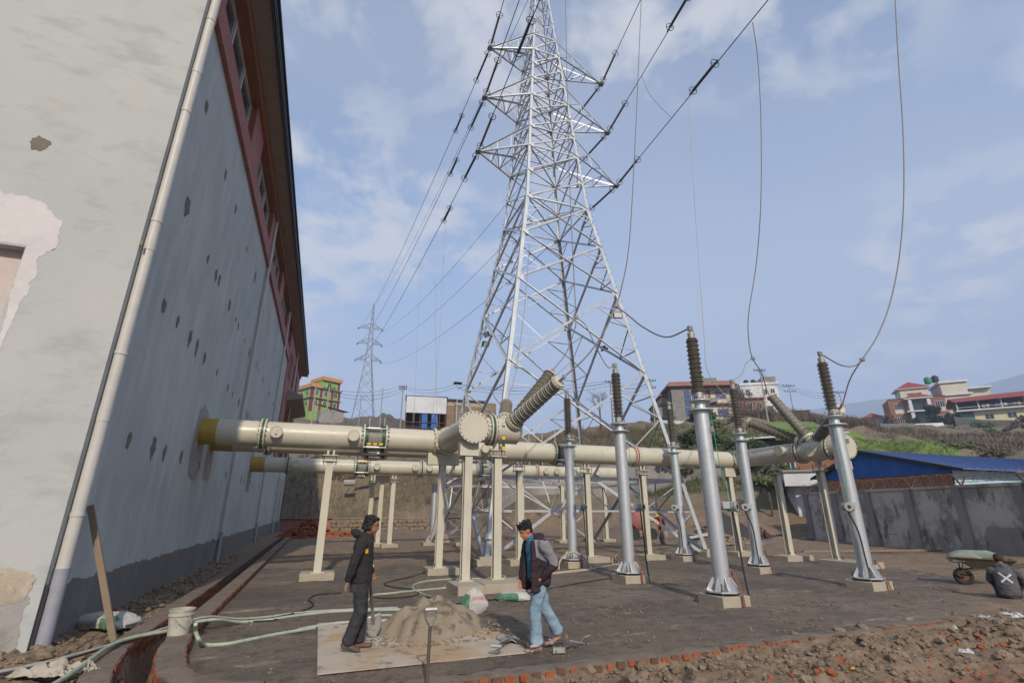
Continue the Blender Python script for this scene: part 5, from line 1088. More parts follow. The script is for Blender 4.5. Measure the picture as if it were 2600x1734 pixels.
    h.box('wall', 'pale_yellow', (2, 0, -5), (16, 8, 2.6)); h.box('blue_wall', 'teal_paint', (-1.5, .2, -5), (1.98, 7, 2.0)); h.box('floor_slab', 'white_wall', (-2, -1.6, 2.62), (19, 8.4, 3.0)); h.box('dark_loft', 'black', (-1, 2.6, 3.02), (13.6, 7.5, 5.6)); h.box('gable_end', 'pale_yellow', (13.7, 0, 3.02), (15.8, 8, 5.6))
    h.poly('roof', 'red_roof', [(-2.2, -2.2, 5.3), (17.6, -2.2, 5.6), (17.6, 4, 8.0), (-2.2, 4, 7.4), (-2.2, 10, 5.3), (17.6, 10, 5.6)], [(0, 1, 2, 3), (3, 2, 5, 4)]); h.poly('roof_underside', 'soffit', [(-2.2, -2.1, 5.2), (17.6, -2.1, 5.5), (17.6, 4, 7.9), (-2.2, 4, 7.3)], [(0, 1, 2, 3)]); h.poly('gable_triangle', 'pale_yellow', [(15.8, 0, 5.6), (15.8, 8, 5.6), (15.8, 4, 7.7)], [(0, 1, 2)])
    for x in (-1.6, 3.2, 8.2, 13.2): h.box('post', 'white_wall', (x, -1.2, 3.02), (x + .25, -.95, 5.6))
    h.box('railing', 'white_wall', (-1.6, -1.3, 3.7), (13.2, -1.22, 3.8))
    for k in range(9): h.box('laundry', ('bag_pink', 'bag_white', 'maroon_cloth', 'teal_paint')[k % 4], (4.0 + k * .95, -1.1, 3.3 + .1 * (k % 2)), (4.7 + k * .95, -1.0, 4.2))
    for u in (4.2, 9, 13): h.win('f', u, .0, 2.0, 1.6)
    wall('compound_wall', 'whitewashed compound wall in front of the cream and brick house', [sight(2012, 985, 180), sight(2080, 988, 174), sight(2168, 984, 185)], 1.7, .3, 'white_wall')
    wall('compound_wall', 'tan compound wall in front of the yellow house', [sight(2197, 976, 182), sight(2270, 984, 172), sight(2420, 988, 162)], 2.2, .3, 'wall_tan')
    # roofed shed and white hut behind the boundary wall
    t = thing('shed', 'shed with bright blue roof and tarpaulin gable behind the razor wire', 'shed', (32, 21.5, 0))
    def P(name, m, vs, fs): b = B(); b.add(vs, fs); return b.obj(name, m, t, False)
    ya, yb, yr = 17.2, 25.2, 22.2; ze, zr = 3.85, 5.4
    P('gable_tarpaulin', 'tarp_blue', [(32, ya + .2, 3.72), (32, yb - .2, 3.7), (32, yb - .2, ze), (32, yr, zr - .1), (32, ya + .2, ze)], [(0, 1, 2, 3, 4)])
    P('brick_gable_wall', 'brick_far', [(32.05, ya + .3, -1), (32.05, yb, -1), (32.05, yb, 3.75), (32.05, ya + .3, 3.76)], [(0, 1, 2, 3)])
    P('roof_slope', 'roof_blue', [(31.7, ya - .5, ze + .05), (52, ya - .5, ze + .05), (52, yr, zr), (31.7, yr, zr), (31.7, ya - .5, ze - .02), (52, ya - .5, ze - .02), (52, yr, zr - .07), (31.7, yr, zr - .07)], [(0, 1, 2, 3), (7, 6, 5, 4), (0, 4, 5, 1), (3, 7, 4, 0)])
    P('roof_slope', 'roof_blue', [(31.7, yr + .01, zr), (52, yr + .01, zr), (52, yb + .6, ze), (31.7, yb + .6, ze), (31.7, yr + .01, zr - .07), (52, yr + .01, zr - .07), (52, yb + .6, ze - .07), (31.7, yb + .6, ze - .07)], [(0, 1, 2, 3), (7, 6, 5, 4), (0, 3, 7, 4)])
    P('verge_board', 'black', [(31.68, ya - .5, ze - .12), (31.68, yr, zr - .16), (31.68, yb + .6, ze - .16), (31.68, yb + .6, ze + .02), (31.68, yr, zr + .02), (31.68, ya - .5, ze + .05)], [(0, 1, 4, 5), (1, 2, 3, 4)])
    for k in range(27):
        b = B(); x = 32.1 + k * .74; b.bar((x, ya - .5, ze + .06), (x, yr, zr + .01), .05, .03, AX); b.obj('roof_rib', 'roof_blue', t, False)
    P('side_wall', 'pale_blue', [(32.0, ya + .2, -1), (52, ya + .2, -1), (52, ya + .2, ze), (32.0, ya + .2, ze)], [(0, 1, 2, 3)])
    h = House('hut', 'plain white concrete hut at the end of the boundary wall', 'hut', (31.9, 27.9, .4), R(-40))
    h.box('wall', 'white_wall', (.4, 0, -1), (7, 4, 3.0)); h.box('roof_slab', 'white_wall', (-.3, -.8, 3.0), (7.6, 4.6, 3.95)); h.box('roof_edge', 'grey_concrete', (-.42, -.95, 3.96), (7.8, 4.7, 4.1)); h.box('parapet_post', 'white_wall', (4.2, .4, 4.12), (4.8, 1, 4.8))
    h = House('hut', 'bare brick hut just behind the white concrete hut', 'hut', sight(1850, 1085, 52), R(-40)); h.box('wall', 'brick_far', (-3, 0, -2), (4, 3, 2.0)); h.win('f', -1.5, .2, .8, 1); h.box('roof', 'grey_concrete', (-3.4, -.4, 2.02), (4.3, 3.3, 2.2))
    h = House('long_shed', 'low shed with pale sheet roof behind the oblique duct', 'shed', sight(1690, 1042, 56), R(-42)); h.box('wall', 'wood_dark', (-2, 0, -2), (9, 4, 1.2)); h.poly('roof', 'corrugated_white', [(-3, -1, 1.3), (10, -1, 1.6), (10, 5, 2.4), (-3, 5, 2.1), (-3, -1, 1.2), (10, -1, 1.5)], [(0, 1, 2, 3), (4, 5, 1, 0)])
def wall(name, label, pts, h, th, m, deep=4.):
    b = B(); V = []; F = []; n = len(pts)
    for i, p in enumerate(pts):
        d = (pts[min(i + 1, n - 1)] - pts[max(i - 1, 0)]); d.z = 0; d.normalize(); s = Vector((-d.y, d.x, 0)) * th / 2
        V += [p - s - AZ3 * deep, p - s + AZ3 * h, p + s + AZ3 * h, p + s - AZ3 * deep]
    for i in range(n - 1):
        for j in range(4): a = i * 4; F.append((a + j, a + (j + 1) % 4, a + 4 + (j + 1) % 4, a + 4 + j))
    F += [(0, 1, 2, 3), tuple(reversed(range((n - 1) * 4, n * 4)))]; b.add(V, F)
    return tag(b.obj(name, m, None, False), label, 'wall')
houses()
def boundary():
    t = thing('boundary_wall', 'stained grey concrete boundary wall with pilasters on the right', 'wall', (27.5, 18.5, 0))
    a, c = Vector((29.1, 24.4, 0)), Vector((22.8, 3.0, 0)); d = (c - a).normalized(); nrm = Vector((-d.y, d.x, 0)); nrm = nrm if nrm.x < 0 else -nrm; L = (c - a).length
    def slab(name, m, s0, s1, o0, o1, z0, z1, par=None):
        b = B(); b.add([a + d * s + nrm * o + AZ3 * z for s, o, z in ((s0, o0, z0), (s1, o0, z0), (s1, o1, z0), (s0, o1, z0), (s0, o0, z1), (s1, o0, z1), (s1, o1, z1), (s0, o1, z1))], [(3, 2, 1, 0), (4, 5, 6, 7), (0, 1, 5, 4), (1, 2, 6, 5), (2, 3, 7, 6), (3, 0, 4, 7)]); return b.obj(name, m, par or t, False)
    slab('panel', 'stained_concrete', 0, L, -.12, .02, -.4, 2.72); slab('coping', 'stained_concrete', -.1, L, -.17, .09, 2.72, 2.84)
    for k in range(9): slab('pilaster', 'grey_concrete', .05 + k * 2.6, .42 + k * 2.6, .021, .13, -.4, 2.71)
    slab('loose_panel', 'grey_concrete', 11.6, 12.9, .11, .17, -.1, 1.15); slab('return_panel', 'stained_concrete', -.14, .0, -3, .02, -.4, 2.72)
    for k in range(9):
        p = a + d * (.5 + k * 2.6) + AZ3 * 2.8; bk = thing('fence_bracket', ['rusty Y-shaped wire bracket at the left end of the boundary wall', 'rusty Y bracket, second from the left end of the boundary wall', 'rusty Y bracket, third from the left end, in front of the brick gable', 'rusty Y bracket, fourth from the left end of the boundary wall', 'rusty Y bracket in front of the pale blue wall', 'rusty Y bracket at the right picture edge', 'rusty Y bracket beyond the right picture edge', 'rusty Y bracket farther along the wall to the right', 'rusty Y bracket last along the wall'][k], 'bracket', p, 'Y-shaped brackets along the wall top')
        for s in (-1, 1):
            b = B(); b.bar(p, p + nrm * s * .3 + AZ3 * .42, .05, .05); b.obj('arm', 'rust', bk, False)
    b = B(); pts = []; n = 1300
    for i in range(n):
        s = -.2 + (L + .2) * i / n; th = i * .31; r = .21 + .05 * mn.noise(Vector((s * .7, 1, 1))); pts.append(a + d * (s + .1 * math.sin(th * .5)) + nrm * (r * math.cos(th)) + AZ3 * (3.13 + .05 * mn.noise(Vector((s, 5, 5))) + r * math.sin(th)))
    b.tube(pts, .008, 4); tag(b.obj('razor_wire', 'wire_rusty'), 'coiled razor wire along the top of the stained wall', 'razor wire')
    for k, z in enumerate((2.95, 3.05, 3.15)):
        b = B(); b.tube([a + d * (L * i / 10) + AZ3 * z + nrm * (.1 + k * .07) for i in range(11)], .008, 4); tag(b.obj('barbed_wire', 'rust'), ['lowest strand of barbed wire on the wall brackets', 'middle strand of barbed wire on the wall brackets', 'top strand of barbed wire on the wall brackets'][k], 'wire', 'barbed wire strands')
boundary()
def backwalls():
    # grey retaining wall, low rubble wall
    pts = []
    for az in np.linspace(19, 47.5, 20): dd = 49.6 + .4 * math.sin(az); pts.append(Vector((math.sin(R(az)) * dd, math.cos(R(az)) * dd, 3.2 + .25 * math.sin(az * .4))))
    wall('retaining_wall', 'grey concrete retaining wall behind the yard', pts, 2.6, .5, 'grey_concrete', 3.5)
    for k in range(12):
        p = pts[2 + k]; b = B(); b.box((p.x, p.y, p.z + 1.2), (.3, .3, 2.6), R(-33)); q = b.obj('wall_post', 'grey_concrete', bpy.data.objects['retaining_wall'], False)
    t = thing('rubble_wall', 'low wall of stones and rough concrete at the foot of the bank', 'wall', (5, 48.6, 0))
    b = B(); b.b2((-3.0, 48.5, -.3), (1.2, 48.9, 1.05)); b.obj('plastered_length', 'red_paint', t, False)
    b = B(); b.b2((1.2, 48.55, -.3), (20, 48.9, .9)); b.obj('rough_core', 'grey_concrete', t, False)
    sm = []
    for k in range(4):
        q = B(); rr = random.Random(k); q.ell((0, 0, 0), (.3, .2, .2), 7, 5); q.v = [(x * rr.uniform(.85, 1.15), y * rr.uniform(.85, 1.15), z * rr.uniform(.85, 1.15)) for x, y, z in q.v]; sm.append(q.mesh('stone', 'stone' if k < 3 else 'stone_pale', False))
    for k in range(150):
        o = link('stone', sm[k % 4], t, (0, 0, 0)); o.location = Vector((1.3 + (k % 50) * .36 + rnd.uniform(-.1, .1), 48.5, .1 + (k // 50) * .33)) - Vector((5, 48.6, 0)); o.rotation_euler = (rnd.uniform(-.4, .4), rnd.uniform(0, 6), 0)
    b = B(); b.b2((-3, 48.3, 1.06), (20, 48.95, 1.1)); b.obj('coping_strip', 'grey_concrete', t, False)
backwalls()
def pole(px, py, d, h, label, arms=(), r=.11, m='pole_concrete', deep=3, kind='utility_pole', lamp=None):
    p = sight(px, py, d); t = thing(kind, label, 'pole', p); b = B(); b.cyl(p - AZ3 * deep, p + AZ3 * h, r, r * .7, n=10); b.obj('shaft', m, t)
    for z, w in arms:
        b = B(); b.box(p + AZ3 * z, (w, .1, .1), R(-20)); c = b.obj('crossarm', 'dark_metal', t, False)
        for s in (-.45, -.15, .2, .45):
            b = B(); q = p + AZ3 * (z + .05) + Vector((math.cos(R(-20)) * w * s, math.sin(R(-20)) * w * s, 0)); b.lathe(q, AZ3, [(0, .03), (.1, .07), (.14, .04), (.2, .07), (.26, .03)], 8); b.obj('insulator', 'insul_string', c)
    if lamp == 'solar':
        b = B(); M = Matrix.Rotation(R(-20), 3, 'X'); b.box(p + AZ3 * (h + .1), (1.3, .7, .05), rot=M); b.obj('solar_panel', 'black', t, False); b = B(); b.bar(p + AZ3 * (h - .7), p + Vector((.6, -.3, h - .6)), .12, .06); b.obj('lamp_head', 'dark_metal', t, False)
    if lamp == 'flood':
        b = B(); b.box(p + AZ3 * (h + .1), (.95, .12, .42)); q = b.obj('lamp_panel', 'black', t, False)
        for i in range(10):
            b = B(); c = p + Vector((-.36 + .18 * (i % 5), -.065, h + .2 - .2 * (i // 5))); b.cyl(c, c - AY * .02, .06, n=8); b.obj('lens', 'lamp_glass', q)
    return p + AZ3 * h
PT = {}
PT['solar'] = pole(1049, 930, 76, 3.4, 'thin pole with a small solar panel above the sheds', r=.06, m='galv', lamp='solar')
PT['a'] = pole(921, 950, 80, 4.6, 'utility pole left of the white-fronted shed', ((4.4, 1.2), (4.0, 1.2)))
PT['b'] = pole(871, 985, 74, 6.2, 'plain pale pole rising from the spoil heap', r=.09)
PT['c'] = pole(822, 985, 70, 4.6, 'plain thin post standing left of the spoil heap', r=.07)
PT['d'] = pole(745, 985, 62, 5.0, 'pale pole with wires below the lime house, right of two', ((4.8, 1.4),))
PT['e'] = pole(713, 985, 60, 4.8, 'pale pole below the lime house, left of two', r=.1)
PT['f'] = pole(1406, 958, 72, 5.4, 'brown wooden pole with crossarm beside the bare tree', ((5.2, 1.4),), m='wood')
PT['g'] = pole(1502, 955, 76, 5.6, 'utility pole with double crossarms behind the right tower leg', ((5.4, 1.5), (4.3, 1.3)))
PT['h'] = pole(1822, 945, 110, 5.4, 'distant pair-armed pole between the house and the bushings', ((5.2, 2.4), (4.0, 2.4)))
PT['i'] = pole(1760, 945, 80, 6.4, 'tall concrete pole in front of the white building', ((6.2, 1.8),))
PT['j'] = pole(1940, 960, 100, 4.6, 'distant pole with crossarm right of the nearest wall arrester', ((4.4, 1.6),))
pole(868, 1010, 45, .5, 'dark panel of ten round lamps on a short pole above the duct', r=.05, m='galv', deep=9, kind='floodlight_pole', lamp='flood')
for i, (px, py, d) in enumerate(((845, 1010, 56), (880, 1010, 57), (1190, 1040, 52), (1215, 1040, 53), (1245, 1040, 52), (1275, 1040, 53))):
    pole(px, py, d, 3.4 if i > 1 else 2.5, ['galvanised fence post left of the lamp panel', 'galvanised fence post right of the lamp panel', 'galvanised pipe post behind the tower, leftmost of four', 'galvanised pipe post behind the tower, second of four', 'galvanised pipe post behind the tower, third of four', 'galvanised pipe post behind the tower, rightmost of four'][i], r=.05, m='galv', kind='pipe_post')
def wires():
    n = 0
    for a, c, k, nm in (('d', 'a', 3, 'lime house to the shed'), ('a', 'solar', 2, 'shed to the solar pole'), ('solar', 'f', 4, 'solar pole to the wooden pole'), ('f', 'g', 4, 'wooden pole to the double-armed pole'), ('i', 'h', 4, 'white building to the distant pole'), ('h', 'j', 3, 'distant poles at the right')):
        for j in range(k):
            o = Vector((.5 * (j - k / 2) * .6, 0, -.05 - .35 * (j % 3))); n += 1
            cable('service_wire', sag(PT[a] + o, PT[c] + o, .8 + .15 * j, 10), .022, f'thin black service wire from the {nm}, ' + ['topmost', 'second', 'third', 'lowest'][j], 'wire', group='service wires over the hillside')
wires()
# ------------------------------------------------------------------ vegetation and heaps
def leaf_cloud(b, c, r, n, s, seed, flat=.0):
    q = random.Random(seed); c = Vector(c); lumps = [(Vector((q.gauss(0, .45), q.gauss(0, .45), q.gauss(.05, .4))), q.uniform(.3, .62)) for _ in range(9)]
    for _ in range(n):
        lc, lr = q.choice(lumps); d = Vector((q.gauss(0, 1), q.gauss(0, 1), q.gauss(0, 1))).normalized() * lr * q.random() ** .35
        p = lc + d; p = c + Vector((p.x * r[0], p.y * r[1], p.z * r[2]))
        x = Vector((q.gauss(0, 1), q.gauss(0, 1), q.gauss(0, 1))).normalized(); y = x.orthogonal().normalized(); k = s * q.uniform(.6, 1.5)
        b.add([p - x * k, p + y * k * .45, p + x * k, p - y * k * .45], [(0, 1, 2, 3)])
def shrub(px, py, d, r, label, m='leaf_a', n=900, s=.16, name='shrub', cat='shrub', group='shrubs on the hillside', trunk=True, zoff=0.):
    p = sight(px, py, d); g = Vector((p.x, p.y, T(p.x, p.y))); t = thing(name, label, cat, g, group); c = Vector((p.x, p.y, p.z + zoff))
    b = B(); leaf_cloud(b, c, r, n, s, px * 7 + d); b.obj('foliage', m, t, False)
    if trunk:
        b = B(); q = random.Random(px)
        b.tube([g - AZ3 * .3, g.lerp(c, .5) + Vector((.1, 0, 0)), c], [.09, .07, .04], 6)
        for _ in range(6): b.tube([g.lerp(c, .4), c + Vector((q.uniform(-.6, .6) * r[0], q.uniform(-.6, .6) * r[1], q.uniform(-.2, .6) * r[2]))], [.04, .015], 5)
        b.obj('stem', 'bark', t)
for a in [(1585, 1005, 55, (2.0, 1.6, 1.4), 'bright green shrub left of the tallest arrester'), (1625, 985, 72, (2.2, 1.8, 1.5), 'green shrub below the turret of the stone-clad house'), (1665, 1040, 52, (2.4, 1.8, 1.3), 'low green shrub right of the tallest arrester post'), (1640, 1015, 54, (2.2, 1.6, 1.3), 'yellowish green shrub on the bank by the arresters', 'leaf_b'),
          (1575, 1045, 51, (1.8, 1.4, 1.), 'low yellow-green shrub on the bank behind the right tower leg', 'leaf_b'), (1720, 1035, 53, (2.6, 2, 1.4), 'broad green shrub below the dark tree', 'leaf_a'), (1740, 1060, 50, (2.2, 1.6, 1.), 'yellow-green undergrowth behind the oblique duct', 'leaf_b'), (1690, 985, 74, (2.2, 1.8, 1.5), 'dark green shrub at the foot of the cream facade', 'leaf_dark'),
          (1545, 1060, 50, (1.6, 1.2, .8), 'yellow flowering undergrowth left of the right tower leg', 'leaf_b'), (1760, 1105, 42, (1.6, 1.2, .7), 'small green clump above the black sand heap', 'leaf_b'), (1790, 1085, 46, (1.6, 1.2, .9), 'green clump left of the white hut', 'leaf_a'), (1605, 962, 84, (1.8, 1.6, 1.2), 'small dark shrub in front of the turret', 'leaf_dark'),
          (730, 1000, 62, (1.6, 1.4, 1.1), 'green shrub between the pale poles and the building', 'leaf_a'), (830, 1095, 56, (3.0, 1.2, .9), 'dry brown scrub hanging over the cut bank', 'leaf_dry'), (800, 1085, 57, (1.4, 1, .7), 'green tuft in the dry scrub on the bank', 'leaf_a'), (2098, 970, 192, (1.6, 1.5, 1.5), 'dark round garden tree before the porch', 'leaf_dark'),
          (2150, 968, 190, (3.2, 3, 2.0), 'dark green garden tree right of the porch', 'leaf_dark'), (2142, 944, 194, (1.8, 2, 1.9), 'bushy tree against the cream rear wing', 'leaf_dark'), (2042, 960, 198, (2, 2, 3.0), 'garden tree before the left windows of the brick house', 'leaf_dry'), (2180, 964, 190, (1.8, 2, 2.0), 'dark tree at the corner of the rear wing', 'leaf_dark'), (2290, 1000, 110, (2.4, 2, 1.4), 'green bush below the tan wall', 'leaf_a'),
          (2340, 985, 120, (2.2, 2, 1.6), 'dark brown bush at the right picture edge', 'leaf_brown'), (2235, 990, 150, (7, 3, 1.6), 'green weeds below the yellow house', 'leaf_a'), (2120, 990, 155, (8, 3, 1.3), 'brown hedge below the whitewashed wall', 'leaf_brown'), (2150, 1035, 84, (4, 2, 1.0), 'dry brown scrub above the green field', 'leaf_brown'), (2100, 1015, 90, (4, 2, 1.1), 'dry brown scrub left of the terrace', 'leaf_dry'), (2210, 1040, 80, (3, 2, 1.0), 'green and dry weeds beside the field', 'leaf_b'), (2290, 1050, 74, (2.6, 1.6, 1.5), 'tall straw-coloured grass clump on the slope', 'leaf_dry')]:
    shrub(*a[:5], m=a[5] if len(a) > 5 else 'leaf_a', n=1100, s=.17 if a[2] < 80 else .28 if a[2] < 150 else .45)
for a in [(1722, 930, 98, (3.2, 3, 3.6), 'dark leafless-looking tree in front of the white and red building', 'leaf_brown'), (1706, 900, 102, (1.6, 1.6, 1.8), 'slim brown tree left of the brick front', 'leaf_brown'), (1680, 955, 86, (2.2, 1.8, 2.0), 'reddish brown bush beside the cream facade', 'leaf_brown'), (1757, 955, 92, (2.0, 1.8, 1.8), 'brown scrub tree at the foot of the concrete pole', 'leaf_brown')]:
    shrub(*a[:5], m=a[5], n=1300, s=.13, name='tree', cat='tree', group='trees on the hillside')
shrub(2089, 1247, 33.3, (.42, .35, .42), 'small leafy weed growing at the foot of the stained wall', 'leaf_a', 260, .09, 'weed', 'plant', None, True, .15)
def bare_tree():
    p = sight(1378, 958, 66); t = thing('tree', 'bare branching tree on the skyline behind the tower', 'tree', p); b = B(); q = random.Random(4)
    def grow(b, a, d, L, r, k):
        e = a + d * L; b.tube([a, a.lerp(e, .5) + Vector((q.gauss(0, .04), q.gauss(0, .04), 0)) * L, e], [r, r * .85, r * .6], 5)
        if k == 0: return
        for _ in range(3 if k > 1 else 2):
            nd = (d + Vector((q.gauss(0, .5), q.gauss(0, .5), q.gauss(.05, .25)))).normalized(); grow(b, e.lerp(a, q.uniform(0, .35)), nd, L * q.uniform(.62, .85), r * .6, k - 1)
    tr = B(); tr.tube([p - AZ3 * 2, p + AZ3 * 1.0], [.14, .1], 8); tr.obj('trunk', 'bark', t)
    for i in range(4):
        c = B(); grow(c, p + AZ3 * .9, Vector((q.gauss(0, .5), q.gauss(0, .5), 1)).normalized(), 1.25, .05, 4); c.obj('limb', 'bark', t)
bare_tree()
def grass(name, label, region, n, h, m, w=.02, seed=1, lean=.3):
    q = random.Random(seed); b = B(); X = []; Y = []
    for _ in range(n): a, dd = region(q); X.append(math.sin(R(a)) * dd); Y.append(math.cos(R(a)) * dd)
    Z = ground_z(np.array(X), np.array(Y))
    for x, y, z in zip(X, Y, Z):
        p = Vector((x, y, z - .05)); hh = h * q.uniform(.5, 1.4); a = q.uniform(0, 3.14); s = Vector((math.cos(a), math.sin(a), 0)) * w; e = p + Vector((q.gauss(0, lean) * hh, q.gauss(0, lean) * hh, hh)); b.add([p - s, p + s, e], [(0, 1, 2)])
    return tag(b.obj(name, m, None, False), label, 'grass', kind='stuff')
grass('dry_grass', 'tall straw-coloured grass on the bank behind the tower', lambda q: (q.uniform(16, 36), q.uniform(52, 66)), 9000, .9, 'leaf_dry', .035, 1)
grass('dry_grass', 'brown dry grass along the cut bank', lambda q: (q.uniform(-8, 20), q.uniform(52, 60)), 7000, .5, 'leaf_dry', .03, 2)
grass('dry_brush', 'brown standing brush on the ridge below the far houses', lambda q: (q.uniform(45, 57.2), q.uniform(90, 106)), 10000, 1.5, 'leaf_brown', .06, 3, .12)
grass('dry_brush', 'brown brush between the field and the houses', lambda q: (q.uniform(56, 68), q.uniform(80, 100)), 4500, .6, 'leaf_brown', .06, 4)
grass('field_grass', 'short green crop on the terraced field', lambda q: (q.uniform(47.5, 62), q.uniform(56, 76)), 11000, .3, 'grass_green', .05, 5)
grass('bank_grass', 'patchy green and dry growth on the right bank', lambda q: (q.uniform(34, 50), q.uniform(46, 64)), 9000, .5, 'leaf_b', .04, 6)
def heap(name, label, c, r, h, m, seed, cat='heap', rough=.16, n=44, kind=None):
    b = B(); V = []; F = []; K = 20
    for j in range(K + 1):
        for i in range(n):
            a = 2 * math.pi * i / n; f = j / K; q = 1 + .22 * fbm(math.cos(a) * 1.3, math.sin(a) * 1.3, seed, 3); x = c[0] + math.cos(a) * r[0] * f * q; y = c[1] + math.sin(a) * r[1] * f * q
            z = h * (1 - f ** 1.25) * (.8 + .5 * fbm(x / r[0] * 1.5, y / r[0] * 1.5, seed, 3)) + rough * h * .5 * fbm(x * 5 / r[0], y * 5 / r[0], seed, 4) * (1 - f ** 6)
            V.append((x, y, c[2] + max(z, -.25) - .12 * f ** 4))
    for j in range(K):
        for i in range(n): a = j * n + i; d = j * n + (i + 1) % n; F.append((a, d, d + n, a + n))
    b.add(V, F); o = b.obj(name, m); return tag(o, label, cat, kind=kind)
p = sight(868, 985, 84); heap('spoil_heap', 'grey-brown heap of spoil on the skyline left of the sheds', (p.x, p.y, p.z - .6), (6.6, 4.5), 4.2, 'heap_grey', 3)
p = sight(790, 985, 80); heap('spoil_heap', 'lower spoil heap below the lime green house', (p.x, p.y, p.z - .6), (4.5, 3), 2.4, 'heap_grey', 8)
heap('sand_heap', 'black sand heap beside the white hut', (25.8, 28.2, 0), (2.6, 2.3), 1.9, 'heap_black', 5)
heap('sand_heap', 'pale brown sand heap behind the helmeted worker', (19.6, 30.5, 0), (3.0, 2.2), 1.2, 'heap_brown', 6)
heap('sand_heap', 'low earth heap in front of the black sand', (22.4, 26.2, 0), (2.6, 1.6), .8, 'heap_brown', 7)
heap('earth_bank', 'rubbly earth bank along the right rear of the yard', (24.5, 22.8, 0), (3.2, 1.4), .45, 'heap_brown', 12, rough=.4)
def rubble(name, label, c, r, h, m, n, s, seed, cat='rubble'):
    q = random.Random(seed); b = B()
    for _ in range(n):
        a = q.uniform(0, 6.283); f = math.sqrt(q.random()); x = c[0] + math.cos(a) * f * r[0]; y = c[1] + math.sin(a) * f * r[1]; z = c[2] + h * (1 - f) * q.uniform(.5, 1.05)
        M = Matrix.Rotation(q.uniform(0, 6), 3, 'Z') @ Matrix.Rotation(q.uniform(-.7, .7), 3, 'X'); b.box((x, y, z), (s * q.uniform(.6, 1.1), s * .5 * q.uniform(.7, 1.2), s * .35 * q.uniform(.7, 1.2)), rot=M)
    return tag(b.obj(name, m, None, False), label, cat, kind='stuff')
rubble('brick_pile', 'loose heap of orange bricks beyond the drain', (-.5, 38.5, 0), (2.1, 1.5), 1.3, 'brick', 700, .25, 1)
rubble('brick_pile', 'low scatter of orange bricks behind the hooded man', (2.2, 38.5, 0), (2.0, 1.0), .45, 'brick', 260, .24, 2)
rubble('stone_pile', 'pale rubble stones right of the helmeted worker', (20.6, 22.6, 0), (2.6, 1.1), .6, 'stone_pale', 260, .32, 3)
rubble('brick_pile', 'small brick pile by the white hut', (27.2, 26.4, 0), (.9, .6), .7, 'brick_dirty', 90, .24, 4)
rubble('scrap_pile', 'grey scrap sheeting lying before the boundary wall', (26.4, 24.0, 0), (1.7, .7), .35, 'heap_black', 40, .7, 5)
b = B(); M = Matrix.Rotation(R(-28), 3, 'Z') @ Matrix.Rotation(R(14), 3, 'Y'); b.box((21.8, 24.2, .55), (2.9, .9, .04), rot=M); tag(b.obj('metal_sheet', 'red_paint', None, False), 'reddish metal sheet leaning on the rubble', 'sheet')
b = B(); M = Matrix.Rotation(R(-20), 3, 'Z') @ Matrix.Rotation(R(-10), 3, 'Y'); b.box((19.9, 24.0, .4), (1.8, .8, .04), rot=M); tag(b.obj('metal_sheet', 'primer', None, False), 'pale sheet lying beside the reddish metal sheet', 'sheet')
for i, (a, c, l) in enumerate((((20.2, 17.5, .08), (27.5, 15.4, .1), 'long timber lying along the boundary wall, left'), ((23.5, 13.6, .08), (26.2, 12.2, .12), 'long timber lying behind the wheelbarrow'), ((21, 16.6, .05), (25.5, 14.4, .07), 'thin pole lying on the ground before the wall'), ((15.5, 21.5, .05), (19.5, 20.0, .05), 'timber lying behind the oblique duct'))):
    b = B(); b.bar(a, c, .14, .07); tag(b.obj('timber', 'wood' if i < 2 else 'wood_dark', None, False), l, 'timber')
t = thing('iron_frame', 'bent rusty iron frame leaning at the foot of the wall', 'frame', (24.6, 16.9, 0))
for a, c in (((24.3, 17.6, 0), (24.5, 17.5, .75)), ((24.5, 17.5, .75), (24.9, 16.4, .75)), ((24.9, 16.4, .75), (24.8, 16.2, 0)), ((24.7, 16.95, .75), (24.7, 16.9, .0))):
    b = B(); b.cyl(a, c, .02, n=6); b.obj('bar', 'rust', t)
t = thing('concrete_mixer', 'red site machine with wheels behind the helmeted worker', 'machine', (18.9, 28.0, 0))
b = B(); b.lathe((18.9, 28.0, 1.2), Vector((.5, -.6, .6)), [(-.6, .3), (-.3, .6), (.2, .62), (.6, .35), (.62, .28)], 16); b.obj('drum', 'red_paint', t)
b = B(); b.b2((18.2, 27.7, .45), (19.7, 28.3, .6)); b.bar((18.4, 28, .5), (18.6, 28, 1.2), .1, .1); b.bar((19.4, 28, .5), (19.2, 28, 1.2), .1, .1); b.obj('frame', 'red_paint', t, False)
for x in (18.3, 19.6):
    b = B(); b.cyl((x, 27.55, .36), (x, 27.7, .36), .36, n=16); b.obj('wheel', 'rubber', t)
t = thing('cable_drum', 'green cable drum standing on the bank above the far duct', 'drum', sight(812, 1035, 58)); o = ORG[t.name]
for s in (-.45, .45):
    b = B(); b.cyl(o + AX * s, o + AX * (s + .08), .75, n=20); b.obj('disc', 'green_band', t)
b = B(); b.cyl(o - AX * .4, o + AX * .4, .45, n=16); b.obj('core', 'wood', t)
b = B(); b.cyl(sight(790, 1108, 52), sight(815, 1108, 52), .3, n=14); tag(b.obj('concrete_pipe', 'pole_concrete'), 'short pale concrete pipe lying on the bank by the building', 'pipe')
for k in range(7):
    b = B(); a = sight(815 - k, 1098 + k * 1.5, 53); b.cyl(a, a + Vector((1.6, .3, -.05)), .035, n=6); tag(b.obj('bamboo_pole', 'wood'), 'bamboo pole in the stack on the bank beside the building', 'pole', 'stacked bamboo poles')
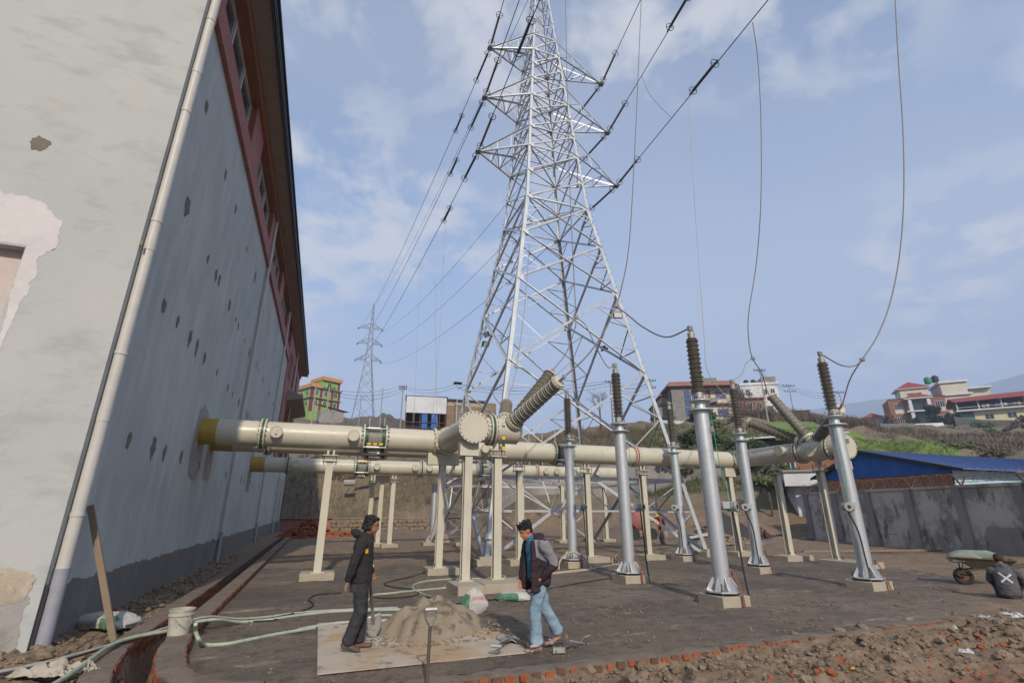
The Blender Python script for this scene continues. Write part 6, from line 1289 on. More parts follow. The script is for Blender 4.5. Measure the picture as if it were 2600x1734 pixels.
# ------------------------------------------------------------------ things lying about the yard
def gr(x, y, z=0.):
    p = at(x, y, 10.); d = p - CAM; k = (z - CAM.z) / d.z; return CAM + d * k
def z3(zx, zy, z=.03): return gr(zx / 2.61375 / 1.1059, (1134 + zy / 2.61375) / 1.1059, z)
def z4(zx, zy, z=.03): return gr((700 + zx / 2.61375) / 1.1059, (1134 + zy / 2.61375) / 1.1059, z)
def hose(pts, r, m, label):
    b = B(); b.tube(smooth_path(pts, 8), r, 10); return tag(b.obj('hose', m), label, 'hose', 'hoses and cables lying on the ground')
hose([z3(-120, 1515, .17), z3(120, 1468, .17), z3(380, 1410, .17), z3(700, 1322, .16), z3(940, 1250, .16), z3(1130, 1192, .17), z3(1270, 1150, .17), z3(1400, 1126, .17), z3(1600, 1140, .04), z3(1850, 1120), z4(0, 1118), z4(240, 1092), z4(450, 1080), z4(620, 1074), z4(810, 1066)], .019, 'hose_grey', 'pale grey hose running across the drain from the building corner')
hose([z3(-120, 1530, .15), z3(100, 1490, .15), z3(380, 1425, .15), z3(700, 1330, .14), z3(900, 1275, .14), z3(1130, 1210, .17), z3(1280, 1160, .17), z3(1430, 1136, .16), z3(1560, 1160, .03), z3(1850, 1150), z4(-40, 1140), z4(80, 1115), z4(190, 1082), z4(250, 1048), z4(222, 1008), z4(290, 978), z4(440, 968)], .016, 'rubber', 'black cable snaking from the drain to the hooded man')
hose([z3(250, 1640, .17), z3(430, 1530, .17), z3(560, 1440, .17), z3(680, 1350, .17), z3(790, 1292, .17), z3(900, 1260, .17), z3(1010, 1238, .17), z3(1130, 1216, .17), z3(1290, 1165, .17), z3(1440, 1146, .16), z3(1600, 1162, .03), z3(1850, 1142), z4(0, 1140), z4(230, 1108), z4(430, 1090), z4(640, 1084), z4(900, 1078)], .026, 'hose_green', 'thick pale green hose beside the bucket')
hose([z3(1298, 1176, .34), z3(1300, 1225, .22), z3(1318, 1275, .16), z3(1365, 1312, .04), z3(1500, 1308), z3(1650, 1280), z3(1850, 1240), z3(2091, 1200), z4(150, 1214), z4(280, 1188), z4(430, 1168), z4(600, 1160), z4(790, 1155)], .026, 'hose_green', 'mossy green hose with a white end standing up by the drain')
hose([z4(590, 1165), z4(596, 1100), z4(604, 1040), z4(650, 985), z4(760, 972), z4(880, 958), z4(1020, 946), z4(1150, 934)], .022, 'hose_green', 'light green hose bending behind the shovel')
hose([z4(1090, 1030, .02), z4(1105, 1015, .06), z4(1060, 1000, .08), z4(1000, 984), z4(930, 955), z4(908, 932), z4(935, 908), z4(1010, 890), z4(1120, 880), z4(1240, 874), z4(1380, 874), z4(1480, 872, .14), z4(1525, 862, .14), z4(1500, 855, .14), z4(1430, 862, .13)], .022, 'hose_green', 'light green hose in a wide loop behind the sand')
hose([z4(820, 1125), z4(760, 1118), z4(680, 1118), z4(560, 1120)], .024, 'hose_green', 'short end of green hose behind the shovel blade')
hose([z4(1110, 932), z4(1170, 908, .12), z4(1300, 892, .13), z4(1420, 888, .13), z4(1640, 864), z4(1760, 850), z4(1900, 828), z4(2100, 806), z4(2200, 790), z4(2280, 770), z4(2250, 735), z4(2290, 690), z4(2340, 670)], .018, 'hose_tan', 'pinkish hose running past the support blocks')
hose([z4(650, 998), z4(760, 1003), z4(900, 990), z4(950, 970), z4(900, 945), z4(800, 932), z4(735, 918), z4(725, 905), z4(780, 886), z4(880, 866), z4(960, 842), z4(1010, 822, .12), z4(1080, 800, .12), z4(1170, 796), z4(1300, 800), z4(1380, 770)], .013, 'rubber', 'thin black cable looping in front of the elbow support')
hose([z4(1120, 1046), z4(1300, 1030), z4(1500, 1002), z4(1800, 945), z4(2000, 905), z4(2160, 880), z4(2300, 862)], .012, 'rubber', 'thin black cable lying right of the sand pile')
hose([(7.3, 15.4, .03), (7.5, 15.7, .25), (7.75, 15.8, .42), (8.0, 15.75, .5), (8.3, 15.7, .4), (8.45, 15.6, .2), (8.4, 15.3, .03), (8.0, 15.0, .03), (7.2, 14.7, .03), (6.2, 14.5, .03)], .03, 'hose_tan', 'tan hose arched over the rear arrester block')
hose([(8.6, 14.6, .03), (9.4, 14.9, .03), (10.2, 15.2, .03), (10.3, 15.8, .03), (9.8, 16.2, .03), (10, 16.6, .2)], .025, 'hose_tan', 'tan hose coiled near the middle duct support')
def sack(name, c, dx, dy, dz, rz, label, base='bag_white', seed=0, marks=(), group=None, lean=0., cat='bag', pinch=.0):
    """stuffed bag: pillow shape with seams and creases; marks = printed zones (material, u0, u1, v0, v1) on the top"""
    b = B(); n, m = 34, 22; V = []; F = []; c = Vector(c); Mr = Matrix.Rotation(rz, 3, 'Z') @ Matrix.Rotation(lean, 3, 'Y')
    def sp(v, e): return math.copysign(abs(v) ** e, v)
    for j in range(m + 1):
        ph = -math.pi / 2 + math.pi * j / m
        for i in range(n):
            th = 2 * math.pi * i / n; cx, sx = sp(math.cos(ph), .55), sp(math.sin(ph), .9)
            x = sp(math.cos(th), .45) * cx; y = sp(math.sin(th), .45) * cx; z = sx
            w = 1 - pinch * max(0, z); k = .10 * fbm(x * 2, y * 2, z * 2 + seed, 3) + .05 * fbm(x * 6, y * 6, seed + z * 3, 2)
            v = Vector((x * dx / 2 * w * (1 + k), y * dy / 2 * w * (1 + k), z * dz / 2 * (1 + k * 1.6) - (.25 * dz * (abs(x) ** 3) if pinch == 0 else 0)))
            V.append(c + Mr @ v + Vector((0, 0, dz / 2)))
    mi = []
    for j in range(m):
        for i in range(n):
            a = j * n + i; d = j * n + (i + 1) % n; F.append((a, d, d + n, a + n))
            th = 2 * math.pi * (i + .5) / n; ph = -math.pi / 2 + math.pi * (j + .5) / m; u = sp(math.cos(th), .45) * sp(math.cos(ph), .55); v = sp(math.sin(th), .45) * sp(math.cos(ph), .55); zz = math.sin(ph)
            k = 0
            for q, (mm, u0, u1, v0, v1) in enumerate(marks):
                if u0 < u < u1 and v0 < (v if pinch == 0 else zz) < v1: k = q + 1
            mi.append(k)
    b.add(V, F); b.m = mi; o = b.obj(name, [base] + [q[0] for q in marks]); return tag(o, label, cat, group)
GM = [('bag_green', -1.1, -.8, -1, .2), ('bag_pink', .1, .22, -1, 1), ('bag_pink', .3, .36, -1, 1), ('bag_green', .4, .8, -1.1, -.45)]
sack('cement_bag', (-2.98, 10.42, .09), .98, .52, .21, R(-28), 'white and green cement bag slumped against the building', seed=2, marks=GM, group='cement bags')
sack('cement_bag', (4.12, 10.98, .0), .72, .48, .17, R(-24), 'flat white and green cement bag beside the long block', seed=5, marks=[('bag_green', -1.1, -.76, -1, 1), ('bag_pink', -1, 1, .38, .5), ('bag_green', -.9, .2, -1.1, -.75)], group='cement bags')
sack('cement_bag', (2.9, 9.86, -.02), .5, .36, .46, R(10), 'half-empty cement bag standing up behind the sand', seed=8, marks=[('bag_green', -1.1, -.7, -1, .5), ('bag_pink', -.5, .8, .2, .4)], group='cement bags', pinch=.72)
def plywood():
    for (x0, y0, x1, y1, z, l) in ((.19, 7.02, 2.86, 8.27, .022, 'pale cement-smeared plywood sheet under the near half of the sand'), (.19, 8.29, 2.75, 9.86, .024, 'orange-brown plywood sheet under the rear half of the sand')):
        b = B(); b.b2((x0, y0, z), (x1, y1, z + .014)); tag(b.obj('plywood_sheet', 'plywood', None, False), l, 'plywood')
plywood()
heap('sand_pile', 'grey-brown pile of mixed sand on the plywood', (1.86, 8.75, .035), (.95, .85), .58, 'sand', 24, 'sand', .26, 80)
q = random.Random(5)
b = B()
for _ in range(420):
    a = q.uniform(0, 6.283); f = q.uniform(.55, 1.5); x = 1.86 + math.cos(a) * f * .85; y = 8.6 + math.sin(a) * f * .6
    if x > .25 and y > 6.95 and x < 3: s = q.uniform(.008, .028); b.ell((x, y, .045), (s, s, s * .7), 6, 4)
tag(b.obj('sand_crumbs', 'sand', None, False), 'crumbs of sand spilled round the pile', 'sand', kind='stuff')
b = B(); b.bar((-2.58, 9.62, .03), (-3.25, 9.52, 1.9), .085, .04, AY); tag(b.obj('wooden_plank', 'wood', None, False), 'narrow wooden plank leaning on the wall beside the cement bag', 'plank')
def bucket():
    c = Vector((-1.72, 9.26, .135)); t = thing('bucket', 'dirty white plastic bucket standing on the drain wall', 'bucket', c)
    b = B(); b.lathe(c, AZ3, [(0, .0), (0, .135), (.24, .155), (.25, .168), (.27, .168), (.275, .158), (.31, .162), (.315, .17), (.33, .17), (.33, .15), (.02, .125), (.02, 0)], 28, False); b.obj('pail', 'bucket', t)
    b = B(); b.tube(smooth_path([c + Vector((.12, -.12, .26)), c + Vector((.17, -.15, .17)), c + Vector((.13, -.17, .12)), c + Vector((.03, -.19, .16)), c + Vector((-.05, -.165, .25))], 5), .005, 5); b.obj('handle', 'steel_worn', t)
bucket()
def shovel(base, top, label, blade=True, face=(0, -1, 0), grip=True, L=None):
    base = Vector(base); top = Vector(top); d = (top - base).normalized(); t = thing('shovel', label, 'shovel', base); x = Vector(face).cross(d).normalized(); f = d.cross(x)
    L0 = .34 if blade else 0.
    b = B(); b.tube([base + d * (L0 - .04), base + d * (L0 + .2), top - d * (.17 if grip else 0)], [.022, .02, .019], 10); b.obj('shaft', 'wood_dark', t)
    if blade:
        b = B(); V = []; F = []; n, m = 10, 10
        for j in range(m + 1):
            v = j / m; w = .125 * (min(1, (v / .45)) ** .5 if v < .45 else 1.0) * (1 if v < .93 else .96)
            for i in range(n + 1):
                u = -1 + 2 * i / n; V.append(base + d * (v * .32) + x * (u * w) + f * (-.035 * u * u * (.6 + .4 * v) + .02 * (1 - v)))
        for j in range(m):
            for i in range(n): a = j * (n + 1) + i; F.append((a, a + 1, a + n + 2, a + n + 1))
        b.add(V, F); o = b.obj('blade', 'steel_worn', t); md = o.modifiers.new('thick', 'SOLIDIFY'); md.thickness = .004
        b = B(); b.cyl(base + d * .2, base + d * .42, .026, .023, n=10); b.obj('socket', 'steel_tool', t)
    if grip:
        s = top - d * .17
        for q in (-1, 1):
            b = B(); b.tube(smooth_path([s, s + x * q * .035 + d * .04, s + x * q * .062 + d * .1, s + x * q * .06 + d * .16], 5), .011, 8); b.obj('grip_fork', 'steel_tool', t)
        b = B(); b.cyl(top - x * .068, top + x * .068, .021, n=12); b.obj('grip_bar', 'steel_bright', t)
shovel((.98, 8.53, .035), (.80, 8.33, 1.02), 'long shovel with pale worn blade held by the hooded man', face=(.1, -1, 0))
shovel((1.31, 6.2, -.46), (1.33, 6.24, .76), 'dark shovel stuck upright in the soil in front of the kerb', blade=True, face=(0, -1, 0))
shovel((2.92, 7.75, .05), (2.36, 6.93, .16), 'dark shovel lying on the plywood edge with its grip raised', face=(0, 0, 1))
shovel((2.75, 7.95, .06), (2.93, 7.0, .1), 'grey-bladed shovel lying behind the foot of the walking man', face=(0, 0, 1))
def trowel(c, rz, label):
    c = Vector(c); t = thing('trowel', label, 'trowel', c); M = Matrix.Translation(c) @ Matrix.Rotation(rz, 4, 'Z')
    b = B(); b.prism([(0, -.07), (.12, -.055), (.24, 0), (.12, .055), (0, .07)], 0, .006, M @ Matrix.Rotation(R(-14), 4, 'Y')); b.obj('blade', 'steel_worn', t, False)
    b = B(); b.tube([M @ Vector((.01, 0, .01)), M @ Vector((-.05, 0, .05)), M @ Vector((-.07, 0, .055))], .008, 6); b.obj('tang', 'steel_tool', t)
    b = B(); b.cyl(M @ Vector((-.07, 0, .055)), M @ Vector((-.19, 0, .06)), .019, .016, n=10); b.obj('handle', 'wood', t)
trowel((3.62, 6.98, .09), R(200), 'pointed trowel with wooden handle lying right of the sandalled foot'); trowel((3.42, 7.0, .1), R(250), 'dark mortar trowel lying against the sandalled foot')
b = B(); b.box((3.22, 6.86, .06), (.17, .05, .06), R(-8)); b.cyl((3.17, 6.83, .06), (3.17, 6.80, .06), .012, n=8); tag(b.obj('spirit_level', 'steel_worn', None, False), 'short grey metal block lying by the kerb near the sandal', 'tool')
t = thing('mortar_tub', 'mortar-caked tub on legs behind the walking man', 'tub', (4.85, 11.5, 0)); b = B(); b.lathe((4.85, 11.5, .38), AZ3, [(0, .16), (.05, .22), (.16, .24), (.18, .25), (.18, .22), (.06, .18)], 20); b.obj('pan', 'cement', t)
for k in range(3):
    a = 2.1 * k; b = B(); b.cyl((4.85 + .15 * math.cos(a), 11.5 + .15 * math.sin(a), .4), (4.85 + .19 * math.cos(a), 11.5 + .19 * math.sin(a), 0), .03, n=8); b.obj('leg', 'cement', t)
def wheelbarrow():
    c = Vector((15.72, 8.95, 0)); d = Vector((.62, -.78, 0)); s = Vector((.78, .62, 0)); t = thing('wheelbarrow', 'old olive wheelbarrow loaded with two green sacks', 'wheelbarrow', c)
    def Q(u, v, z): return c + d * u + s * v + AZ3 * z
    b = B(); pts = [Q(0, 0, .21) + (d * math.cos(a) + AZ3 * math.sin(a)) * .155 for a in np.linspace(0, 2 * math.pi, 25)]; b.tube(pts, .055, 10, False); w = b.obj('wheel', 'rubber', t)
    b = B(); b.cyl(Q(0, -.04, .21), Q(0, .04, .21), .11, n=16); b.cyl(Q(0, -.09, .21), Q(0, .09, .21), .02, n=8); b.obj('rim', 'rust', w)
    for q in (-1, 1):
        b = B(); b.tube(smooth_path([Q(-.05, q * .08, .21), Q(-.12, q * .12, .3), Q(.25, q * .2, .4), Q(.8, q * .24, .46), Q(1.35, q * .3, .55)], 5), .019, 8); b.obj('handle_rail', 'olive_tray', t)
        b = B(); b.tube([Q(.75, q * .23, .45), Q(.85, q * .23, .02), Q(1.0, q * .23, .45)], .016, 8); b.obj('leg', 'olive_tray', t)
        b = B(); b.tube([Q(-.02, q * .1, .22), Q(.02, q * .26, .62)], .014, 6); b.obj('stay', 'olive_tray', t)
    b = B(); lo = [Q(.22, -.16, .42), Q(.8, -.18, .42), Q(.8, .18, .42), Q(.22, .16, .42)]; hi = [Q(-.18, -.3, .68), Q(1.05, -.34, .64), Q(1.05, .34, .64), Q(-.18, .3, .68)]
    b.add(lo + hi, [(3, 2, 1, 0), (0, 1, 5, 4), (1, 2, 6, 5), (2, 3, 7, 6), (3, 0, 4, 7)]); o = b.obj('tray', 'olive_tray', t, False); md = o.modifiers.new('thick', 'SOLIDIFY'); md.thickness = .012
    b = B(); b.tube(hi + [hi[0]], .016, 6); b.obj('tray_rim', 'rust', t)
    p = Q(.35, .1, .6); sack('sack', p, 1.05, .3, .24, R(-51), 'long pale green sack lying on top of the wheelbarrow', 'bag_olive', 3, group='sacks in the wheelbarrow', cat='sack')
    p = Q(.1, -.12, .56); sack('sack', p, .7, .3, .22, R(-51), 'shorter green sack at the front of the wheelbarrow', 'bag_olive', 4, group='sacks in the wheelbarrow', cat='sack')
wheelbarrow()
def sheetish(name, c, dx, dy, h, rz, m, label, seed, cat):
    b = B(); n = 26; V = []; c = Vector(c); M = Matrix.Rotation(rz, 3, 'Z')
    for j in range(n + 1):
        for i in range(n + 1):
            u, v = i / n - .5, j / n - .5; e = 1 + .3 * fbm(u * 4, v * 4, seed, 2); z = h * (abs(fbm(u * 3.2, v * 3.2, seed + 3, 4)) * 1.1 + .15) * (1 - (2 * max(abs(u), abs(v))) ** 4 * .8)
            V.append(c + M @ Vector((u * dx * e, v * dy * e, z)))
    b.add(V, [(j * (n + 1) + i, j * (n + 1) + i + 1, (j + 1) * (n + 1) + i + 1, (j + 1) * (n + 1) + i) for j in range(n) for i in range(n) if fbm(i * .16, j * .16, seed, 2) > -.42]); return tag(b.obj(name, m), label, cat)
p = z3(330, 1500, .12); sheetish('torn_sack', (p.x, p.y, .12), .62, .38, .14, R(-20), 'rag', 'crumpled torn sacking lying at the bottom left corner', 3, 'rag')
p = z3(560, 1475, .1); sheetish('torn_sack', (p.x, p.y, .1), .36, .15, .09, R(-50), 'rag', 'narrow strip of torn sacking under the green hose', 6, 'rag')
for i, (zx, zy, dx, dy, l) in enumerate(((2270, 760, .5, .26, 'crumpled white plastic sheet at the right edge of the kerb'), (2020, 770, .2, .12, 'small curled white scrap beside the white plastic sheet'), (1840, 990, .16, .1, 'white paper scrap among the stones'), (1750, 812, .08, .07, 'tiny white scrap on the stone bank'))):
    p = gr((1900 + zx / 3.3586) / 1.1059, (1340 + zy / 3.3586) / 1.1059, .04); sheetish('plastic_scrap', (p.x, p.y, T(p.x, p.y) + .02), dx, dy, .07, rnd.uniform(0, 3), 'paper', l, 20 + i, 'litter')
for i, (zx, zy, m, l) in enumerate(((420, 1220, 'yellow_tag', 'yellow sweet wrapper on the soil at the bottom'), (895, 1204, 'yellow_tag', 'bright yellow wrapper beside the brick dust'))):
    p = gr((1900 + zx / 3.3586) / 1.1059, (1340 + zy / 3.3586) / 1.1059, -.05); sheetish('wrapper', (p.x, p.y, T(p.x, p.y) + .01), .07, .035, .02, .4, m, l, 40 + i, 'litter')
# stones of the foreground bank
def stones():
    ms = []
    for k in range(7):
        q = B(); rr = random.Random(k + 40); q.ell((0, 0, 0), (.5, .36, .3), 11, 8); q.v = [tuple(Vector(v) * (1 + .35 * fbm(v[0] * 2.6, v[1] * 2.6, v[2] * 2.6 + k * 5, 3))) for v in q.v]
        q.v = [(max(-.42, min(.42, x)), max(-.3, min(.3, y)), max(-.2, min(.22, z))) for x, y, z in q.v]; ms.append(q.mesh('stone', ('stone', 'stone', 'stone_pale', 'stone', 'stone', 'stone_pale', 'stone')[k], False))
    spots = [(2260, 1130, .1), (450, 990, .13), (780, 890, .2), (965, 860, .22), (1000, 870, .14), (1370, 790, .16), (1760, 745, .13), (1920, 765, .11), (1690, 750, .1), (2150, 860, .24), (1760, 870, .17), (1860, 880, .13), (1660, 960, .2), (1940, 945, .1), (1450, 1300, .12), (2110, 1300, .14), (840, 1060, .15), (620, 1170, .15), (190, 1100, .16), (550, 1110, .09), (460, 1140, .08), (140, 1220, .06), (960, 1165, .14), (1180, 1110, .08), (600, 850, .12), (400, 915, .13), (2200, 725, .14), (2050, 820, .12), (2340, 760, .1), (1250, 840, .12), (1480, 860, .1), (1280, 1000, .09), (1340, 1020, .1), (2280, 900, .12), (720, 1050, .1), (300, 960, .09)]
    for i, (zx, zy, s) in enumerate(spots):
        p = gr((1900 + zx / 3.3586) / 1.1059, (1340 + zy / 3.3586) / 1.1059, .0); o = link('stone', ms[i % 7]); o.location = (p.x, p.y, T(p.x, p.y) + s * .12); o.scale = (s, s, s * .9); o.rotation_euler = (rnd.uniform(-.4, .4), rnd.uniform(-.4, .4), rnd.uniform(0, 6)); tag(o, 'brown field stone lying on the bank of loose soil', 'stone', 'stones on the soil bank')
    for i, (x, y, s) in enumerate([(3.6, 5.75, .22), (4.1, 5.55, .18), (3.2, 5.6, .13), (4.6, 5.9, .16), (5.2, 5.7, .2), (5.6, 6.0, .14), (2.9, 5.85, .12), (4.4, 5.3, .15), (3.9, 5.95, .1), (5.9, 5.6, .17), (2.3, 5.75, .1), (4.9, 5.45, .12)]):
        o = link('stone', ms[(i * 3) % 7]); o.location = (x, y, T(x, y) + s * .12); o.scale = (s, s, s); o.rotation_euler = (rnd.uniform(-.4, .4), rnd.uniform(-.4, .4), rnd.uniform(0, 6)); tag(o, 'brown field stone lying on the bank of loose soil', 'stone', 'stones on the soil bank')
    q = random.Random(77); b = B(); X = []; Y = []; SZ = []
    for _ in range(5200):
        x = q.uniform(-.5, 15); y = 6.22 - abs(q.gauss(0, 1)) * 1.15; s = .008 + .03 * q.random() ** 3 + (.05 * q.random() if q.random() < .09 else 0)
        if y > 2.6: X.append(x); Y.append(y); SZ.append(s)
    Z = ground_z(np.array(X), np.array(Y))
    mi = []
    for x, y, z, s in zip(X, Y, Z, SZ):
        b.mi = 1 if q.random() < .12 else (2 if (abs(x - 7.6) < 2.6 and abs(y - 4.5) < 1 and q.random() < .22) else (3 if q.random() < .75 else 0))
        k0 = len(b.v); b.ell((x, y, z + s * .3), (s * q.uniform(.8, 1.4), s * q.uniform(.8, 1.2), s * q.uniform(.6, .9)), 6, 4, Matrix.Rotation(q.uniform(0, 6), 3, 'Z'))
        b.v[k0:] = [(vx + q.uniform(-.25, .25) * s, vy + q.uniform(-.25, .25) * s, vz + q.uniform(-.2, .2) * s) for vx, vy, vz in b.v[k0:]]
    tag(b.obj('gravel', ['stone', 'stone_pale', 'brick', 'dirt'], None, False), 'loose gravel and clods on the near bank', 'gravel', kind='stuff')
    # crumbs of mortar scattered over the screed, and clods by the wall
    b = B(); q = random.Random(78)
    for _ in range(5200):
        x = q.uniform(-1, 17.5); y = 6.7 + abs(q.gauss(0, 1)) * 3.6
        if fbm(x * .5, y * .8, 4, 3) < -.05 or y > 18: continue
        if x < -1.2 + (0 if y > 8 else .8): continue
        s = .008 + .022 * q.random() ** 3; k0 = len(b.v); b.ell((x, y, .012 + s * .2), (s * 1.2, s, s * .7), 5, 3); b.v[k0:] = [(vx + q.uniform(-.3, .3) * s, vy + q.uniform(-.3, .3) * s, vz) for vx, vy, vz in b.v[k0:]]
    tag(b.obj('mortar_crumbs', 'dirt', None, False), 'dark mortar crumbs scattered over the screed', 'crumbs', kind='stuff')
    b = B(); q = random.Random(79); X = []; Y = []
    for _ in range(1500): X.append(q.uniform(-3.25, -2.5)); Y.append(8.2 + abs(q.gauss(0, 1)) * 7)
    for _ in range(900): X.append(q.uniform(-4.5, -1.9)); Y.append(q.uniform(6.2, 9))
    Z = ground_z(np.array(X), np.array(Y))
    for x, y, z in zip(X, Y, Z):
        if y > WY and x < -3.27: continue
        s = .01 + .05 * q.random() ** 4; k0 = len(b.v); b.ell((x, y, z + s * .3), (s * 1.3, s, s * .8), 6, 4, Matrix.Rotation(q.uniform(0, 6), 3, 'Z')); b.v[k0:] = [(vx + q.uniform(-.3, .3) * s, vy + q.uniform(-.3, .3) * s, vz + q.uniform(-.2, .2) * s) for vx, vy, vz in b.v[k0:]]
    tag(b.obj('clods', 'dirt', None, False), 'clods of soil between the building and the drain', 'soil', kind='stuff')
    for i, (x, y, s) in enumerate(((-2.85, 12.6, .2), (-2.75, 12.2, .12), (-3.05, 8.7, .2), (-2.7, 14.6, .12))):
        o = link('stone', ms[i]); o.location = (x, y, T(x, y) + .03); o.scale = (s * 1.2, s, s * .8); o.rotation_euler = (0, 0, i * 1.3); tag(o, ['pale lump of stone halfway along the building wall', 'smaller stone beside the pale lump by the building wall', 'flat stone at the foot of the corner drainpipe', 'stone farther along the foot of the building wall'][i], 'stone')
    q = random.Random(9)
    for i in range(30):
        x = 7.6 + q.gauss(0, 1.5); y = 4.5 + q.gauss(0, .6)
        if y < 3: continue
        o = link('brick_fragment', BRICKS[i % 5]); s = q.uniform(.08, .32) * (1 if i % 5 else 1.3); o.location = (x, y, T(x, y) + .01); o.scale = (s, s * 1.3, s * 1.3); o.rotation_euler = (q.uniform(-.6, .6), q.uniform(-.6, .6), q.uniform(0, 6)); tag(o, 'broken orange brick fragment in the brick-dust hollow', 'brick fragment', 'brick fragments in the hollow')
stones()
# ------------------------------------------------------------------ people
from mathutils.bvhtree import BVHTree
DG = bpy.context.evaluated_depsgraph_get
def remesh(b, name, mats, voxel=.012, smooth=6, sub=False):
    """fuse overlapping volumes into one continuous skin"""
    me = bpy.data.meshes.new(name); me.from_pydata(b.v, [], b.f); o = bpy.data.objects.new(name, me); COL.objects.link(o)
    m = o.modifiers.new('r', 'REMESH'); m.mode = 'VOXEL'; m.voxel_size = voxel
    s = o.modifiers.new('s', 'SMOOTH'); s.iterations = smooth; s.factor = .5
    dg = bpy.context.evaluated_depsgraph_get(); dg.update(); ev = o.evaluated_get(dg); r = bpy.data.meshes.new_from_object(ev)
    bpy.data.objects.remove(o); bpy.data.meshes.remove(me)
    r.name = name; r.materials.clear()
    for q in (mats if isinstance(mats, (list, tuple)) else [mats]): r.materials.append(MATS[q])
    r.polygons.foreach_set('use_smooth', [True] * len(r.polygons)); return r
def wrinkle(me, amp, sc, seed):
    n = len(me.vertices); co = np.empty(n * 3); no = np.empty(n * 3); me.vertices.foreach_get('co', co); me.vertex_normals.foreach_get('vector', no); co = co.reshape(-1, 3); no = no.reshape(-1, 3)
    k = np.array([fbm(p[0] * sc, p[1] * sc, p[2] * sc * 1.7 + seed, 3) for p in co]); k2 = np.array([abs(mn.noise(Vector((p[0] * sc * 1.1 + p[2] * 3, p[1] * sc * 1.1, p[2] * sc * 1.1 + seed)))) for p in co])
    me.vertices.foreach_set('co', (co + no * ((k * .6 + (k2 - .3)) * amp)[:, None]).ravel()); me.update()
class Person:
    """local frame: +x the way the person faces, +y the left hand side, z up"""
    def __init__(s, label, loc, face, k=1.):
        s.M = Matrix.Translation(Vector(loc)) @ Matrix.Rotation(face, 4, 'Z') @ Matrix.Scale(k, 4); s.t = thing('person', label, 'person', loc); s.k = k
    def put(s, name, me, parent=None):
        me.transform(s.M); o = link(name, me, parent or s.t); return o
    def ray_print(s, target, name, m, poly, origin, ux, uy, dirn, off=.004, n=6):
        """flat print laid on cloth: a grid in a plane cast along dirn onto the target"""
        bvh = BVHTree.FromPolygons([v.co.copy() for v in target.data.vertices], [tuple(p.vertices) for p in target.data.polygons]); o = s.M @ Vector(origin); R3 = s.M.to_3x3(); ux = R3 @ Vector(ux); uy = R3 @ Vector(uy); d = (R3 @ Vector(dirn)).normalized(); b = B(); a, c, e, f = poly; V = []; ok = True
        for j in range(n + 1):
            for i in range(n + 1):
                u, v = i / n, j / n; q = (Vector(a) * (1 - u) + Vector(c) * u) * (1 - v) + (Vector(f) * (1 - u) + Vector(e) * u) * v; p = o + ux * q.x + uy * q.y; h = bvh.ray_cast(p - d * .6, d)
                if h[0] is None: return
                V.append(h[0] - d * off)
        b.add(V, [(j * (n + 1) + i, j * (n + 1) + i + 1, (j + 1) * (n + 1) + i + 1, (j + 1) * (n + 1) + i) for j in range(n) for i in range(n)]); return b.obj(name, m, target)
def arm(b, sh, el, wr, k=1., n=14):
    b.chain([sh, Vector(sh).lerp(Vector(el), .5), el], [(.052 * k, .052 * k), (.047 * k, .047 * k), (.04 * k, .04 * k)], (0, 1, 0), n); b.chain([el, Vector(el).lerp(Vector(wr), .4), wr], [(.041 * k, .041 * k), (.038 * k, .038 * k), (.027 * k, .03 * k)], (0, 1, 0), n)
def hand(b, wr, d, palm_n, curl=.5, side=1):
    """palm, four unequal bent fingers and a thumb from its side"""
    wr = Vector(wr); d = Vector(d).normalized(); pn = Vector(palm_n); pn = (pn - d * pn.dot(d)).normalized(); s = d.cross(pn) * side
    b.chain([wr - d * .01, wr + d * .045, wr + d * .088], [(.027, .018), (.038, .016), (.037, .013)], s, 10)
    for i, L in enumerate((.072, .08, .075, .058)):
        o = wr + d * .082 + s * (-.028 + .0187 * i); p1 = o + (d * math.cos(curl * .8) + pn * math.sin(curl * .8)) * L * .42; a2 = curl * 1.7; p2 = p1 + (d * math.cos(a2) + pn * math.sin(a2)) * L * .33; a3 = curl * 2.5; p3 = p2 + (d * math.cos(a3) + pn * math.sin(a3)) * L * .28
        b.chain([o - d * .01, p1, p2, p3], [(.0088, .0088), (.0084, .0084), (.0078, .0078), (.0068, .0068)], s, 8)
    o = wr + d * .03 - s * .03; p1 = o + (d * .6 - s * .55 + pn * .35).normalized() * .038; p2 = p1 + (d * .8 - s * .2 + pn * .45).normalized() * .034; b.chain([o + s * .01, p1, p2], [(.013, .012), (.011, .01), (.008, .008)], s, 8)
def leg(b, hp, kn, an, k=1.):
    b.chain([hp, Vector(hp).lerp(Vector(kn), .45), kn], [(.085 * k, .09 * k), (.073 * k, .078 * k), (.055 * k, .058 * k)], (0, 1, 0)); b.chain([kn, Vector(kn).lerp(Vector(an), .3), Vector(an).lerp(Vector(kn), .25), an], [(.055 * k, .058 * k), (.054 * k, .06 * k), (.042 * k, .043 * k), (.035 * k, .04 * k)], (0, 1, 0))
def foot(b, an, toe, k=1.):
    an = Vector(an); toe = Vector(toe); d = (toe - an); d.z = 0; d.normalize(); heel = an - d * .055 - AZ3 * .045; s = d.cross(AZ3)
    b.chain([an, an - AZ3 * .03], [(.036 * k, .042 * k)] * 2, s, 10); b.chain([heel, heel.lerp(toe, .35) + AZ3 * .012, heel.lerp(toe, .75), toe], [(.034 * k, .03 * k), (.036 * k, .034 * k), (.046 * k, .024 * k), (.038 * k, .016 * k)], s, 12)
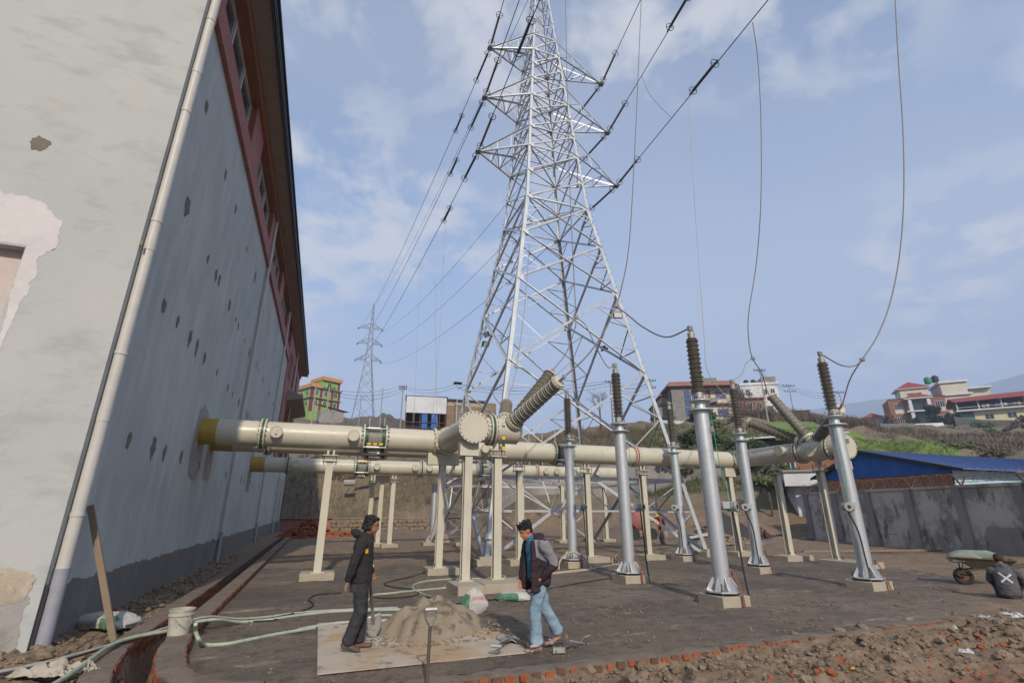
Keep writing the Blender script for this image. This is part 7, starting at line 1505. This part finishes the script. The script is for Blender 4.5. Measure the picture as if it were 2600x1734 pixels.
def head(b, c, fwd, up, k=1.):
    """skull, jaw, nose, brow, ears; c is the middle of the head"""
    c = Vector(c); f = Vector(fwd).normalized(); u = Vector(up); u = (u - f * u.dot(f)).normalized(); l = u.cross(f); M = Matrix((f, l, u)).transposed()
    b.ell(c + u * .02 - f * .008, (.098 * k, .076 * k, .1 * k), 18, 12, M); b.ell(c - u * .05 + f * .028, (.068 * k, .058 * k, .068 * k), 16, 10, M); b.ell(c - u * .098 + f * .062, (.026, .03, .022), 10, 7, M)
    b.chain([c + f * .086 + u * .012, c + f * .101 - u * .018, c + f * .108 - u * .034], [(.009, .009), (.012, .012), (.017, .012)], l, 8); b.ell(c + f * .08 + u * .028, (.016, .05, .012), 10, 6, M); b.chain([c + f * .088 - l * .018 - u * .066, c + f * .094 - u * .064, c + f * .088 + l * .018 - u * .066], [(.007, .009)] * 3, u, 8)
    for q in (-1, 1): b.ell(c + l * q * .078 - f * .004 - u * .008, (.02, .01, .032), 8, 6, M)
    return f, l, u
def eyes(P, body, c, f, l, u):
    for q in (-1, 1):
        b = B(); b.ell(Vector(c) + f * .083 + l * q * .03 + u * .006, (.012, .014, .008), 8, 6, Matrix((f, l, u)).transposed()); P.put('eye', b.mesh('eye', 'black'), body)
def torso(b, pel, wst, chs, nk, kx=1., ky=1., yaw=0.):
    sd = (math.sin(-yaw), math.cos(yaw), 0); b.chain([pel, wst, chs, Vector(chs).lerp(Vector(nk), .55), nk], [(.155 * ky, .115 * kx), (.145 * ky, .108 * kx), (.172 * ky, .122 * kx), (.15 * ky, .1 * kx), (.062, .062)], sd, 18)
def V3(*a): return Vector(a)
def hooded_man():
    P = Person('standing man in a black hoodie and dark jeans holding a shovel', (.66, 7.92, .03), R(-6), 1.0)
    pel, wst, chs, nk = V3(0, 0, .9), V3(.0, 0, 1.08), V3(.0, 0, 1.29), V3(.03, 0, 1.46); hc = V3(.095, 0, 1.6)
    shR, shL = V3(-.01, -.19, 1.39), V3(.02, .19, 1.39); elR, wrR = V3(-.1, -.27, 1.13), V3(-.17, -.22, .87); elL, wrL = V3(.02, .26, 1.12), V3(.15, .3, .93)
    hpR, knR, anR = V3(0, -.09, .9), V3(.03, -.1, .49), V3(-.1, -.11, .12); hpL, knL, anL = V3(.0, .09, .9), V3(.05, .1, .48), V3(.03, .1, .085)
    b = B(); torso(b, pel, wst, chs, nk); b.chain([nk - V3(0, 0, .03), hc - V3(.03, 0, .06)], [(.056, .056), (.05, .052)], (0, 1, 0)); fl = head(b, hc, (.93, -.26, -.18), (.2, 0, 1)); arm(b, shR, elR, wrR); arm(b, shL, elL, wrL); hand(b, wrR, (-.25, .1, -1), (.9, .3, 0), .6, 1); hand(b, wrL, (.4, .1, -.9), (.3, -.9, 0), .9, -1); leg(b, hpR, knR, anR); leg(b, hpL, knL, anL); foot(b, anL, V3(.2, .11, .03))
    b.chain([anR, V3(-.06, -.11, .09), V3(.02, -.11, .03), V3(.06, -.11, .015)], [(.036, .036), (.04, .032), (.044, .024), (.036, .014)], (0, 1, 0))
    body = P.put('body', remesh(b, 'body', 'skin', .009, 5)); eyes(P, body, hc, *fl)
    b = B(); b.chain([V3(0, 0, .86), wst + V3(.0, 0, -.06), wst + V3(.005, 0, .08), chs + V3(0, 0, .03), V3(.015, 0, 1.42), V3(.03, 0, 1.47)], [(.2, .152), (.19, .146), (.192, .145), (.207, .148), (.165, .118), (.08, .085)], (0, 1, 0), 20)
    for sh, el, wr in ((shR, elR, wrR), (shL, elL, wrL)): b.chain([sh, sh.lerp(el, .5), el], [(.084, .084), (.077, .077), (.069, .069)], (0, 1, 0)); b.chain([el, el.lerp(wr, .5), el.lerp(wr, .93)], [(.069, .069), (.06, .06), (.046, .046)], (0, 1, 0))
    b.chain([V3(-.1, -.09, 1.47), V3(-.135, 0, 1.5), V3(-.1, .09, 1.47)], [(.055, .06), (.062, .075), (.055, .06)], (0, 0, 1)); b.chain([V3(-.06, -.1, 1.47), V3(.04, -.09, 1.46), V3(.11, -.03, 1.42)], [(.042, .034)] * 3, (0, 0, 1)); b.chain([V3(-.06, .1, 1.47), V3(.04, .09, 1.46), V3(.11, .03, 1.42)], [(.042, .034)] * 3, (0, 0, 1))
    b.chain([V3(.0, 0, .815), V3(0, 0, .86)], [(.178, .14), (.185, .144)], (0, 1, 0), 20)
    me = remesh(b, 'hoodie', 'black_cloth', .012, 5); wrinkle(me, .016, 9, 1); jk = P.put('hoodie', me)
    b = B(); b.lathe(V3(0, 0, .74), AZ3, [(0, .17), (.1, .176)], 30, True); b.v = [(x * .82 + .008 * math.sin(9 * y), y * 1.04, z + .01 * math.sin(8 * x)) for x, y, z in b.v]; P.put('shirt_hem', b.mesh('shirt_hem', 'grey_shirt'))
    b = B(); b.chain([V3(0, 0, .9), V3(0, 0, .82)], [(.168, .125), (.172, .13)], (0, 1, 0), 18)
    for hp, kn, an in ((hpR, knR, anR), (hpL, knL, anL)): b.chain([hp, hp.lerp(kn, .45), kn], [(.105, .11), (.098, .1), (.083, .086)], (0, 1, 0)); b.chain([kn, kn.lerp(an, .5), kn.lerp(an, .97)], [(.084, .086), (.082, .086), (.082, .09)], (0, 1, 0))
    me = remesh(b, 'trousers', 'dark_jeans', .012, 4); wrinkle(me, .016, 8, 5); P.put('trousers', me)
    b = B(); f, l, u = fl; M = Matrix((f, l, u)).transposed(); b.ell(hc + u * .05 - f * .035, (.108, .098, .09), 18, 12, M); b.ell(hc - f * .065 - u * .03, (.058, .088, .088), 14, 9, M); b.ell(hc + f * .045 + u * .088, (.046, .066, .028), 10, 7, M)
    q = random.Random(3)
    for _ in range(130):
        a = q.uniform(.95, 5.33); p = hc + u * q.uniform(-.05, .12) - f * .02 + f * math.cos(a) * .1 + l * math.sin(a) * .092; b.chain([p, p + (p - hc).normalized() * q.uniform(.012, .035) - u * q.uniform(.0, .05)], [(.014, .014), (.005, .005)], l, 6)
    P.put('hair', remesh(b, 'hair', 'hair', .007, 1))
    b = B(); foot(b, anL + V3(0, 0, -.005), V3(.215, .11, .035), 1.3); P.put('shoe', remesh(b, 'shoe', 'shoe_red', .01, 3))
    b = B(); b.chain([anR + V3(-.05, 0, -.02), V3(-.07, -.11, .085), V3(.02, -.11, .035), V3(.07, -.11, .02)], [(.046, .045), (.05, .042), (.055, .032), (.046, .02)], (0, 1, 0)); P.put('shoe', remesh(b, 'shoe', 'shoe', .01, 3))
    b = B(); hand(b, wrR, (-.25, .1, -1), (.9, .3, 0), .6, 1); b.v = [tuple(wrR + (Vector(v) - wrR) * 1.18) for v in b.v]; P.put('glove', remesh(b, 'glove', 'wood', .008, 2))
    P.ray_print(jk, 'chest_print', 'print_orange', [(-.02, -.03), (.02, -.03), (.02, .03), (-.02, .03)], (.05, -.2, 1.26), (1, 0, 0), (0, 0, 1), (0, 1, 0), .005, 5)
    for i, (x0, z0, m) in enumerate(((-.14, 1.235, 'print_white'), (-.15, 1.18, 'print_blue'), (-.14, 1.13, 'print_white'))): P.ray_print(jk, 'back_print', m, [(-.035, -.02), (.035, -.02), (.03, .02), (-.02, .02)], (-.2, -.06, z0), (0, 1, 0), (0, 0, 1), (1, .25, 0), .004, 5)
hooded_man()
def plaid():
    m = mat('plaid', (.02, .16, .30), [(20, (.03, .2, .36), .4, .7, .8)], .9); nt = m.node_tree; N = nt.nodes; L = nt.links; b = N['Principled BSDF']; cur = b.inputs['Base Color'].links[0].from_socket; g = N.new('ShaderNodeTexCoord')
    for ax, sc, c in (('Z', 34., (.012, .05, .09)), ('X', 30., (.012, .05, .1)), ('Z', 17, (.2, .3, .36))):
        w = N.new('ShaderNodeTexWave'); w.wave_type = 'BANDS'; w.bands_direction = ax; w.inputs['Scale'].default_value = sc * .5; w.inputs['Distortion'].default_value = .6; L.new(g.outputs['Object'], w.inputs[0]); r = N.new('ShaderNodeMapRange'); r.inputs[1].default_value = .72 if c[0] < .1 else .955; r.inputs[2].default_value = .8 if c[0] < .1 else .975; r.inputs[4].default_value = .85; L.new(w.outputs['Fac'], r.inputs[0]); x = N.new('ShaderNodeMix'); x.data_type = 'RGBA'; L.new(r.outputs[0], x.inputs[0]); L.new(cur, x.inputs[6]); x.inputs[7].default_value = (*c, 1); cur = x.outputs[2]
    L.new(cur, b.inputs['Base Color'])
plaid()
def walking_man():
    P = Person('walking man in a dark and grey jacket, plaid shirt and pale jeans', (3.06, 7.16, .02), R(180), 1.0)
    pel, wst, chs, nk = V3(-.02, 0, .9), V3(-.01, 0, 1.06), V3(.02, 0, 1.27), V3(.1, 0, 1.42); hc = V3(.185, 0, 1.53)
    shL, shR = V3(.0, .2, 1.36), V3(.06, -.19, 1.36); elL, wrL = V3(-.16, .25, 1.1), V3(.03, .2, .9); elR, wrR = V3(.1, -.26, 1.1), V3(.17, -.22, .86)
    hpL, knL, anL = V3(-.02, .09, .9), V3(.09, .1, .49), V3(.07, .1, .075); hpR, knR, anR = V3(-.04, -.09, .9), V3(-.13, -.1, .51), V3(-.36, -.11, .15)
    b = B(); torso(b, pel, wst, chs, nk); b.chain([nk - V3(.01, 0, .03), hc - V3(.045, 0, .06)], [(.058, .058), (.052, .055)], (0, 1, 0)); fl = head(b, hc, (.88, .1, -.42), (.42, 0, .9)); arm(b, shR, elR, wrR); arm(b, shL, elL, wrL); hand(b, wrR, (.15, .05, -1), (.2, .9, 0), .6, 1); hand(b, wrL, (.8, -.3, -.6), (.2, -.9, 0), .5, -1); leg(b, hpR, knR, anR); leg(b, hpL, knL, anL); foot(b, anL, V3(.25, .1, .02)); b.chain([anR, V3(-.36, -.11, .1), V3(-.24, -.11, .045), V3(-.14, -.11, .03)], [(.036, .038), (.036, .034), (.044, .024), (.037, .014)], (0, 1, 0))
    body = P.put('body', remesh(b, 'body', 'skin_light', .009, 5)); eyes(P, body, hc, *fl)
    b = B(); b.chain([V3(.02, 0, .9), wst + V3(.03, 0, 0), chs + V3(.02, 0, .0), V3(.08, 0, 1.36), V3(.115, 0, 1.44)], [(.15, .13), (.148, .128), (.172, .135), (.12, .1), (.072, .072)], (0, 1, 0), 18); me = remesh(b, 'plaid_shirt', 'plaid', .012, 3); wrinkle(me, .01, 9, 2); P.put('plaid_shirt', me)
    b = B(); b.chain([V3(-.04, 0, .82), wst + V3(-.045, 0, -.04), wst + V3(-.05, 0, .1), chs + V3(-.035, 0, .04), V3(.03, 0, 1.4), V3(.05, 0, 1.45)], [(.215, .13), (.205, .13), (.205, .128), (.212, .128), (.165, .1), (.09, .06)], (0, 1, 0), 20)
    for y in (-1, 1): b.chain([V3(.09, y * .165, .74), V3(.1, y * .17, .95), V3(.1, y * .165, 1.2), V3(.115, y * .115, 1.38)], [(.085, .034), (.085, .034), (.07, .036), (.045, .034)], (1, 0, 0), 12)
    for sh, el, wr in ((shR, elR, wrR), (shL, elL, wrL)): b.chain([sh, sh.lerp(el, .5), el], [(.09, .09), (.083, .083), (.074, .074)], (0, 1, 0)); b.chain([el, el.lerp(wr, .5), el.lerp(wr, .92)], [(.073, .073), (.064, .064), (.05, .05)], (0, 1, 0))
    b.chain([V3(-.03, -.09, 1.45), V3(-.07, 0, 1.46), V3(-.03, .09, 1.45)], [(.034, .034), (.038, .04), (.034, .034)], (0, 0, 1)); b.chain([V3(-.02, -.1, 1.45), V3(.08, -.09, 1.44)], [(.03, .03)] * 2, (0, 0, 1)); b.chain([V3(-.02, .1, 1.45), V3(.08, .09, 1.44)], [(.03, .03)] * 2, (0, 0, 1))
    me = remesh(b, 'jacket', ['jacket_dark', 'jacket_grey'], .012, 5); wrinkle(me, .016, 8, 7)
    mi = []
    for p in me.polygons:
        c = p.center; g = 0
        if c.y > .06 and 1.07 < c.z < 1.41 and c.x < .1: g = 1
        if c.y > .15 and c.z < 1.06 + .5 * (c.x + .16): g = 0
        if abs((c.x + .02) - (1.36 - c.z) * -.25) < .022 and c.y < .26: g = 0
        if c.x < -.19: g = 0
        mi.append(g)
    me.polygons.foreach_set('material_index', mi); P.put('jacket', me)
    b = B(); b.chain([V3(-.03, 0, .93), V3(-.02, 0, .85)], [(.165, .125), (.172, .132)], (0, 1, 0), 18)
    for hp, kn, an in ((hpL, knL, anL), (hpR, knR, anR)): b.chain([hp, hp.lerp(kn, .45), kn], [(.104, .112), (.096, .1), (.078, .08)], (0, 1, 0)); b.chain([kn, kn.lerp(an, .5), kn.lerp(an, .96)], [(.079, .081), (.077, .082), (.084, .094)], (0, 1, 0))
    me = remesh(b, 'jeans', 'blue_jeans', .012, 4); wrinkle(me, .014, 8, 9); P.put('jeans', me)
    b = B(); f, l, u = fl; M = Matrix((f, l, u)).transposed(); b.ell(hc + u * .045 - f * .022, (.108, .088, .086), 18, 12, M); b.ell(hc - f * .058 - u * .005, (.05, .078, .07), 14, 9, M); b.ell(hc + f * .055 + u * .09, (.045, .06, .03), 10, 7, M)
    q = random.Random(8)
    for _ in range(120):
        a = q.uniform(0, 6.28); p = hc + u * q.uniform(.04, .12) - f * .02 + f * math.cos(a) * .095 + l * math.sin(a) * .08; b.chain([p, p + (p - hc).normalized() * .025 + f * .01], [(.012, .012), (.005, .005)], l, 6)
    P.put('hair', remesh(b, 'hair', 'hair', .007, 1))
    for an, a, c in ((anL, V3(.0, .1, .012), V3(.26, .1, .012)), (anR, V3(-.4, -.11, .05), V3(-.12, -.11, .012))):
        b = B(); b.chain([a, a.lerp(c, .5), c], [(.042, .011), (.044, .011), (.046, .01)], (0, 1, 0), 12); sd = P.put('sandal', b.mesh('sandal', 'shoe')); b = B(); m = a.lerp(c, .58); b.chain([m + V3(0, -.05, .0), m + V3(.02, 0, .055), m + V3(0, .05, .0)], [(.022, .007)] * 3, (1, 0, 0), 8); P.put('strap', b.mesh('strap', 'print_blue'), sd)
walking_man()
def helmet_man():
    P = Person('worker in yellow helmet and orange vest carrying a bucket, far behind', (17.55, 23.9, .0), R(-155), 1.0)
    pel, wst, chs, nk = V3(-.02, 0, .9), V3(.02, 0, 1.07), V3(.08, 0, 1.27), V3(.16, 0, 1.41); hc = V3(.23, 0, 1.52); shL, shR = V3(.07, .19, 1.36), V3(.1, -.19, 1.36); elL, wrL = V3(.08, .26, 1.1), V3(.1, .26, .84); elR, wrR = V3(.28, -.26, 1.2), V3(.5, -.24, 1.22)
    hpL, knL, anL = V3(-.02, .09, .9), V3(.1, .1, .5), V3(.02, .1, .08); hpR, knR, anR = V3(-.02, -.09, .9), V3(.02, -.1, .48), V3(-.16, -.1, .1)
    b = B(); torso(b, pel, wst, chs, nk); b.chain([nk - V3(.01, 0, .03), hc - V3(.05, 0, .05)], [(.056, .056), (.052, .052)], (0, 1, 0)); head(b, hc, (.85, 0, -.5), (.5, 0, .86)); arm(b, shR, elR, wrR); arm(b, shL, elL, wrL); hand(b, wrR, (1, 0, -.1), (0, 0, -1), .5, 1); hand(b, wrL, (.05, 0, -1), (1, 0, 0), 1.0, -1); leg(b, hpR, knR, anR); leg(b, hpL, knL, anL); foot(b, anL, V3(.2, .1, .02)); foot(b, anR, V3(.02, -.1, .02)); P.put('body', remesh(b, 'body', 'skin', .012, 4))
    b = B(); b.chain([V3(-.02, 0, .82), wst, chs, V3(.13, 0, 1.38), nk], [(.17, .13), (.165, .128), (.195, .138), (.15, .1), (.07, .07)], (0, 1, 0), 18)
    for sh, el, wr in ((shR, elR, wrR), (shL, elL, wrL)): b.chain([sh, el], [(.07, .07), (.058, .058)], (0, 1, 0)); b.chain([el, el.lerp(wr, .9)], [(.058, .058), (.042, .042)], (0, 1, 0))
    P.put('shirt', remesh(b, 'shirt', 'maroon_cloth', .015, 3))
    for y in (-1, 1):
        b = B(); b.chain([V3(.13, y * .12, .86), V3(.15, y * .13, 1.1), V3(.2, y * .12, 1.3), V3(.14, y * .12, 1.43), V3(.0, y * .13, 1.36), V3(-.11, y * .12, 1.1), V3(-.14, y * .12, .86)], [(.035, .02)] * 7, (0, 1, 0), 8); P.put('vest_strap', b.mesh('vest_strap', 'orange_vest'))
    b = B()
    for hp, kn, an in ((hpL, knL, anL), (hpR, knR, anR)): b.chain([hp, kn], [(.105, .11), (.08, .082)], (0, 1, 0)); b.chain([kn, an], [(.08, .082), (.075, .08)], (0, 1, 0))
    b.chain([V3(-.02, 0, .93), V3(-.02, 0, .84)], [(.16, .122), (.168, .13)], (0, 1, 0)); P.put('trousers', remesh(b, 'trousers', 'grey_trousers', .015, 3))
    b = B(); f = V3(.85, 0, -.5).normalized(); u = V3(.5, 0, .86).normalized(); b.lathe(hc + u * .03, u, [(0, .145), (.012, .15), (.015, .118), (.07, .108), (.11, .075), (.13, .02)], 20); b.ell(hc + u * .035 + f * .12, (.07, .08, .012), 10, 6, Matrix((f, u.cross(f), u)).transposed()); P.put('helmet', b.mesh('helmet', 'helmet'))
    c = P.M @ V3(.12, .28, .44); t = thing('bucket', 'green and white bucket carried by the helmeted worker', 'bucket', c); b = B(); b.lathe(c, AZ3, [(0, .0), (0, .11), (.26, .145), (.28, .15), (.28, .13), (.03, .1)], 16, False); b.obj('pail', 'bucket', t); b = B(); b.tube(smooth_path([c + V3(-.14, 0, .27), c + V3(-.06, 0, .4), c + V3(.06, 0, .4), c + V3(.14, 0, .27)], 4), .006, 5); b.obj('handle', 'steel_worn', t)
helmet_man()
def crouching_man():
    P = Person('crouching man seen from behind, white cross on his grey hoodie and a knitted cap', (14.02, 7.2, -.1), R(30), .93)
    pel, wst, chs, nk = V3(-.08, 0, .27), V3(-.09, 0, .45), V3(-.02, 0, .68), V3(.06, 0, .83); hc = V3(.12, .01, .96); shL, shR = V3(.0, .2, .74), V3(.0, -.2, .74); elL, wrL = V3(.2, .27, .5), V3(.42, .2, .4); elR, wrR = V3(.22, -.29, .52), V3(.45, -.26, .36)
    hpL, knL, anL = V3(-.07, .1, .26), V3(.33, .17, .44), V3(.14, .15, .08); hpR, knR, anR = V3(-.07, -.1, .26), V3(.33, -.17, .44), V3(.14, -.15, .08)
    b = B(); torso(b, pel, wst, chs, nk); b.chain([nk - V3(.02, 0, .03), hc - V3(.05, 0, .06)], [(.056, .056), (.052, .052)], (0, 1, 0)); fl = head(b, hc, (.9, 0, -.4), (.4, 0, .9)); arm(b, shR, elR, wrR); arm(b, shL, elL, wrL); hand(b, wrR, (.8, .1, -.6), (0, 0, -1), .7, 1); hand(b, wrL, (.8, -.1, -.5), (0, 0, -1), .7, -1); leg(b, hpR, knR, anR); leg(b, hpL, knL, anL); foot(b, anL, V3(.34, .16, .03)); foot(b, anR, V3(.34, -.16, .03)); P.put('body', remesh(b, 'body', 'skin', .01, 4))
    b = B(); b.chain([V3(-.13, 0, .24), V3(-.11, 0, .44), chs + V3(-.01, 0, 0), V3(.03, 0, .79), V3(.07, 0, .85)], [(.19, .14), (.195, .145), (.205, .145), (.155, .105), (.08, .08)], (0, 1, 0), 20)
    for sh, el, wr in ((shR, elR, wrR), (shL, elL, wrL)): b.chain([sh, el], [(.09, .09), (.072, .072)], (0, 1, 0)); b.chain([el, el.lerp(wr, .93)], [(.071, .071), (.05, .05)], (0, 1, 0))
    b.chain([V3(.0, -.1, .84), V3(-.04, 0, .85), V3(.0, .1, .84)], [(.05, .05), (.06, .065), (.05, .05)], (0, 0, 1)); me = remesh(b, 'hoodie', 'hoodie_grey', .012, 5); wrinkle(me, .016, 8, 3); jk = P.put('hoodie', me)
    b = B(); b.chain([V3(-.08, 0, .22), V3(-.05, 0, .3)], [(.175, .15), (.17, .13)], (0, 1, 0), 18)
    for hp, kn, an in ((hpL, knL, anL), (hpR, knR, anR)): b.chain([hp, kn], [(.11, .11), (.082, .085)], (0, 1, 0)); b.chain([kn, an], [(.082, .085), (.07, .075)], (0, 1, 0))
    me = remesh(b, 'trousers', 'dark_jeans', .014, 3); wrinkle(me, .012, 8, 4); P.put('trousers', me)
    for an, y in ((anL, .16), (anR, -.16)):
        b = B(); foot(b, an, V3(.35, y, .03), 1.3); P.put('shoe', remesh(b, 'shoe', 'shoe', .012, 2))
    f, l, u = fl; b = B(); M = Matrix((f, l, u)).transposed(); b.ell(hc + u * .05 - f * .015, (.112, .095, .095), 18, 12, M); b.ell(hc + u * .0 - f * .04, (.085, .095, .06), 16, 9, M); P.put('knitted_cap', remesh(b, 'knitted_cap', 'beanie', .01, 3))
    for k, (a, c) in enumerate((((-.1, .11), (.1, -.09)), ((-.09, -.09), (.11, .09)))):
        d = (Vector(c) - Vector(a)).normalized(); n = Vector((-d.y, d.x)) * .017; a = Vector(a); c = Vector(c); P.ray_print(jk, 'cross_bar', 'print_white', [tuple(a - n), tuple(c - n), tuple(c + n), tuple(a + n)], (-.1, 0, .58), (0, -1, 0), (.2, 0, .98), (.98, 0, -.2), .006 + .003 * k, 12)
crouching_man()
